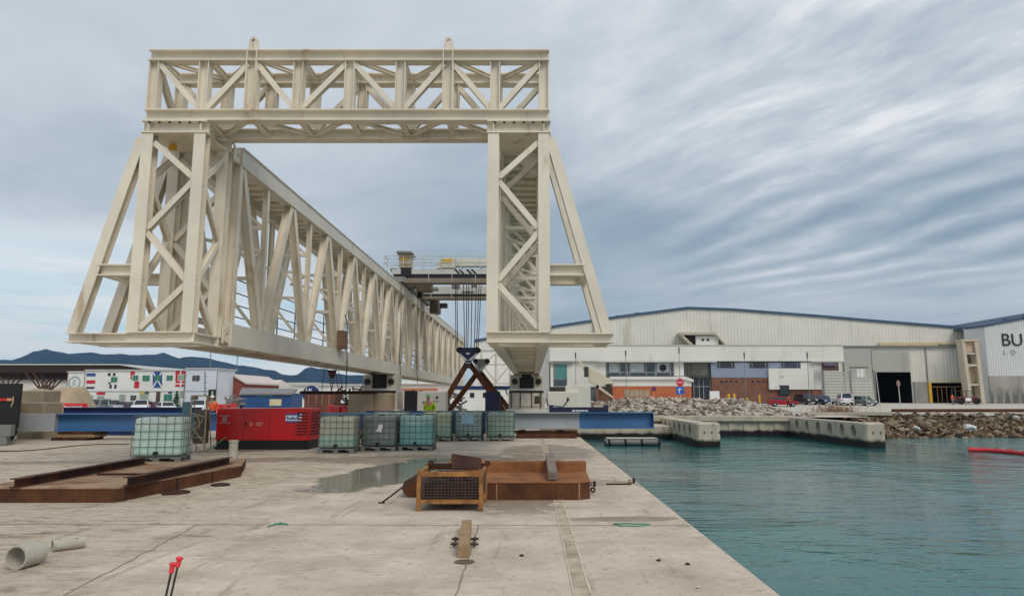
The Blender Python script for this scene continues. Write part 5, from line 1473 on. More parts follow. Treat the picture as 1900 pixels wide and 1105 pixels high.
for (x0, x1, zt) in ((dx0, dx1, dzt), (gx_0, gx_1, gzt)):                    # dark interiors behind the openings
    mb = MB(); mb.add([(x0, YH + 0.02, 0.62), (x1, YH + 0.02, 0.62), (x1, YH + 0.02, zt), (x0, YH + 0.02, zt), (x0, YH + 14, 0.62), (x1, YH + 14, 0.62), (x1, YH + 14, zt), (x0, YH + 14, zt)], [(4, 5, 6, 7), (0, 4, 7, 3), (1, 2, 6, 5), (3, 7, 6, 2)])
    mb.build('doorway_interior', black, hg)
mb = MB(); mb.pb(1618, 649, 1688, 689.7, YH - 0.35, 0.2); mb.build('sliding_door', clad_dull, hg)
mb = MB(); mb.pb(1566, 643.5, 1617, 700, YH - 0.35, 0.2); mb.build('side_panel', clad_dull, hg)
mb = MB(); mb.pb(1566, 640.8, 1790, 643.3, YH - 0.6, 0.5); mb.build('ledge', midgrey, hg)
mb = MB(); mb.pb(1632, 635.5, 1740, 640.6, YH - 0.6, 0.4); mb.pb(1740.3, 634.5, 1786, 638.5, YH - 0.6, 0.4); mb.build('duct', mat('beige_duct', lin(196, 178, 140), 0.6), hg)
mb = MB(); mb.pb(1696, 708, 1727, None, YH - 0.4, 0.3); mb.build('plinth', mat('grey_plinth', lin(150, 148, 142), 0.9), hg)
mb = MB(); mb.pb(1723, 706, 1796, 709.5, YH - 0.7, 0.5); mb.build('gate_lintel', mat('cream_lintel', lin(206, 192, 156), 0.7), hg)
mb = MB(); mb.pb(1723, 709.7, 1728, None, YH - 0.7, 0.4); mb.build('gate_post', yellow, hg)
mb = MB()
for px in (1738, 1746, 1755, 1770, 1783): mb.pb(px, 716, px + 1.2, None, YH - 0.3, 0.1)
mb.pb(1730, 716.5, 1792, 718, YH - 0.42, 0.1); mb.build('gate_bars', rustyyellow, hg)
for px, y0_, y1_ in ((1565.5, 672, None), (1719, 644, 706), (1100, 596, 639)):        # rainwater pipes
    MB().pb(px, y0_, px + 1.3, y1_, YH - 0.32 if px < 1600 else YH - 0.25, 0.12).build('downpipe', midgrey, hg)
# rooftop dormer
mb = MB(); mb.pb(1291, 623, 1333, 641, YH - 2.6, 2.4); dm = mb.build('dormer', facade, hg)
mb = MB(); a_ = P(1262, 616, YH - 3.4); b_ = P(1328, 616, YH - 3.4); c_ = P(1336, 622, YH - 3.4); d_ = P(1274, 640, YH - 1)
mb.box(a_.x, b_.x, YH - 3.4, YH - 0.12, a_.z - 0.45, a_.z)
mb.prism([(a_.x + 0.02, a_.z - 0.46), (a_.x + 0.5, a_.z - 0.46), (d_.x + 0.7, d_.z), (d_.x, d_.z)], 'y', YH - 3.3, YH - 0.12)
mb.prism([(b_.x - 0.02, a_.z - 0.1), (b_.x, a_.z - 0.46), (c_.x + 0.9, P(1336, 640, YH - 3).z), (c_.x + 1.1, P(1336, 640, YH - 3).z)], 'y', YH - 3.3, YH - 0.12)
mb.build('dormer_roof', mat('dormer_trim', lin(180, 168, 150), 0.7), dm)
mb = MB(); mb.pb(1276, 622, 1290.6, 640.5, YH - 2.2, 2.0); mb.build('dormer_opening', brownroof, dm)
mb = MB()
for px in (1304, 1313.5): q = P(px, 630, YH - 2.62); mb.tube((q.x, YH - 2.63, q.z), (q.x, YH - 2.59, q.z), 0.24, 14)
mb.build('porthole', black, dm)

# beige concrete frame tower against the hangar
tf = thing('frame_tower', 'tall beige concrete frame with three open bays, between the two hangars', 'concrete tower', (P(1806, 740, 116).x, 116, 0.6))
def slant(mb, xa_, ya_, xb_, yb_, w_, Y, d_):
    a_ = P(xa_, ya_, Y); b_ = P(xb_, yb_, Y); k = P(1800 + w_, 690, Y).x - P(1800, 690, Y).x
    b_.z = max(b_.z, 0.58)
    mb.add([(a_.x, Y, a_.z), (a_.x + k, Y, a_.z), (b_.x + k, Y, b_.z), (b_.x, Y, b_.z), (a_.x, Y + d_, a_.z), (a_.x + k, Y + d_, a_.z), (b_.x + k, Y + d_, b_.z), (b_.x, Y + d_, b_.z)], [(0, 1, 2, 3), (7, 6, 5, 4), (0, 4, 5, 1), (1, 5, 6, 2), (2, 6, 7, 3), (3, 7, 4, 0)])
beigec = mat('beige_frame_concrete', lin(190, 178, 160), 0.85, 0, 0.07, 0.4, 0.25, lin(160, 138, 112))
mb = MB(); slant(mb, 1784, 630, 1800, 748, 6, 116, 1.6); slant(mb, 1808, 630, 1822, 748, 7, 116, 1.6)
mb.build('column', beigec, tf)
for a_ in ((1784, 629, 1816, 632.5, 115.9, 1.8), (1795, 675, 1813.5, 679, 116.1, 1.3), (1800, 711.5, 1816.5, 715, 116.1, 1.3), (1791, 654, 1809.5, 657, 116.1, 1.3)):
    MB().pb(*a_).build('cross_beam', beigec, tf)
mb = MB(); mb.pb(1790.5, 632.7, 1807.5, 653.5, 116.5, 0.6); mb.pb(1797, 681, 1812.5, 711, 117.1, 0.3)
mb.build('infill_panel', mat('beige_infill', lin(190, 168, 142), 0.85), tf)
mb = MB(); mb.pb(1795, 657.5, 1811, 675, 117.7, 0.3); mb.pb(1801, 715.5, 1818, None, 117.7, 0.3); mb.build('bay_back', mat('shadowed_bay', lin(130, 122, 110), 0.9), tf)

# second hangar with lettering
YB2 = 120.0
h2 = thing('warehouse', 'pale warehouse with a blue roof and big black letters at the right edge', 'warehouse', (P(1950, 740, YB2).x, YB2, 0.6))
rp = [(1826, 606), (1900, 592), (2100, 556), (2300, 520)]
rw = [(P(x, y, YB2).x, P(x, y, YB2).z) for x, y in rp]
zmid = P(1860, 697, YB2).z
mb = corr(rw[0][0], rw[-1][0], YB2, lambda x: interp(rw, x), lambda x: zmid, 0.42, 0.07); w2 = mb.build('wall', mat('cool_white_cladding', lin(208, 210, 210), 0.5, 0, 0.04, 0.2, 0.15, lin(184, 184, 180), 0.4, 0.15), h2)
mb = MB(); mb.box(rw[0][0] - 0.02, rw[-1][0], YB2 - 0.05, YB2 + 0.2, 0.55, zmid - 0.003); mb.build('concrete_base', mat('rain_stained_concrete', lin(158, 154, 148), 0.9, 0, 0.12, 0.25, 0.5, lin(122, 118, 112), 0.5, 0.15), h2)
mb = MB(); mb.add([(rw[0][0], YB2, 0.55), (rw[0][0] - 0.5, YB2 + 5, 0.55), (rw[0][0] - 0.5, YB2 + 5, rw[0][1] + 0.3), (rw[0][0], YB2, rw[0][1])], [(0, 1, 2, 3)]); mb.build('corner_return', w2.data.materials[0], h2)
mb = MB()
for i in range(len(rw) - 1):
    (xa_, za_), (xb_, zb_) = rw[i], rw[i + 1]
    mb.add([(xa_ - 0.4, YB2 - 0.3, za_), (xb_ + 0.01, YB2 - 0.3, zb_), (xb_ + 0.01, YB2 - 0.3, zb_ + 0.35), (xa_ - 0.4, YB2 - 0.3, za_ + 0.35), (xa_ - 1.4, YB2 + 60, za_), (xb_, YB2 + 60, zb_), (xb_, YB2 + 60, zb_ + 0.35), (xa_ - 1.4, YB2 + 60, za_ + 0.35)], [(0, 1, 2, 3), (3, 2, 6, 7), (0, 4, 5, 1), (4, 7, 6, 5), (0, 3, 7, 4)])
for px, w_, py in ((1842, 26, 592), (1882, 60, 583)):                     # roof lights standing above the eave
    a_ = P(px - 14, py + 11, YB2 + 6); b_ = P(px + w_, py + 3, YB2 + 6); t_ = P(px + 6, py, YB2 + 6)
    mb.prism([(a_.x, a_.z - 0.6), (b_.x, b_.z - 0.9), (b_.x, b_.z), (t_.x, t_.z)], 'y', YB2 + 4, YB2 + 40)
mb.build('roof', roofblue, h2)
mb = MB(); q = P(1858, 641, YB2 - 0.14); text_into(mb, 'BU', (q.x, YB2 - 0.14, q.z), 3.05, depth=0.03); mb.build('lettering', letterblack, w2)
mb = MB(); q = P(1862, 657, YB2 - 0.14); text_into(mb, 'L  O', (q.x, YB2 - 0.14, q.z), 1.15, depth=0.03); mb.build('small_lettering', lettergrey, w2)
rng = random.Random(21)
for k in range(5):
    q = P(1842 + k * 15, 745, YB2 - 0.4); mb = MB()
    for j in range(16):
        th = rng.uniform(-0.5, 0.5); l_ = rng.uniform(0.6, 3.0)
        mb.bar((q.x + rng.uniform(-0.3, 0.3), q.y + rng.uniform(-0.2, 0.2), 0.58), (q.x + l_ * 0.35 * th, q.y + rng.uniform(-0.2, 0.2), 0.6 + l_), 0.03, 0.03, (0, 1, 0))
    one('dry_shrub', mb, midgrey, 'bare dry shrub against the stained concrete base of the lettered warehouse', 'shrub', 'bare shrubs by the warehouse')

# ================================================================== office building in front of the hangar
YO = 118.0
of = thing('office_building', 'white two storey office with long windows, an orange base and dark brick ground floor', 'office building', (P(1290, 740, YO).x, YO, 0.6))
mb = MB()
mb.pb(1020, 640.5, 1565, 669.5, YO, 8); 
mb.pb(1022, 669.7, 1124, 717, YO + 0.6, 6); mb.pb(1251, 669.7, 1269, 697, YO + 0.6, 6); mb.pb(1511, 669.7, 1526, 722, YO + 0.2, 6)
mb.pb(1427, 683, 1510.7, 722, YO - 0.15, 6)
wallo = mb.build('wall', facade, of)
mb = MB(); mb.pb(1020, 639.2, 1565, 640.4, YO - 0.15, 8.2); mb.pb(1108, 669.7, 1330, 671.4, YO - 0.25, 1.0); mb.pb(1506, 669.7, 1582, 671.2, YO - 0.4, 3.0); mb.build('cornice', palegrey, wallo)
mb = MB(); mb.pb(1125, 671.6, 1250, 696.8, YO + 0.9, 0.2); gw = mb.build('window', glass, of)
mb = MB()
for px in (1125, 1150, 1163, 1168, 1198, 1215, 1217, 1243, 1249): mb.pb(px, 671.6, px + 1.4, 696.8, YO + 0.72, 0.15)
mb.pb(1125, 690, 1250, 691.2, YO + 0.68, 0.03); mb.build('frame', frame_m, gw)
blindm = mat('pale_blind', lin(168, 174, 174), 0.7)
for x0_, x1_ in ((1130, 1149), (1170, 1195), (1219, 1242)): MB().pb(x0_, 673, x1_, 689.5, YO + 0.85, 0.04).build('blind', blindm, gw)
mb = MB(); q = P(1230, 682, YO + 0.84); mb.tube((q.x, YO + 0.84, q.z), (q.x, YO + 0.80, q.z), 0.6, 18); mb.build('fan', black, gw)
# projecting base with sloping canopy
mb = MB(); mb.pb(1132, 698, 1272, 703.5, YO - 2.2, 3.0); q0 = P(1272, 698, YO - 2.2); q1 = P(1287, 707, YO - 2.2)
mb.prism([(q0.x + 0.003, q0.z), (q0.x + 0.003, q0.z - 0.5), (q1.x, q1.z - 0.1), (q1.x, q1.z + 0.3)], 'y', YO - 2.2, YO + 0.8); cn = mb.build('canopy', facade, of)
mb = MB(); mb.pb(1137, 703.7, 1283, 715.8, YO - 1.8, 2.2); mb.build('white_band', facade, of)
mb = MB(); mb.pb(1137, 716, 1283, None, YO - 1.8, 2.2); ob_ = mb.build('orange_base', orange, of)
mb = MB(); mb.pb(1158, 723, 1205, 736, YO - 1.86, 0.05); gg = mb.build('window', mat('beige_shutter', lin(166, 146, 120), 0.7), ob_)
mb = MB()
for k in range(5): mb.pb(1158 + k * 9.4, 723, 1159 + k * 9.4, 736, YO - 1.9, 0.03)
mb.build('frame', midgrey, gg)
# loggia and glazed entrance
mb = MB(); mb.pb(1271, 671.6, 1316, 700, YO + 0.9, 0.2); lg = mb.build('loggia_window', mat('warm_glass', lin(96, 94, 82), 0.2, 0, 0.3, 0.5, spec=0.8), of)
mb = MB()
for px in (1271, 1276, 1282, 1315): mb.pb(px, 671.6, px + 1.6, 700, YO + 0.7, 0.15)
mb.build('frame', mat('dark_frame', lin(84, 80, 72), 0.6), lg)
mb = MB(); mb.pb(1280, 697, 1318, 698, YO - 0.1, 0.05); mb.pb(1280, 699, 1318, 700.4, YO - 0.1, 0.9)
for px in (1281, 1290, 1300, 1309, 1317): mb.pb(px, 691, px + 0.8, 698.8, YO - 0.08, 0.04)
mb.build('balcony_rail', darksteel, of)
mb = MB(); mb.pb(1284, 701, 1319, None, YO + 0.9, 0.2); en = mb.build('entrance', darkglass, of)
mb = MB()
for px in (1286, 1296, 1304, 1317): mb.pb(px, 701, px + 1.3, None, YO + 0.7, 0.15)
mb.pb(1286, 716, 1319, 717.2, YO + 0.66, 0.03); mb.build('frame', frame_m, en)
# blue grey upper storey with windows, brick below
mb = MB(); mb.pb(1319.5, 671.5, 1427, 700, YO + 0.3, 5); mb.pb(1427.2, 671.5, 1486, 682.7, YO + 0.3, 5); bg_ = mb.build('upper_cladding', bluegrey, of)
for (x0, x1) in ((1330, 1364), (1390, 1426), (1449, 1485)):
    mb = MB(); mb.pb(x0, 672, x1, 682, YO + 0.24, 0.05); g_ = mb.build('window', mat('navy_glass', lin(44, 54, 74), 0.15, 0, 0.2, 0.5, spec=0.8) if x0 > 1400 else darkglass, of)
    mb = MB(); 
    for px in (x0, x0 + 5, x1 - 6, x1 - 1): mb.pb(px, 672, px + 0.9, 682, YO + 0.19, 0.04)
    mb.build('frame', frame_m, g_)
mb = MB(); mb.pb(1486.2, 671.5, 1510.7, 682.7, YO + 0.3, 5); mb.build('upper_wall', facade, of)
mb = MB(); mb.pb(1320, 700.3, 1526.5, None, YO + 0.35, 5); br = mb.build('brick_storey', brick, of)
mb = MB()
for px in (1337, 1346, 1355.5, 1365, 1395, 1405, 1415, 1424): mb.pb(px, 705.5, px + 3.2, 709, YO + 0.30, 0.045)
mb.build('vent_opening', black, br)
mb = MB(); mb.pb(1447, 715.5, 1464, None, YO - 0.22, 0.3); dr = mb.build('door', darkglass, of)
mb = MB(); mb.pb(1446, 714.3, 1465, 715.3, YO - 0.3, 0.3); mb.pb(1458, 716, 1459.5, None, YO - 0.26, 0.03); mb.build('frame', darksteel, dr)
mb = MB(); q = P(1451, 698, YO - 0.2); mb.box(q.x - 0.3, q.x + 0.3, YO - 0.2, YO - 0.153, q.z - 0.2, q.z + 0.2); mb.build('wall_plaque', palegrey, wallo)
# left wing windows
mb = MB(); mb.pb(1027, 675.5, 1052, 703, YO + 0.55, 0.1); g_ = mb.build('window', glassteal, of)
mb = MB(); mb.pb(1016, 673.5, 1062, 675.2, YO + 0.1, 0.5); mb.pb(1027, 675.6, 1031, 703, YO + 0.5, 0.04); mb.pb(1027, 702.6, 1053, 704, YO + 0.45, 0.1); mb.build('frame', midgrey, g_)
mb = MB(); mb.pb(1027, 704.5, 1052, 716, YO + 0.55, 0.1); g_ = mb.build('window', glass, of)
mb = MB(); mb.pb(1050, 717.5, 1106, None, YO + 0.8, 0.1); g_ = mb.build('ground_glazing', mat('grey_glazing', lin(96, 98, 106), 0.3, 0, 0.3, 0.8), of)
mb = MB()
for px in (1058, 1068, 1080, 1092): mb.pb(px, 718, px + 4, 733, YO + 0.74, 0.05)
mb.build('pane', darkglass, g_)
# outside stair
stm = mat('cream_stair_wall', lin(198, 190, 166), 0.8, 0, 0.06, 0.5)
def px_poly(mb, pts, Y, d_):
    w_ = [P(x, y, Y) for x, y in pts]; mb.prism([(p.x, p.z) for p in w_], 'y', Y, Y + d_)
mb = MB(); px_poly(mb, [(1070, 664), (1086, 678), (1138, 706), (1138, 711), (1110, 713), (1092, 701), (1086, 692)], YO - 2.6, 0.25); sw = mb.build('stair_parapet', stm, of)
mb = MB(); px_poly(mb, [(1092, 702), (1110, 714), (1138, 735), (1138, 739), (1108, 719), (1090, 706)], YO - 2.7, 0.3); mb.build('stair_stringer', beigec, sw)
mb = MB(); px_poly(mb, [(1110, 719.5), (1137, 740), (1137, 747), (1110, 747)], YO - 1.2, 0.3); mb.pb(1106, 714, 1111, None, YO - 2.7, 0.4); mb.build('stair_base', brick, sw)
mb = MB(); mb.pb(1084, 680, 1092, 699, YO - 2.9, 0.25); mb.build('landing_gate', darksteel, sw)

# ================================================================== left wing behind the right girder
wg = thing('white_shed', 'plain white shed wall seen between the two girders', 'shed', (P(955, 740, 135).x, 135, 0.6))
mb = MB(); mb.pb(880, 650, 1019, None, 122, 6); mb.build('wall', white, wg)
mb = MB(); mb.pb(878, 648, 1021, 650, 121.8, 6.4); mb.build('roof_edge', palegrey, wg)
lm = thing('lattice_mast', 'pale steel lattice frame standing before the white shed', 'lattice frame', (P(920, 740, 95).x, 95, 0.55))
mb = MB()
for px in (893, 920, 946): a_ = P(px, 655, 95); mb.bar((a_.x, 95, 0.5), (a_.x, 95, a_.z), 0.22, 0.22, (0, 1, 0))
mb.build('upright', beigec, lm)
mb = MB()
for (p_, q_) in (((893, 676), (946, 676)), ((920, 709), (898, 680)), ((920, 709), (944, 680)), ((893, 676), (920, 656)), ((946, 676), (920, 656)), ((886, 711), (950, 711))):
    a_ = P(p_[0], p_[1], 95); b_ = P(q_[0], q_[1], 95); mb.bar(a_, b_, 0.16, 0.16, (0, 1, 0))
mb.build('brace', beigec, lm)
hb = thing('site_cabin', 'long low white site cabin with a blue roof band between the girders', 'site cabin', (P(895, 745, 88).x, 88, 0.4))
mb = MB(); mb.pb(836, 722, 952, None, 88, 3); mb.build('wall', white, hb)
mb = MB(); mb.pb(836, 715.5, 952, 721.8, 87.9, 3.2); mb.build('roof_band', navy, hb)
mb = MB()
for px in (872, 896, 918): mb.pb(px, 728, px + 8, 737, 87.95, 0.04)
mb.build('window', darkglass, hb)

# ================================================================== signs, poles, posts on the right
def pole(px, ytop, Y, label, r=0.06, ybot=None):
    a_ = P(px, ytop, Y); t = thing('mast_pole', label, 'pole', (a_.x, Y, gz(Y)), 'slim poles on the apron')
    MB().tube((a_.x, Y, gz(Y) - 0.02), (a_.x, Y, a_.z), r, 8, r * 0.7).build('shaft', midgrey, t)
    MB().tube((a_.x, Y, a_.z + 0.003), (a_.x, Y, a_.z + 0.9), r * 1.7, 8).build('lamp_head', darksteel, t)
pole(1161, 660, 110, 'slim pole before the left end of the long office window')
pole(1260, 655, 108, 'slim pole beside the stop sign before the office window')
pole(1381, 664, 105, 'slim pole in front of the blue grey office wall')
pole(1498, 664, 105, 'slim pole in front of the white wall beside the dark car')
pole(1068, 664, 108, 'slim pole left of the outside stair')
def flat_sign(mb, px, py, Y, r, n, rot=0.0):
    q = P(px, py, Y); mb.prism([(q.x + r * math.cos(rot + 2 * math.pi * k / n), q.z + r * math.sin(rot + 2 * math.pi * k / n)) for k in range(n)], 'y', Y, Y + 0.03); return q
YS = 84.0
q = P(1262, 709, YS)
ss = thing('stop_sign', 'red octagonal stop sign above a square blue sign on one post', 'road sign', (q.x, YS + 0.05, gz(YS)))
MB().tube((q.x, YS + 0.07, gz(YS)), (q.x, YS + 0.07, q.z + 0.45), 0.04, 8).build('post', palegrey, ss)
mb = MB(); flat_sign(mb, 1262, 709, YS, 0.50, 8, math.pi / 8); o = mb.build('octagon_plate', signred, ss)
mb = MB(); text_into(mb, 'STOP', (q.x - 0.35, YS - 0.008, q.z - 0.11), 0.31, depth=0.004); mb.build('lettering', stickerwhite, o)
q2 = P(1262, 724, YS)
mb = MB(); mb.cbox(q2.x - 0.48, q2.x + 0.48, YS, YS + 0.03, q2.z - 0.46, q2.z + 0.46, 0.01); o = mb.build('blue_plate', signblue, ss)
mb = MB(); mb.path([(q2.x - 0.12, YS - 0.006, q2.z - 0.3), (q2.x - 0.12, YS - 0.006, q2.z + 0.02), (q2.x + 0.05, YS - 0.006, q2.z + 0.15), (q2.x + 0.22, YS - 0.006, q2.z + 0.1)], 0.06, 6); mb.prism([(q2.x - 0.3, q2.z + 0.08), (q2.x - 0.02, q2.z + 0.32), (q2.x - 0.02, q2.z + 0.0)], 'y', YS - 0.01, YS - 0.002); mb.build('arrow', stickerwhite, o)
YS2 = 86.0; q = P(1213, 721, YS2)
rsn = thing('round_sign', 'small round dark red sign in front of the orange wall', 'road sign', (q.x, YS2, gz(YS2)))
MB().tube((q.x, YS2 + 0.06, gz(YS2)), (q.x, YS2 + 0.06, q.z), 0.04, 8).build('post', mat('red_white_post', lin(206, 150, 140), 0.6), rsn)
mb = MB(); flat_sign(mb, 1213, 721, YS2, 0.32, 18); o = mb.build('disc', mat('dull_red_disc', lin(140, 42, 54), 0.5), rsn)
mb = MB(); flat_sign(mb, 1213, 721, YS2 - 0.035, 0.20, 18); mb.build('disc_centre', mat('dull_blue_disc', lin(70, 60, 100), 0.5), o)
YS3 = 98.0; q = P(1667, 711, YS3)
bs = thing('round_sign', 'grey back of an oval road sign on a post before the dark doorway', 'road sign', (q.x, YS3, gz(YS3)))
MB().tube((q.x + 0.1, YS3 + 0.06, gz(YS3)), (q.x, YS3 + 0.06, q.z), 0.06, 8).build('post', palegrey, bs)
mb = MB(); mb.prism([(q.x + 0.26 * math.cos(2 * math.pi * k / 16), q.z + 0.46 * math.sin(2 * math.pi * k / 16)) for k in range(16)], 'y', YS3, YS3 + 0.04); mb.build('plate', mat('grey_pink_plate', lin(142, 112, 112), 0.5), bs)
q = P(1326, 733, 92); mb = MB(); mb.pb(1317, 725, 1335, 740, 92, 0.08)
ns = thing('notice_board', 'blank white notice board before the dark brick wall', 'notice board', (q.x, 92, gz(92)))
o = mb.build('board', stickerwhite, ns)
mb = MB()
for s in (-0.5, 0.5): mb.tube((q.x + s, 92.12, gz(92)), (q.x + s, 92.12, q.z), 0.04, 8)
mb.build('post', palegrey, ns)
for k, (px, yt, lb) in enumerate(((1352, 730, 'yellow bollard nearest the white notice board'), (1362, 730, 'yellow bollard, second to the right from the white notice board'), (1386, 738, 'short yellowish bollard at the foot of a slim pole'), (1409, 732, 'tall thin yellow bollard left of the red car'))):
    q = P(px, yt, 90); t = thing('bollard', lb, 'bollard', (q.x, 90, gz(90)), 'yellow bollards before the brick wall')
    r_ = 0.16 if k != 3 else 0.11
    MB().tube((q.x, 90, gz(90)), (q.x, 90, q.z - 0.05), r_, 12).build('tube', yellow, t); MB().tube((q.x, 90, q.z - 0.047), (q.x, 90, q.z), r_ * 1.02, 12, r_ * 0.6).build('cap', yellow, t)
# slatted gate and posts
sg = thing('slatted_gate', 'tall gate of grey horizontal slats left of the dark doorway', 'gate', (P(1575, 740, 112).x, 112, 0.6))
mb = MB()
for k in range(10): mb.pb(1525, 689 + k * 5.4, 1621, 692.6 + k * 5.4, 112, 0.08)
mb.build('slats', clad_dull, sg)
for px in (1525, 1577, 1620): mb = MB(); mb.pb(px, 686, px + 3, None, 111.8, 0.15); mb.build('post', midgrey, sg)
cnp = thing('shop_canopy', 'dark recessed balcony with a folded blind above the slatted gate', 'canopy', (P(1545, 680, 116).x, 116, P(1545, 690, 116).z))
mb = MB(); mb.pb(1527, 671.6, 1556, 687, 116.5, 0.6); mb.build('recess', mat('brown_recess', lin(92, 74, 66), 0.9), cnp)
mb = MB(); mb.pb(1530, 672, 1553, 678, 116.2, 0.2); mb.build('blind', mat('grey_violet_blind', lin(104, 96, 116), 0.8), cnp)
fp = thing('flag_pole', 'white hanging banner on a cross bar in front of the slatted gate', 'flag', (P(1592, 745, 104).x, 104, 0.6))
a_ = P(1604, 682, 104); MB().tube((a_.x, 104, 0.58), (a_.x, 104, a_.z), 0.07, 8).build('pole', palegrey, fp)
mb = MB(); mb.pb(1576, 680.5, 1611, 682.3, 103.95, 0.1); mb.build('cross_bar', black, fp)
mb = MB(); g0 = P(1590, 684, 103.9); g1 = P(1605, 701, 103.9)
for k in range(6):
    x0 = g0.x + (g1.x - g0.x) * k / 6; x1 = g0.x + (g1.x - g0.x) * (k + 1) / 6; ya_ = 103.9 + 0.1 * math.sin(k * 1.7); yb_ = 103.9 + 0.1 * math.sin((k + 1) * 1.7)
    mb.add([(x0, ya_, g1.z + 0.2 * (k % 2)), (x1, yb_, g1.z + 0.2 * ((k + 1) % 2)), (x1, yb_, g0.z), (x0, ya_, g0.z)], [(0, 1, 2, 3)])
mb.build('banner', bagwhite, fp)
for k, (px, lb) in enumerate(((1536, 'thin grey post near the bush at the shore'), (1578, 'thin grey post in front of the white van'), (1625, 'thin grey post left of the dark doorway'))):
    a_ = P(px, 690, 80); mb = MB(); mb.tube((a_.x + 0.25, 80, gz(80)), (a_.x, 80, a_.z), 0.05, 8); mb.tube((a_.x, 80, a_.z), (a_.x, 80, a_.z + 0.05), 0.08, 8)
    one('thin_post', mb, palegrey, lb, 'post', 'thin posts along the shore')
rng = random.Random(31); q = P(1550, 762, 72); mb = MB()
for j in range(260):
    b0 = Vector((q.x + rng.gauss(0, 1.1), 72 + rng.gauss(0, 0.5), gz(72))); mb.bar(b0, b0 + Vector((rng.gauss(0, 0.35), rng.gauss(0, 0.3), rng.uniform(0.25, 0.95))), 0.03, 0.03, (0, 1, 0))
one('dry_shrub', mb, drybush, 'dry brown shrub on the shore above the right pier', 'shrub')

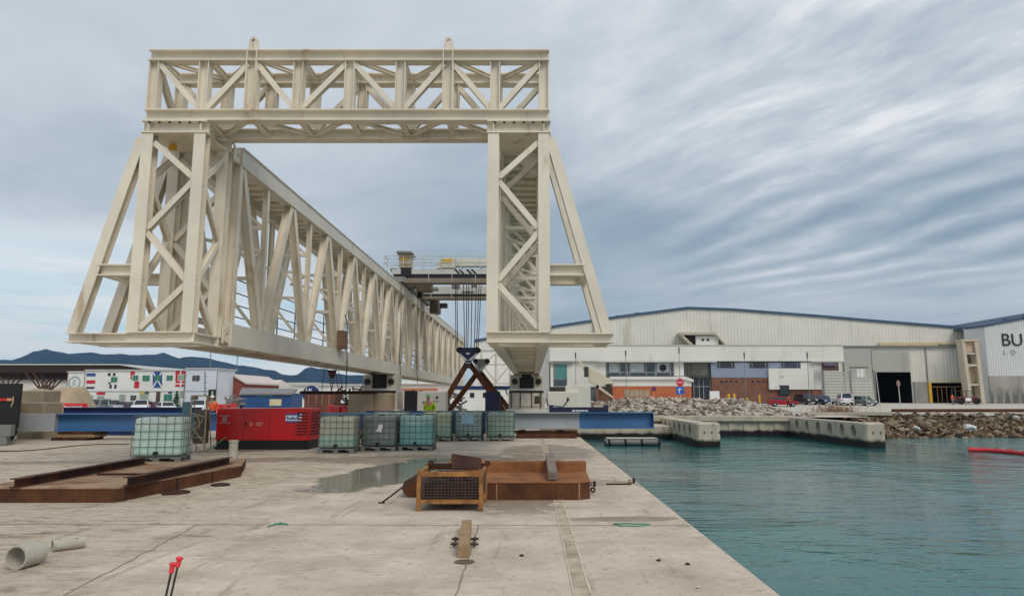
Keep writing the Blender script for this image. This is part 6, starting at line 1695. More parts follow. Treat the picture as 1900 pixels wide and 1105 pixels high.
# ================================================================== vehicles
def car(label, cat, m, loc, rz, kind='hatch', group=None, name='parked_car'):
    """front faces -Y in local space"""
    t = thing(name, label, cat, (0, 0, 0), group)
    L_, W_ = {'hatch': (4.1, 1.74), 'suv': (4.5, 1.85), 'van': (4.3, 1.80), 'pickup': (5.0, 1.85)}[kind]
    if kind == 'hatch': low = [(-2.05, .25), (-2.05, .62), (-1.95, .74), (-1.0, .90), (2.0, .94), (2.05, .7), (2.05, .25)]; cab = [(-1.0, .90), (-0.35, 1.40), (1.25, 1.45), (1.95, .94)]
    elif kind == 'suv': low = [(-2.25, .3), (-2.25, .75), (-2.1, .95), (-1.05, 1.05), (2.2, 1.06), (2.25, .8), (2.25, .3)]; cab = [(-1.05, 1.05), (-0.5, 1.66), (1.9, 1.68), (2.18, 1.06)]
    elif kind == 'van': low = [(-2.15, .25), (-2.15, .7), (-2.0, .88), (-1.25, 1.0), (2.1, 1.02), (2.15, .7), (2.15, .25)]; cab = [(-1.25, 1.0), (-0.6, 1.75), (2.0, 1.82), (2.12, 1.02)]
    else: low = [(-2.5, .35), (-2.5, .8), (-2.35, .98), (-1.3, 1.05), (2.5, 1.06), (2.5, .4)]; cab = [(-1.2, 1.05), (-0.6, 1.66), (0.7, 1.68), (0.95, 1.06)]
    mb = MB(); w2 = W_ / 2; n = len(low)
    sec = [(-w2, 0.06), (-w2 + 0.06, 0.0), (w2 - 0.06, 0.0), (w2, 0.06)]
    vs = []
    for x, ins in sec:
        cy_ = 0.0
        for (y, z) in low: vs.append((x, y * (1 - ins * 0.35), z if z < 0.5 else z - ins * 0.8))
    fs = [tuple(range(n)), tuple(range(4 * n - 1, 3 * n - 1, -1))]
    for k in range(3):
        for i in range(n):
            j = (i + 1) % n; fs.append((k * n + i, (k + 1) * n + i, (k + 1) * n + j, k * n + j))
    mb.add(vs, fs)
    tw = 0.17                                                            # tumblehome
    def cpt(i, s, off=0.0):
        y, z = cab[i]; top = z > cab[0][1] + 0.2
        return (s * (w2 - 0.05 - (tw if top else 0.0) + off), y, z - 0.002)
    c8 = [cpt(i, s) for s in (-1, 1) for i in range(4)]
    mb.add(c8, [(0, 1, 2, 3), (7, 6, 5, 4), (0, 4, 5, 1), (1, 5, 6, 2), (2, 6, 7, 3)])
    body = mb.build('body', m, t)
    def lerp3(a_, b_, k): return tuple(a_[q] + (b_[q] - a_[q]) * k for q in range(3))
    def inset(q4, d, nrm):
        c_ = [sum(p[k] for p in q4) / 4 for k in range(3)]
        return [tuple(p[k] + (c_[k] - p[k]) * d + nrm[k] * 0.012 for k in range(3)) for p in q4]
    mb = MB()
    mb.add(inset([c8[0], c8[4], c8[5], c8[1]], 0.10, (0, -1, 0.6)), [(0, 1, 2, 3)])
    mb.build('windscreen', darkglass, t)
    mb = MB(); mb.add(inset([c8[3], c8[7], c8[6], c8[2]], 0.16, (0, 1, 0.3)), [(0, 1, 2, 3)]); mb.build('rear_window', darkglass, t)
    for s, o_ in ((-1, 0), (1, 4)):
        a0, a1, a2, a3 = c8[o_], c8[o_ + 1], c8[o_ + 2], c8[o_ + 3]
        mb = MB()
        for k0, k1 in ((0.10, 0.50), (0.54, 0.93)):
            q4 = [lerp3(lerp3(a0, a3, k0), lerp3(a1, a2, k0), 0.08), lerp3(lerp3(a0, a3, k1), lerp3(a1, a2, k1), 0.08), lerp3(lerp3(a0, a3, k1), lerp3(a1, a2, k1), 0.86), lerp3(lerp3(a0, a3, k0), lerp3(a1, a2, k0), 0.86)]
            mb.add([(p[0] + s * 0.012, p[1], p[2]) for p in q4], [(0, 1, 2, 3)])
        mb.build('side_window', darkglass, t)
        for y, nm in ((-L_ / 2 + 0.75, 'w'), (L_ / 2 - 0.8, 'w')):
            mb = MB(); mb.tube((s * (w2 - 0.20), y, 0.31), (s * (w2 + 0.015), y, 0.31), 0.31, 18); wh = mb.build('wheel', tyre, t)
            mb = MB(); mb.tube((s * (w2 + 0.016), y, 0.31), (s * (w2 + 0.025), y, 0.31), 0.19, 14); mb.build('rim', silver, wh)
        hz_ = low[1][1] - 0.02
        mb = MB(); mb.box(min(s * (w2 - 0.50), s * (w2 - 0.10)), max(s * (w2 - 0.50), s * (w2 - 0.10)), -L_ / 2 - 0.015, -L_ / 2 + 0.03, hz_ - 0.06, hz_ + 0.07); mb.build('headlight', lampwhite, t)
        mb = MB(); mb.box(min(s * (w2 - 0.32), s * (w2 - 0.06)), max(s * (w2 - 0.32), s * (w2 - 0.06)), L_ / 2 - 0.05, L_ / 2 + 0.012, hz_ - 0.02, hz_ + 0.16); mb.build('tail_light', lampred, t)
    mb = MB(); mb.box(-w2 + 0.08, w2 - 0.08, -L_ / 2 - 0.03, -L_ / 2 + 0.05, 0.22, 0.40); mb.box(-w2 + 0.08, w2 - 0.08, L_ / 2 - 0.05, L_ / 2 + 0.03, 0.22, 0.42); bp = mb.build('bumper', black, t)
    mb = MB(); mb.box(-0.26, 0.26, -L_ / 2 - 0.042, -L_ / 2 - 0.031, 0.26, 0.37); mb.build('number_plate', stickerwhite, bp)
    MB().box(-0.26, 0.26, L_ / 2 + 0.031, L_ / 2 + 0.042, 0.27, 0.38).build('number_plate', stickerwhite, bp)
    t.location = loc; t.rotation_euler = (0, 0, rz)
    return t
def at(px, Y): q = P(px, 742, Y); return (q.x, Y, gz(Y, q.x))
RG = 'cars parked before the hangar'
car('low red car parked side on before the dark brick wall', 'car', carred, at(1452, 103), R(82), 'hatch', RG)
car('black estate car facing the dock beside the white wall', 'car', carblack, at(1495, 110), R(6), 'suv', RG)
car('white van seen from behind in front of the slatted gate', 'van', carwhite, at(1566, 108), R(168), 'van', RG, 'parked_van')
car('dark blue car half hidden left of the white van', 'car', mat('car_blue', lin(44, 66, 104), 0.25), at(1527, 110), R(4), 'hatch', RG)
car('grey green car facing the dock just left of the dark doorway', 'car', cargreen, at(1603, 106), R(8), 'hatch', RG)
LG = 'vehicles parked before the flag painted cabins'
car('grey van facing the quay, leftmost vehicle before the flag painted cabins', 'van', silver, at(181, 92), R(5), 'van', LG, 'parked_van')
car('silver pickup seen at an angle before the left flag painted cabin', 'pickup', mat('car_silver', lin(168, 176, 178), 0.3, 0.2), at(206, 94), R(58), 'pickup', LG, 'parked_pickup')
car('dark maroon car just right of the silver pickup', 'car', mat('car_maroon', lin(74, 44, 54), 0.3), at(236, 94), R(70), 'hatch', LG)
car('white off road car with a dark windscreen, between the maroon and the red dark cars', 'car', carwhite, at(264, 92), R(20), 'suv', LG)
car('pale grey car behind the white off road car, beneath the narrow window', 'car', mat('car_pale', lin(190, 194, 192), 0.3), at(249, 96), R(30), 'hatch', LG)
car('dull red car between two white vehicles before the cabins', 'car', mat('car_dull_red', lin(112, 46, 58), 0.3), at(287, 94), R(66), 'hatch', LG)
car('white car with a dark rear just left of the small evergreen tree', 'car', carwhite, at(310, 92), R(40), 'hatch', LG)
car('white pickup before the right end of the flag painted cabins', 'pickup', carwhite, at(371, 90), R(15), 'pickup', LG, 'parked_pickup')
car('dark green off road car half hidden behind the red and white barrier', 'car', mat('car_dark_green', lin(70, 86, 66), 0.4), at(163, 96), R(10), 'suv', LG)

# red forklift-like tractor at the yellow gate
fk = thing('forklift', 'red forklift with a white box in front of the beige frame tower', 'forklift', at(1795, 110))
fx, fyy, fz = at(1795, 110)
mb = MB(); mb.cbox(fx - 1.4, fx + 1.6, fyy, fyy + 1.6, 0.95, 1.75, 0.08); mb.cbox(fx + 0.8, fx + 2.2, fyy + 0.1, fyy + 1.5, 0.85, 1.55, 0.08); bd_ = mb.build('body', mat('forklift_maroon', lin(96, 34, 34), 0.5), fk)
mb = MB()
for x in (-0.9, 0.7): 
    for y in (0.15, 1.4): mb.bar((fx + x, fyy + y, 1.75), (fx + x + 0.1, fyy + y, 2.6), 0.08, 0.08)
mb.box(fx - 1.0, fx + 0.9, fyy + 0.05, fyy + 1.5, 2.6, 2.68); mb.build('roof_guard', darksteel, fk)
for x in (-0.95, 1.5):
    mb = MB(); mb.tube((fx + x, fyy - 0.1, 1.05), (fx + x, fyy + 0.25, 1.05), 0.46, 16); mb.build('wheel', tyre, fk)
mb = MB(); mb.bar((fx - 1.6, fyy + 0.3, 0.7), (fx - 1.6, fyy + 0.3, 3.0), 0.12, 0.12, (0, 1, 0)); mb.bar((fx - 1.6, fyy + 1.2, 0.7), (fx - 1.6, fyy + 1.2, 3.0), 0.12, 0.12, (0, 1, 0)); mb.box(fx - 2.6, fx - 1.6, fyy + 0.3, fyy + 0.42, 0.72, 0.78); mb.build('mast', darksteel, fk)
mb = MB(); mb.box(fx - 0.3, fx + 0.6, fyy - 0.06, fyy - 0.002, 1.05, 1.6); mb.build('white_panel', stickerwhite, bd_)

# ================================================================== people
def skinned(name, pts, edges, radii, m, parent, sub=1):
    me = bpy.data.meshes.new(name); me.from_pydata([tuple(p) for p in pts], edges, []); me.update()
    o = bpy.data.objects.new(name, me); C.objects.link(o)
    md = o.modifiers.new('skin', 'SKIN'); md.use_smooth_shade = True
    for v, r in zip(me.skin_vertices[0].data, radii): v.radius = (r, r)
    me.skin_vertices[0].data[0].use_root = True
    ss_ = o.modifiers.new('subsurf', 'SUBSURF'); ss_.levels = sub; ss_.render_levels = sub
    me.materials.append(m); o.parent = parent
    return o
def person(label, loc, rz, jacket, trousers, helmet=None, h=1.75, bend=0.0, stride=0.12, armf=0.15, hood=None):
    """standing figure facing -Y: one continuous body, clothes and headgear as its children"""
    t = thing('person', label, 'person', loc); t.rotation_euler = (0, 0, rz)
    k = h / 1.75; cb, sb = math.cos(bend), math.sin(bend)
    def up(x, y, z):                                                     # bends everything above the hips forward
        z0_ = 0.95; dz_ = z - z0_
        return Vector((x, y * cb - dz_ * sb, z0_ + dz_ * cb + y * sb * 0.2)) * k if dz_ > 0 else Vector((x, y, z)) * k
    pts = [up(0, 0, 0.95), up(0, 0.01, 1.15), up(0, 0.0, 1.40), up(0, -0.01, 1.50), up(0, -0.03, 1.62), up(0, -0.03, 1.72)]
    rad = [0.13, 0.12, 0.13, 0.055, 0.085, 0.06]; ed = [(0, 1), (1, 2), (2, 3), (3, 4), (4, 5)]
    for s in (-1, 1):
        b = len(pts)
        pts += [up(s * 0.10, 0, 0.88), up(s * 0.11, s * stride * 0.5 - 0.02, 0.50), up(s * 0.12, s * stride, 0.08), up(s * 0.13, s * stride - 0.14, 0.045)]
        rad += [0.095, 0.062, 0.048, 0.04]; ed += [(0, b), (b, b + 1), (b + 1, b + 2), (b + 2, b + 3)]
        b = len(pts)
        pts += [up(s * 0.19, 0.0, 1.40), up(s * 0.25, 0.02, 1.12), up(s * 0.25, -armf, 0.88), up(s * 0.24, -armf - 0.06, 0.78)]
        rad += [0.058, 0.045, 0.036, 0.032]; ed += [(2, b), (b, b + 1), (b + 1, b + 2), (b + 2, b + 3)]
    body = skinned('body', pts, ed, [r * k for r in rad], skin, t, 2)
    jp = [0, 1, 2]; 
    idx = [0, 1, 2, 10, 11, 12, 18, 19, 20]; mp = {v: i for i, v in enumerate(idx)}
    skinned('jacket', [pts[i] for i in idx], [(mp[a_], mp[b_]) for a_, b_ in ed if a_ in mp and b_ in mp], [rad[i] * k * 1.22 for i in idx], jacket, t, 2)
    idx = [0, 6, 7, 8, 14, 15, 16]; mp2 = {v: i for i, v in enumerate(idx)}
    skinned('trousers', [pts[i] for i in idx], [(mp2[a_], mp2[b_]) for a_, b_ in ed if a_ in mp2 and b_ in mp2], [rad[i] * k * 1.2 for i in idx], trousers, t, 2)
    mb = MB(); c_ = pts[4] + Vector((0, 0.0, 0.05)) * k; n = 12
    for sgn in (0, 1):
        pass
    rings = []
    for j in range(5):
        ph = j / 4 * math.pi / 2 * 0.98
        rings.append([(c_.x + 0.105 * k * math.cos(ph) * math.cos(2 * math.pi * i / n), c_.y + 0.125 * k * math.cos(ph) * math.sin(2 * math.pi * i / n), c_.z + 0.115 * k * math.sin(ph)) for i in range(n)])
    mb.add(sum(rings, []), [(j * n + i, j * n + (i + 1) % n, (j + 1) * n + (i + 1) % n, (j + 1) * n + i) for j in range(4) for i in range(n)] + [tuple(range(4 * n, 5 * n))], True)
    if helmet: mb.build('helmet', helmet, t, (0, 0, 0))
    else: mb.build('hair', mat('dark_hair', lin(40, 32, 28), 0.8), t, (0, 0, 0))
    mb = MB()
    for s in (-1, 1): q = pts[4] + Vector((s * 0.032, -0.088, 0.012)) * k; mb.tube(q, q + Vector((0, -0.006, 0)), 0.011 * k, 8)
    q = pts[4] + Vector((0, -0.086, -0.055)) * k; mb.box(q.x - 0.025, q.x + 0.025, q.y - 0.006, q.y + 0.01, q.z - 0.006, q.z + 0.004)
    mb.build('face_features', black, t, (0, 0, 0))
    mb = MB(); q = pts[4] + Vector((0, -0.088, -0.02)) * k; mb.add([q + Vector((-0.014, 0, -0.014)), q + Vector((0.014, 0, -0.014)), q + Vector((0, 0, 0.03)), q + Vector((0, -0.024, -0.012))], [(0, 1, 3), (1, 2, 3), (2, 0, 3)]); mb.build('nose', skin, t, (0, 0, 0))
    return t
q = P(394, 750, 37.5)
person('person in an orange jacket and white helmet behind the red generator', (q.x, 37.5, 0), R(20), orangevest, cloth_dark, stickerwhite, 1.78, 0.25)
q = P(799, 745, 32.0)
person('person bending in a lime jacket and green headgear behind the rear water tanks', (q.x, 32.0, 0), R(-15), greenvest, cloth_dark, greenhood, 1.85, 0.40)
q = P(1463, 745, 99.0)
person('person in a red jacket walking beside the low red car', (q.x, 99.0, gz(99)), R(70), redmatte, cloth_dark, None, 1.78, 0.1, 0.22)
q = P(1767, 738, 106.0)
person('person in a red vest standing in front of the yellow gate', (q.x, 106.0, gz(106)), R(10), redmatte, mat('blue_trousers', lin(90, 106, 124), 0.9), None, 1.75)

# ================================================================== left background: flag painted cabins
YC = 99.0
cb_ = thing('cabin_block', 'two storey white cabin block painted with flags around its windows', 'office cabins', (P(260, 750, YC).x, YC, 0.6))
mb = MB(); mb.pb(158.5, 687, 344, None, YC, 6)
main = mb.build('main_wall', white, cb_)
mb = MB(); mb.pb(126, 690, 158, None, YC + 0.4, 6); ew = mb.build('end_wall', white, cb_)
mb = MB(); mb.pb(344.5, 684, 403, None, YC - 0.6, 6); rw_ = mb.build('right_wall', mat('cool_white_panel', lin(206, 212, 220), 0.5, 0, 0.05, 0.4, 0.15), cb_)
mb = MB(); mb.pb(124, 688, 158.3, 690, YC + 0.2, 6.4); mb.pb(157, 685, 344.3, 687, YC - 0.2, 6.4); mb.pb(343.6, 682, 404.5, 684, YC - 0.8, 6.6); mb.build('roof_edge', palegrey, cb_)
mb = MB(); mb.pb(158.5, 725.2, 344, 726.2, YC - 0.05, 0.04); mb.pb(126, 725.6, 158, 726.6, YC + 0.35, 0.04); mb.pb(344.5, 725, 403, 726, YC - 0.65, 0.04)
for px in (126, 157.6, 343.8, 403): mb.pb(px, 688, px + 1.2, None, YC - 0.72, 0.06)
mb.build('joint_trim', midgrey, cb_)
gteal = mat('green_window_panel', lin(40, 120, 96), 0.35, 0, 0.15, 0.8)
pale_win = mat('pale_window', lin(150, 164, 156), 0.4, 0, 0.1, 0.8)
def cwin(x0, y0, x1, y1, m, Y=YC, parent=main):
    mb = MB(); mb.pb(x0, y0, x1, y1, Y - 0.09, 0.06); o = mb.build('window', m, parent)
    mb = MB(); xm = (x0 + x1) / 2; mb.pb(xm - 0.4, y0, xm + 0.4, y1, Y - 0.12, 0.025); mb.build('frame', frame_m, o); return o
for a_ in ((206, 699, 217, 708, gteal), (246, 696, 256, 705, gteal), (264.5, 696, 277, 706, gteal), (287, 696, 298, 706, gteal), (309, 696, 320, 705, gteal), (330, 695, 342, 704, pale_win)): cwin(*a_)
for a_ in ((160, 733, 172, 743, pale_win), (180, 734, 193, 742, pale_win), (221, 731, 232, 745, pale_win), (242, 733, 252, 742, darkglass), (260, 730, 275, 741, pale_win), (304, 731, 319, 743, gteal), (333, 727, 342, 737, pale_win)): cwin(*a_)
cwin(357, 696, 370, 706, darkglass, YC - 0.6, rw_); cwin(354, 733, 367, 742, darkglass, YC - 0.6, rw_)
mb = MB(); mb.pb(290, 726.5, 297.5, None, YC - 0.09, 0.06); mb.build('door', mat('brown_door', lin(84, 62, 58), 0.6), main)
mb = MB(); mb.pb(387, 722, 401, None, YC - 0.70, 0.06); dd = mb.build('door', black, rw_)
mb = MB(); mb.pb(391.5, 725, 395.5, 742, YC - 0.73, 0.025); mb.build('glass', pale_win, dd)
def flag(name, rects, Y=YC, parent=main):
    first = True; o = None
    for (x0, y0, x1, y1, m) in rects:
        mb = MB(); mb.pb(x0, y0, x1, y1, Y - 0.045, 0.04); o = mb.build('flag_panel', m, parent)
fblue, fred, fdark, fgreen, fyel = mat('flag_blue', lin(44, 78, 148), 0.5), mat('flag_red', lin(196, 30, 46), 0.5), mat('flag_navy', lin(34, 44, 82), 0.5), mat('flag_green', lin(40, 124, 84), 0.5), mat('flag_yellow', lin(216, 186, 50), 0.5)
flag('a', [(160.5, 692, 177, 697.5, fblue), (160, 705, 176.5, 711, fred), (159.5, 717, 175, 720.5, fdark)])
flag('b', [(200, 691.5, 205, 697, fdark), (209.5, 691.5, 214, 697, fdark), (201, 708.5, 205, 712, fdark), (203, 713, 207, 720, fdark), (212, 713, 216, 720, fdark)])
flag('c', [(242, 688.5, 250, 694.5, fred), (242, 694.7, 244.5, 703, fred), (249, 707, 258, 719.5, fred)])
flag('e', [(325.5, 687.5, 344, 693.5, fred), (325.5, 693.7, 329.3, 706, fred), (342.5, 693.7, 344, 706, fred), (325.5, 706.2, 344, 717, fred)])
flag('f', [(179, 727, 195, 731.8, fred), (259, 726.7, 268, 738, fyel), (268.3, 726.7, 276, 731, fdark), (312, 726.7, 319.5, 729.5, fdark)])
mb = MB(); x0, x1, y0, y1 = 283.5, 301, 689, 719
def q3(x, y): p = P(x, y, YC); return (p.x, YC - 0.03, p.z)
mb.add([q3(x0, y0), q3(x1, y0), q3(x1, y1), q3(x0, y1)], [(0, 1, 2, 3)]); fb_ = mb.build('flag_panel', fblue, main)
mb = MB()
for (a_, b_) in (((x0, y0), (x1, y1)), ((x1, y0), (x0, y1))):
    p, q = Vector(q3(*a_)), Vector(q3(*b_)); mb.bar((p.x, YC - 0.052, p.z), (q.x, YC - 0.052, q.z), 0.17, 0.012, (0, 1, 0))
mb.build('saltire', stickerwhite, fb_)
mb = MB(); mb.pb(334, 687.5, 336.5, 693.4, YC - 0.07, 0.02); mb.pb(334, 706.3, 336.5, 717, YC - 0.07, 0.02); mb.pb(325.6, 710.5, 344, 712.5, YC - 0.072, 0.02); mb.build('flag_cross', stickerwhite, main)
mb = MB(); q = P(138, 709, YC + 0.36); mb.annulus((q.x, YC + 0.37, q.z), 0.72, 0.86, 0.02, 'y', 24)
for k in range(9): th = k * 0.7; mb.box(q.x - 0.3 + 0.09 * (k % 4), q.x - 0.18 + 0.11 * (k % 4), YC + 0.36, YC + 0.385, q.z - 0.45 + 0.11 * k, q.z - 0.36 + 0.11 * k)
mb.build('round_emblem', mat('grey_blue_emblem', lin(126, 140, 150), 0.6), ew)
mb = MB(); mb.pb(131, 732, 139, 733.5, YC + 0.34, 0.04); mb.build('small_marking', letterblack, ew)
mb = MB()
for k in range(8): mb.pb(379, 690 + k * 5.6, 381.2 + 0.8 * (k % 2), 693.6 + k * 5.6, YC - 0.66, 0.04)
mb.build('vertical_lettering', mat('slate_lettering', lin(96, 108, 124), 0.6), rw_)
for px, yt, Y, lb in ((350, 648, 100, 'thin aerial mast rising behind the flag painted cabins, above their right part'), (403, 650, 100, 'thin aerial mast at the right edge of the flag painted cabins')):
    a_ = P(px, yt, Y); t = thing('aerial_mast', lb, 'mast', (a_.x, Y + 7, 0.6), 'aerial masts by the cabins')
    MB().tube((a_.x, Y + 7, 0.58), (a_.x, Y + 7, a_.z), 0.06, 6).build('tube', midgrey, t)
    MB().bar((a_.x - 0.3, Y + 7, a_.z - 0.5), (a_.x + 0.3, Y + 7, a_.z - 0.5), 0.05, 0.05).build('cross_arm', midgrey, t)

# small evergreen
def evergreen(px, Y, hgt, label):
    q = at(px, Y); t = thing('evergreen_tree', label, 'tree', q)
    rng = random.Random(int(px)); mb = MB(); mb.tube((q[0], Y, q[2]), (q[0], Y, q[2] + hgt * 0.95), 0.07, 8, 0.02); mb.build('trunk', bark, t)
    mb = MB()
    for k in range(900):
        f = rng.random() ** 0.7; z = q[2] + 0.35 + (hgt - 0.35) * (1 - f); rmax = 0.06 + f * hgt * 0.26
        th = rng.uniform(0, 6.28); r = rmax * (0.45 + 0.55 * rng.random()); c_ = Vector((q[0] + r * math.cos(th), Y + r * math.sin(th), z))
        d_ = Vector((math.cos(th), math.sin(th), -0.4)).normalized() * rng.uniform(0.12, 0.26); s_ = Vector((-math.sin(th), math.cos(th), rng.uniform(-.3, .3))) * rng.uniform(0.04, 0.09)
        mb.add([c_ - d_ * 0.5, c_ + s_, c_ + d_, c_ - s_], [(0, 1, 2, 3)])
    mb.build('crown', leaf, t)
evergreen(327, 93, 2.9, 'small conical evergreen tree in front of the flag painted cabins')
# red and white barrier
bw = thing('traffic_barrier', 'red and white patterned barrier at the left end of the cabin block', 'barrier', (P(138, 756, 58).x, 58, 0))
mb = MB(); a_, b_ = P(117, 756, 58), P(157, 756, 58); mb.cbox(a_.x, b_.x, 58, 58.4, 0.0, P(138, 747.5, 58).z, 0.05); o = mb.build('block', fred, bw)
mb = MB(); rng = random.Random(2); zt = P(138, 748.5, 58).z - 0.06; n_ = 13
for k in range(n_):                                        # one zigzag band of white on the red face
    xA = a_.x + 0.12 + (b_.x - a_.x - 0.3) * k / n_; xB = a_.x + 0.12 + (b_.x - a_.x - 0.3) * (k + 1) / n_
    zA, zB = (0.62, zt - 0.1) if k % 2 else (zt - 0.1, 0.62)
    mb.bar((xA, 57.992, zA), (xB, 57.992, zB), 0.09, 0.01, (0, 1, 0))
mb.build('white_pattern', stickerwhite, o)

# open shed with a dark roof on branching columns
sh = thing('open_shed', 'wide open shed with a dark brown roof on branching steel columns at the left', 'shed', (P(60, 740, 112).x, 112, 0.6))
mb = MB(); zt = P(100, 677, 110).z; zb_ = P(100, 691, 110).z; a_, b_ = P(-160, 680, 110), P(222, 680, 110); c_ = P(270, 684, 110)
mb.prism([(a_.x, zb_), (P(155, 690, 110).x, zb_), (c_.x, P(270, 685, 110).z), (b_.x, zt), (a_.x, zt)], 'y', 110, 130); rf = mb.build('roof', brownroof, sh)
mb = MB(); mb.prism([(a_.x, zt + 0.003), (b_.x, zt + 0.003), (c_.x, P(270, 685, 110).z + 0.003), (c_.x, P(270, 683.4, 110).z), (b_.x, P(222, 674.8, 110).z), (a_.x, P(100, 675, 110).z)], 'y', 109.8, 130); mb.build('roof_sheet', palegrey, rf)
mb = MB(); mb.prism([(a_.x, zb_ - 0.004), (P(128, 690, 110).x, zb_ - 0.004), (P(124, 700, 110).x, P(100, 700, 110).z), (a_.x, P(100, 699, 110).z)], 'y', 114, 128); mb.build('soffit_lattice', mat('dark_lattice', lin(70, 58, 58), 0.8), rf)
for px in (14, 78, 92):
    mb = MB(); f_ = P(px, 726, 111)
    for tx in (-22, -11, 2, 14, 26):
        a2 = P(px + tx, 692, 111); mb.tube((f_.x, 111, f_.z), (a2.x, 111 + 0.05 * tx, a2.z), 0.14, 6, 0.09)
    mb.tube((f_.x, 111, 0.5), (f_.x, 111, f_.z + 0.1), 0.2, 8)
    mb.build('branching_column', mat('brown_column', lin(86, 58, 50), 0.8), sh)
wm = thing('pale_hall', 'long pale hall seen under the open shed roof at the left', 'hall', (P(60, 740, 150).x, 150, 0.6))
mb = MB(); mb.pb(-200, 706, 128, None, 150, 8); mb.build('wall', mat('pale_wall', lin(206, 198, 188), 0.8, 0, 0.06, 0.1), wm)
mb = MB(); mb.pb(-200, 698, 128, 705.8, 149.5, 9); mb.build('roof', midgrey, wm)
# sand heap
mb = MB(); rng = random.Random(4); nxx, nyy = 26, 8
x0, x1 = P(20, 740, 72).x, P(134, 740, 72).x
hp = [(0, 2.2), (0.15, 2.5), (0.35, 2.3), (0.55, 2.5), (0.8, 2.75), (0.9, 2.6), (1.0, 0.0)]
for j in range(nyy + 1):
    for i in range(nxx + 1):
        u, v = i / nxx, j / nyy; hh = interp(hp, u) * min(1.0, 2.2 * v, 6.0 * (1 - v)) + rng.uniform(-0.12, 0.12)
        mb.v.append((x0 + (x1 - x0) * u, 70 + 7 * v, 0.0 + max(0.0, hh)))
for j in range(nyy):
    for i in range(nxx):
        k = j * (nxx + 1) + i; mb.f.append([k, k + 1, k + nxx + 2, k + nxx + 1]); mb.sm.append(True); mb.mi.append(0)
one('sand_heap', mb, sand, 'brownish heap of sand in front of the open shed, behind the concrete blocks', 'sand heap')

# sheds and cabins in the middle distance
def gable_shed(label, x0, x1, yeave, yridge, xr, Y, mw, mr, depth=14, name='shed', side=None):
    t = thing(name, label, 'shed', (P((x0 + x1) / 2, 745, Y).x, Y, 0.6))
    a_, b_, r_ = P(x0, yeave, Y), P(x1, yeave, Y), P(xr, yridge, Y)
    mb = MB(); mb.prism([(a_.x, 0.55), (b_.x, 0.55), (b_.x, b_.z), (r_.x, r_.z), (a_.x, a_.z)], 'y', Y, Y + depth); wl_ = mb.build('wall', mw, t)
    mb = MB(); e = 0.25
    for s, p in ((-1, a_), (1, b_)):
        mb.add([(p.x + s * e, Y - 0.3, p.z - 0.1), (r_.x, Y - 0.3, r_.z + 0.03), (r_.x, Y - 0.3, r_.z + 0.28), (p.x + s * e, Y - 0.3, p.z + 0.15)] + [(p.x + s * e, Y + depth, p.z - 0.1), (r_.x, Y + depth, r_.z + 0.03), (r_.x, Y + depth, r_.z + 0.28), (p.x + s * e, Y + depth, p.z + 0.15)], [(0, 1, 2, 3), (3, 2, 6, 7), (7, 6, 5, 4), (0, 4, 5, 1), (0, 3, 7, 4)])
    mb.build('roof', mr, t); return t, wl_
t_, wl_ = gable_shed('terracotta gabled shed with a pale roof right of the flag painted cabins', 405, 455, 711, 697, 432, 104, terracotta, pinkwhite)
mb = MB(); mb.pb(407, 705, 433, None, 103.9, 0.08); mb.build('boarded_front', mat('grey_brown_boards', lin(150, 124, 108), 0.85, 0, 0.15, 1), wl_)
ps = thing('long_shed', 'low long shed with a pale pinkish roof behind the blue site hut', 'shed', (P(480, 745, 130).x, 130, 0.6))
mb = MB(); mb.pb(455, 716, 520, None, 130, 10); mb.build('wall', offwhite, ps)
mb = MB(); p_ = [P(448, 717, 130), P(510, 717, 130), P(505, 703, 130), P(450, 703, 130)]
mb.add([(p_[0].x, 129.6, p_[0].z), (p_[1].x, 129.6, p_[1].z), (p_[2].x, 135, p_[2].z), (p_[3].x, 135, p_[3].z), (p_[0].x, 140, p_[0].z), (p_[1].x, 140, p_[1].z)], [(0, 1, 2, 3), (3, 2, 5, 4), (0, 3, 4), (1, 5, 2)]); mb.build('roof', pinkwhite, ps)
ls = thing('long_shed', 'long white warehouse roof stretching behind the slung beam to the left support', 'shed', (P(600, 745, 150).x, 150, 0.6))
mb = MB(); mb.pb(500, 715, 690, None, 150, 10); mb.build('wall', white, ls)
mb = MB(); mb.pb(512, 709, 585, 714.8, 149.5, 11); mb.pb(590, 712, 690, 714.8, 149.5, 11); mb.build('roof', palegrey, ls)
bh = thing('site_hut', 'blue site hut with a grey roof, greenish lettering and a pale notice', 'site hut', (P(495, 750, 62).x, 62, 0.0))
mb = MB(); mb.pb(446, 729, 541, None, 62, 3); hbw = mb.build('wall', bluecont, bh)
mb = MB(); a_, b_, c_, d_ = P(444, 729, 61.8), P(543, 729, 61.8), P(552, 721, 64.5), P(449, 719, 64.5)
mb.add([a_, b_, c_, d_, a_ + Vector((0, 0, -0.14)), b_ + Vector((0, 0, -0.14)), c_ + Vector((0, 0, -0.14)), d_ + Vector((0, 0, -0.14))], [(0, 1, 2, 3), (4, 5, 1, 0), (5, 6, 2, 1), (7, 4, 0, 3)]); mb.build('roof', mat('grey_hut_roof', lin(128, 126, 128), 0.8), bh)
mb = MB()
for k in range(7): 
    x = 477 + k * 4.2; mb.pb(x, 731.5 + (k % 2), x + 2.8, 736 - (k % 3) * 0.6, 61.95, 0.04)
mb.build('lettering', mat('green_lettering', lin(64, 130, 140), 0.6), hbw)
mb = MB(); mb.pb(500, 740, 522, 752, 61.95, 0.04); mb.build('notice', mat('cream_notice', lin(206, 198, 160), 0.6), hbw)
rd = thing('round_board', 'round navy blue board with small white marks behind the slung beam', 'sign', (P(577, 745, 80).x, 80, 0.3))
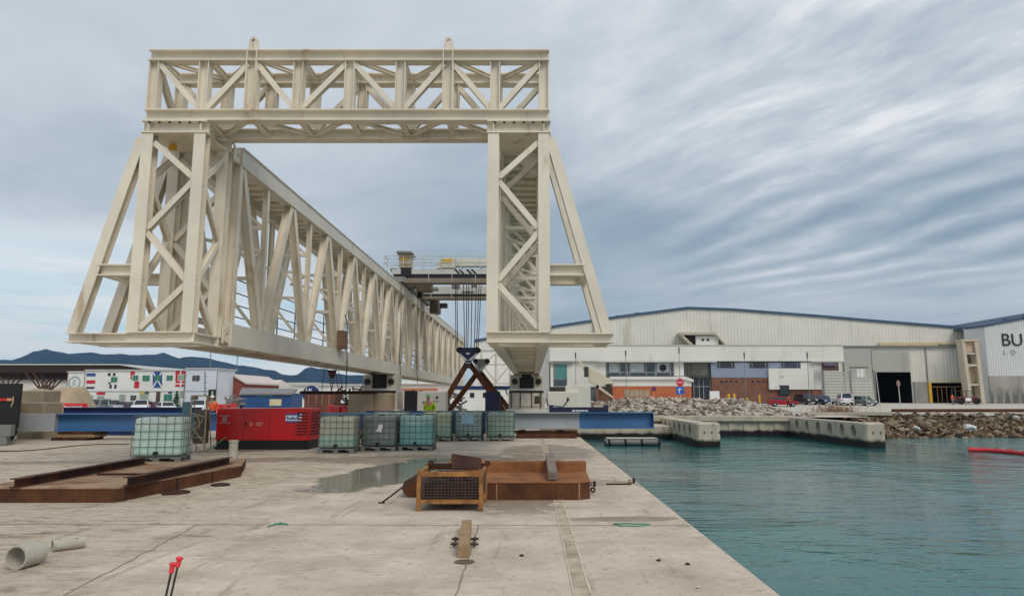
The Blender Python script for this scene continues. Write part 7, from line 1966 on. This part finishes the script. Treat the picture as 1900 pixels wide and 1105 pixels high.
q = P(577, 731, 80); mb = MB(); mb.prism([(q.x + 0.98 * math.cos(2 * math.pi * k / 28), q.z + 0.98 * math.sin(2 * math.pi * k / 28)) for k in range(28)], 'y', 80, 80.1); o = mb.build('disc', navy, rd)
for px in (569, 574, 577): q2 = P(px, 722, 80); MB().prism([(q2.x - 0.08, q2.z - 0.15), (q2.x + 0.08, q2.z - 0.15), (q2.x, q2.z + 0.2)], 'y', 79.97, 79.995).build('white_mark', stickerwhite, o)
mb = MB(); mb.bar((q.x, 80.16, 0.25), (q.x, 80.16, q.z), 0.1, 0.1, (0, 1, 0)); mb.build('post', midgrey, rd)
bc = thing('rusty_skip', 'reddish brown skip container behind the red generator', 'skip', (P(600, 750, 56).x, 56, 0))
mb = MB(); a_, b_ = P(565, 735, 56), P(622, 735, 56); mb.prism([(a_.x, 0.3), (b_.x - 0.2, 0.3), (b_.x, P(600, 730, 56).z), (a_.x, P(600, 731, 56).z)], 'y', 56, 58); o = mb.build('body', mat('red_brown_paint', lin(104, 64, 52), 0.8, 0, 0.2, 1.2, 0.3), bc)
mb = MB()
for px in (572, 586, 597, 610): mb.pb(px, 731, px + 1.2, 752, 55.95, 0.05)
mb.build('rib', mat('pale_rib', lin(150, 130, 110), 0.8), o)
mb = MB(); mb.box(a_.x + 0.3, b_.x - 0.4, 56.2, 57.8, 0.0, 0.297); mb.build('skid', darksteel, bc)
for px, lb, Y, yy in ((418, 'dull red plastic crates heaped beside the person in orange', 44, 746), (625, 'red plastic buoys lying behind the navy barrier beam', 43, 750)):
    rng = random.Random(px); q = P(px, yy, Y); mb = MB()
    for k in range(6):
        x = q.x + (k % 3 - 1) * 0.42; z = 0.0 if k < 3 else 0.62
        h_ = 0.6 if k < 3 else max(0.2, q.z - 0.62 - rng.uniform(0, 0.15))
        mb.cbox(x - 0.2, x + 0.2, Y + rng.uniform(-.1, .1), Y + 0.45, z, z + h_, 0.05)
    one('plastic_crates' if px < 500 else 'plastic_buoys', mb, palered, lb, 'plastic heap')
mb = MB(); rng = random.Random(77)
for k in range(70):
    x = P(rng.uniform(425, 446), 750, 47).x; c_ = Vector((x, 47 + rng.uniform(-.4, .4), rng.uniform(0.1, 1.6))); v = Vector((rng.gauss(0, 1), rng.gauss(0, .4), rng.gauss(0, .6))).normalized() * 0.3; mb.bar(c_ - v, c_ + v, 0.1, 0.08, (0.1, 0.2, 1))
one('junk_pile', mb, midgrey, 'grey heap of site junk left of the blue site hut', 'junk heap')
mb = MB(); rng = random.Random(78)
for k in range(130):
    x = P(rng.uniform(622, 690), 750, 60).x; c_ = Vector((x, 60 + rng.uniform(-1, 1), rng.uniform(0.1, 2.4))); v = Vector((rng.gauss(0, 1), rng.gauss(0, .4), rng.gauss(0, .6))).normalized() * 0.4; mb.bar(c_ - v, c_ + v, 0.14, 0.10, (0.1, 0.2, 1))
one('junk_pile', mb, darksteel, 'dark heap of machinery and timber behind the slung beam', 'junk heap')
mb = MB(); rng = random.Random(79)
for k in range(150):
    x = P(rng.uniform(770, 860), 745, 62).x; c_ = Vector((x, 62 + rng.uniform(-1, 1), rng.uniform(0.1, 2.0))); v = Vector((rng.gauss(0, 1), rng.gauss(0, .4), rng.gauss(0, .6))).normalized() * 0.4; mb.bar(c_ - v, c_ + v, 0.16, 0.12, (0.1, 0.2, 1))
one('junk_pile', mb, midgrey, 'heap of machinery parts behind the tall rusty A-frame', 'junk heap')
ms = thing('market_shed', 'pale shed with an orange stripe right of the left girder support', 'shed', (P(795, 745, 115).x, 115, 0.6))
mb = MB(); mb.pb(735, 712, 850, None, 115, 8); mwl = mb.build('wall', pinkwhite, ms)
mb = MB(); mb.pb(735, 720, 812, 724, 114.93, 0.06); mb.build('stripe', mat('orange_stripe', lin(178, 112, 76), 0.7), mwl)
mb = MB(); mb.pb(732, 706, 852, 711.8, 114.6, 8.8); mb.build('roof', white, ms)

# sling and slung beam under the left girder
sl = thing('spreader_beam', 'rusty horizontal beam hanging on slings from the left girder', 'spreader beam', (P(625, 728, 33).x, 33.0, 1.9))
za = P(625, 728, 33).z; a_, b_ = P(556, 728, 33), P(700, 728, 33); 
mb = MB(); mb.ibeam((a_.x, 33.0, za), (b_.x, 33.0, za), 0.14, 0.15, 0.02); mb.build('beam', rustdark, sl)
top = P(616, 689, 33)
mb = MB()
for px, tx in ((597, 602), (628, 622), (636, 628)): q = P(px, 726, 33); u_ = P(tx, 687, 33); mb.tube((q.x, 33.0, za + 0.07), (u_.x, 33.0, GZ0 - 0.02), 0.018, 6)
for tx in (610, 622): u_ = P(tx, 692, 33); q = P(615, 726, 33); mb.tube((q.x, 33.0, za + 0.07), (u_.x, 33.0, GZ0 - 0.02), 0.022, 6)
mb.build('sling', mat('dark_red_sling', lin(98, 44, 52), 0.8), sl)
mb = MB(); u_ = P(616, 692, 33); mb.prism([(u_.x - 0.22, GZ0 - 0.015), (u_.x + 0.22, GZ0 - 0.015), (u_.x, GZ0 - 0.42)], 'y', 32.9, 33.1); mb.build('shackle', rustdark, sl)
# hanging cable on the left girder
X_ = -7.62
mb = MB(); pts = []
q0 = P(660, 648, 28.5)
for k in range(9): t = k / 8; pts.append((X_, 28.2 + 0.45 * math.sin(t * 3.14), 5.0 - 1.1 * t + 0.0))
pts += [(X_, 28.6, 3.7), (X_, 28.75, 3.2), (X_ - 0.02, 28.8, 2.2), (X_ - 0.02, 28.8, 1.2)]
mb.path(pts, 0.022, 6)
one('hanging_cable', mb, black, 'dark cable looping down the face of the left girder', 'cable')
mb = MB(); mb.box(-7.67, -7.45, 27.3, 28.1, 3.60, 4.3); one('junction_box', mb, mat('brown_junction_box', lin(112, 84, 64), 0.7), 'brown junction box on the left girder beside the dark cable', 'junction box')
mb = MB(); 
for yy, z0__ in ((40, 8.2), (46, 8.2)): mb.path([(X_, yy, z0__), (X_ - 0.01, yy + 0.3, 6.0), (X_, yy + 0.1, 4.0), (X_, yy + 0.7, 2.6)], 0.02, 6)
one('hanging_cable', mb, black, 'thin dark lines hanging down the far face of the left girder near the trolley', 'cable')
# cable on the ground at the left
mb = MB(); pts = []
for k in range(40):
    t = k / 39; q = G(0 + 240 * t, 837 - 14 * t + 2 * math.sin(t * 7)); pts.append((q.x, q.y, 0.016))
mb.path(pts, 0.016, 6); one('ground_cable', mb, black, 'dark cable lying on the sand between the black truck and the mint green tank', 'cable')

# ================================================================== air
hzm = bpy.data.materials.new('haze_air'); hzm.use_nodes = True
H_ = NT(hzm.node_tree); H_.n.clear()
pv_ = H_.new('ShaderNodeVolumePrincipled')
pv_.inputs['Color'].default_value = (0.50, 0.74, 1.0, 1); pv_.inputs['Density'].default_value = 0.000085; pv_.inputs['Anisotropy'].default_value = 0.2
ho = H_.new('ShaderNodeOutputMaterial'); H_.l.new(pv_.outputs[0], ho.inputs['Volume'])
mb = MB(); mb.box(-3800, 3800, -120, 4500, -4.0, 330)
tag(mb.build('haze', hzm), kind='stuff')
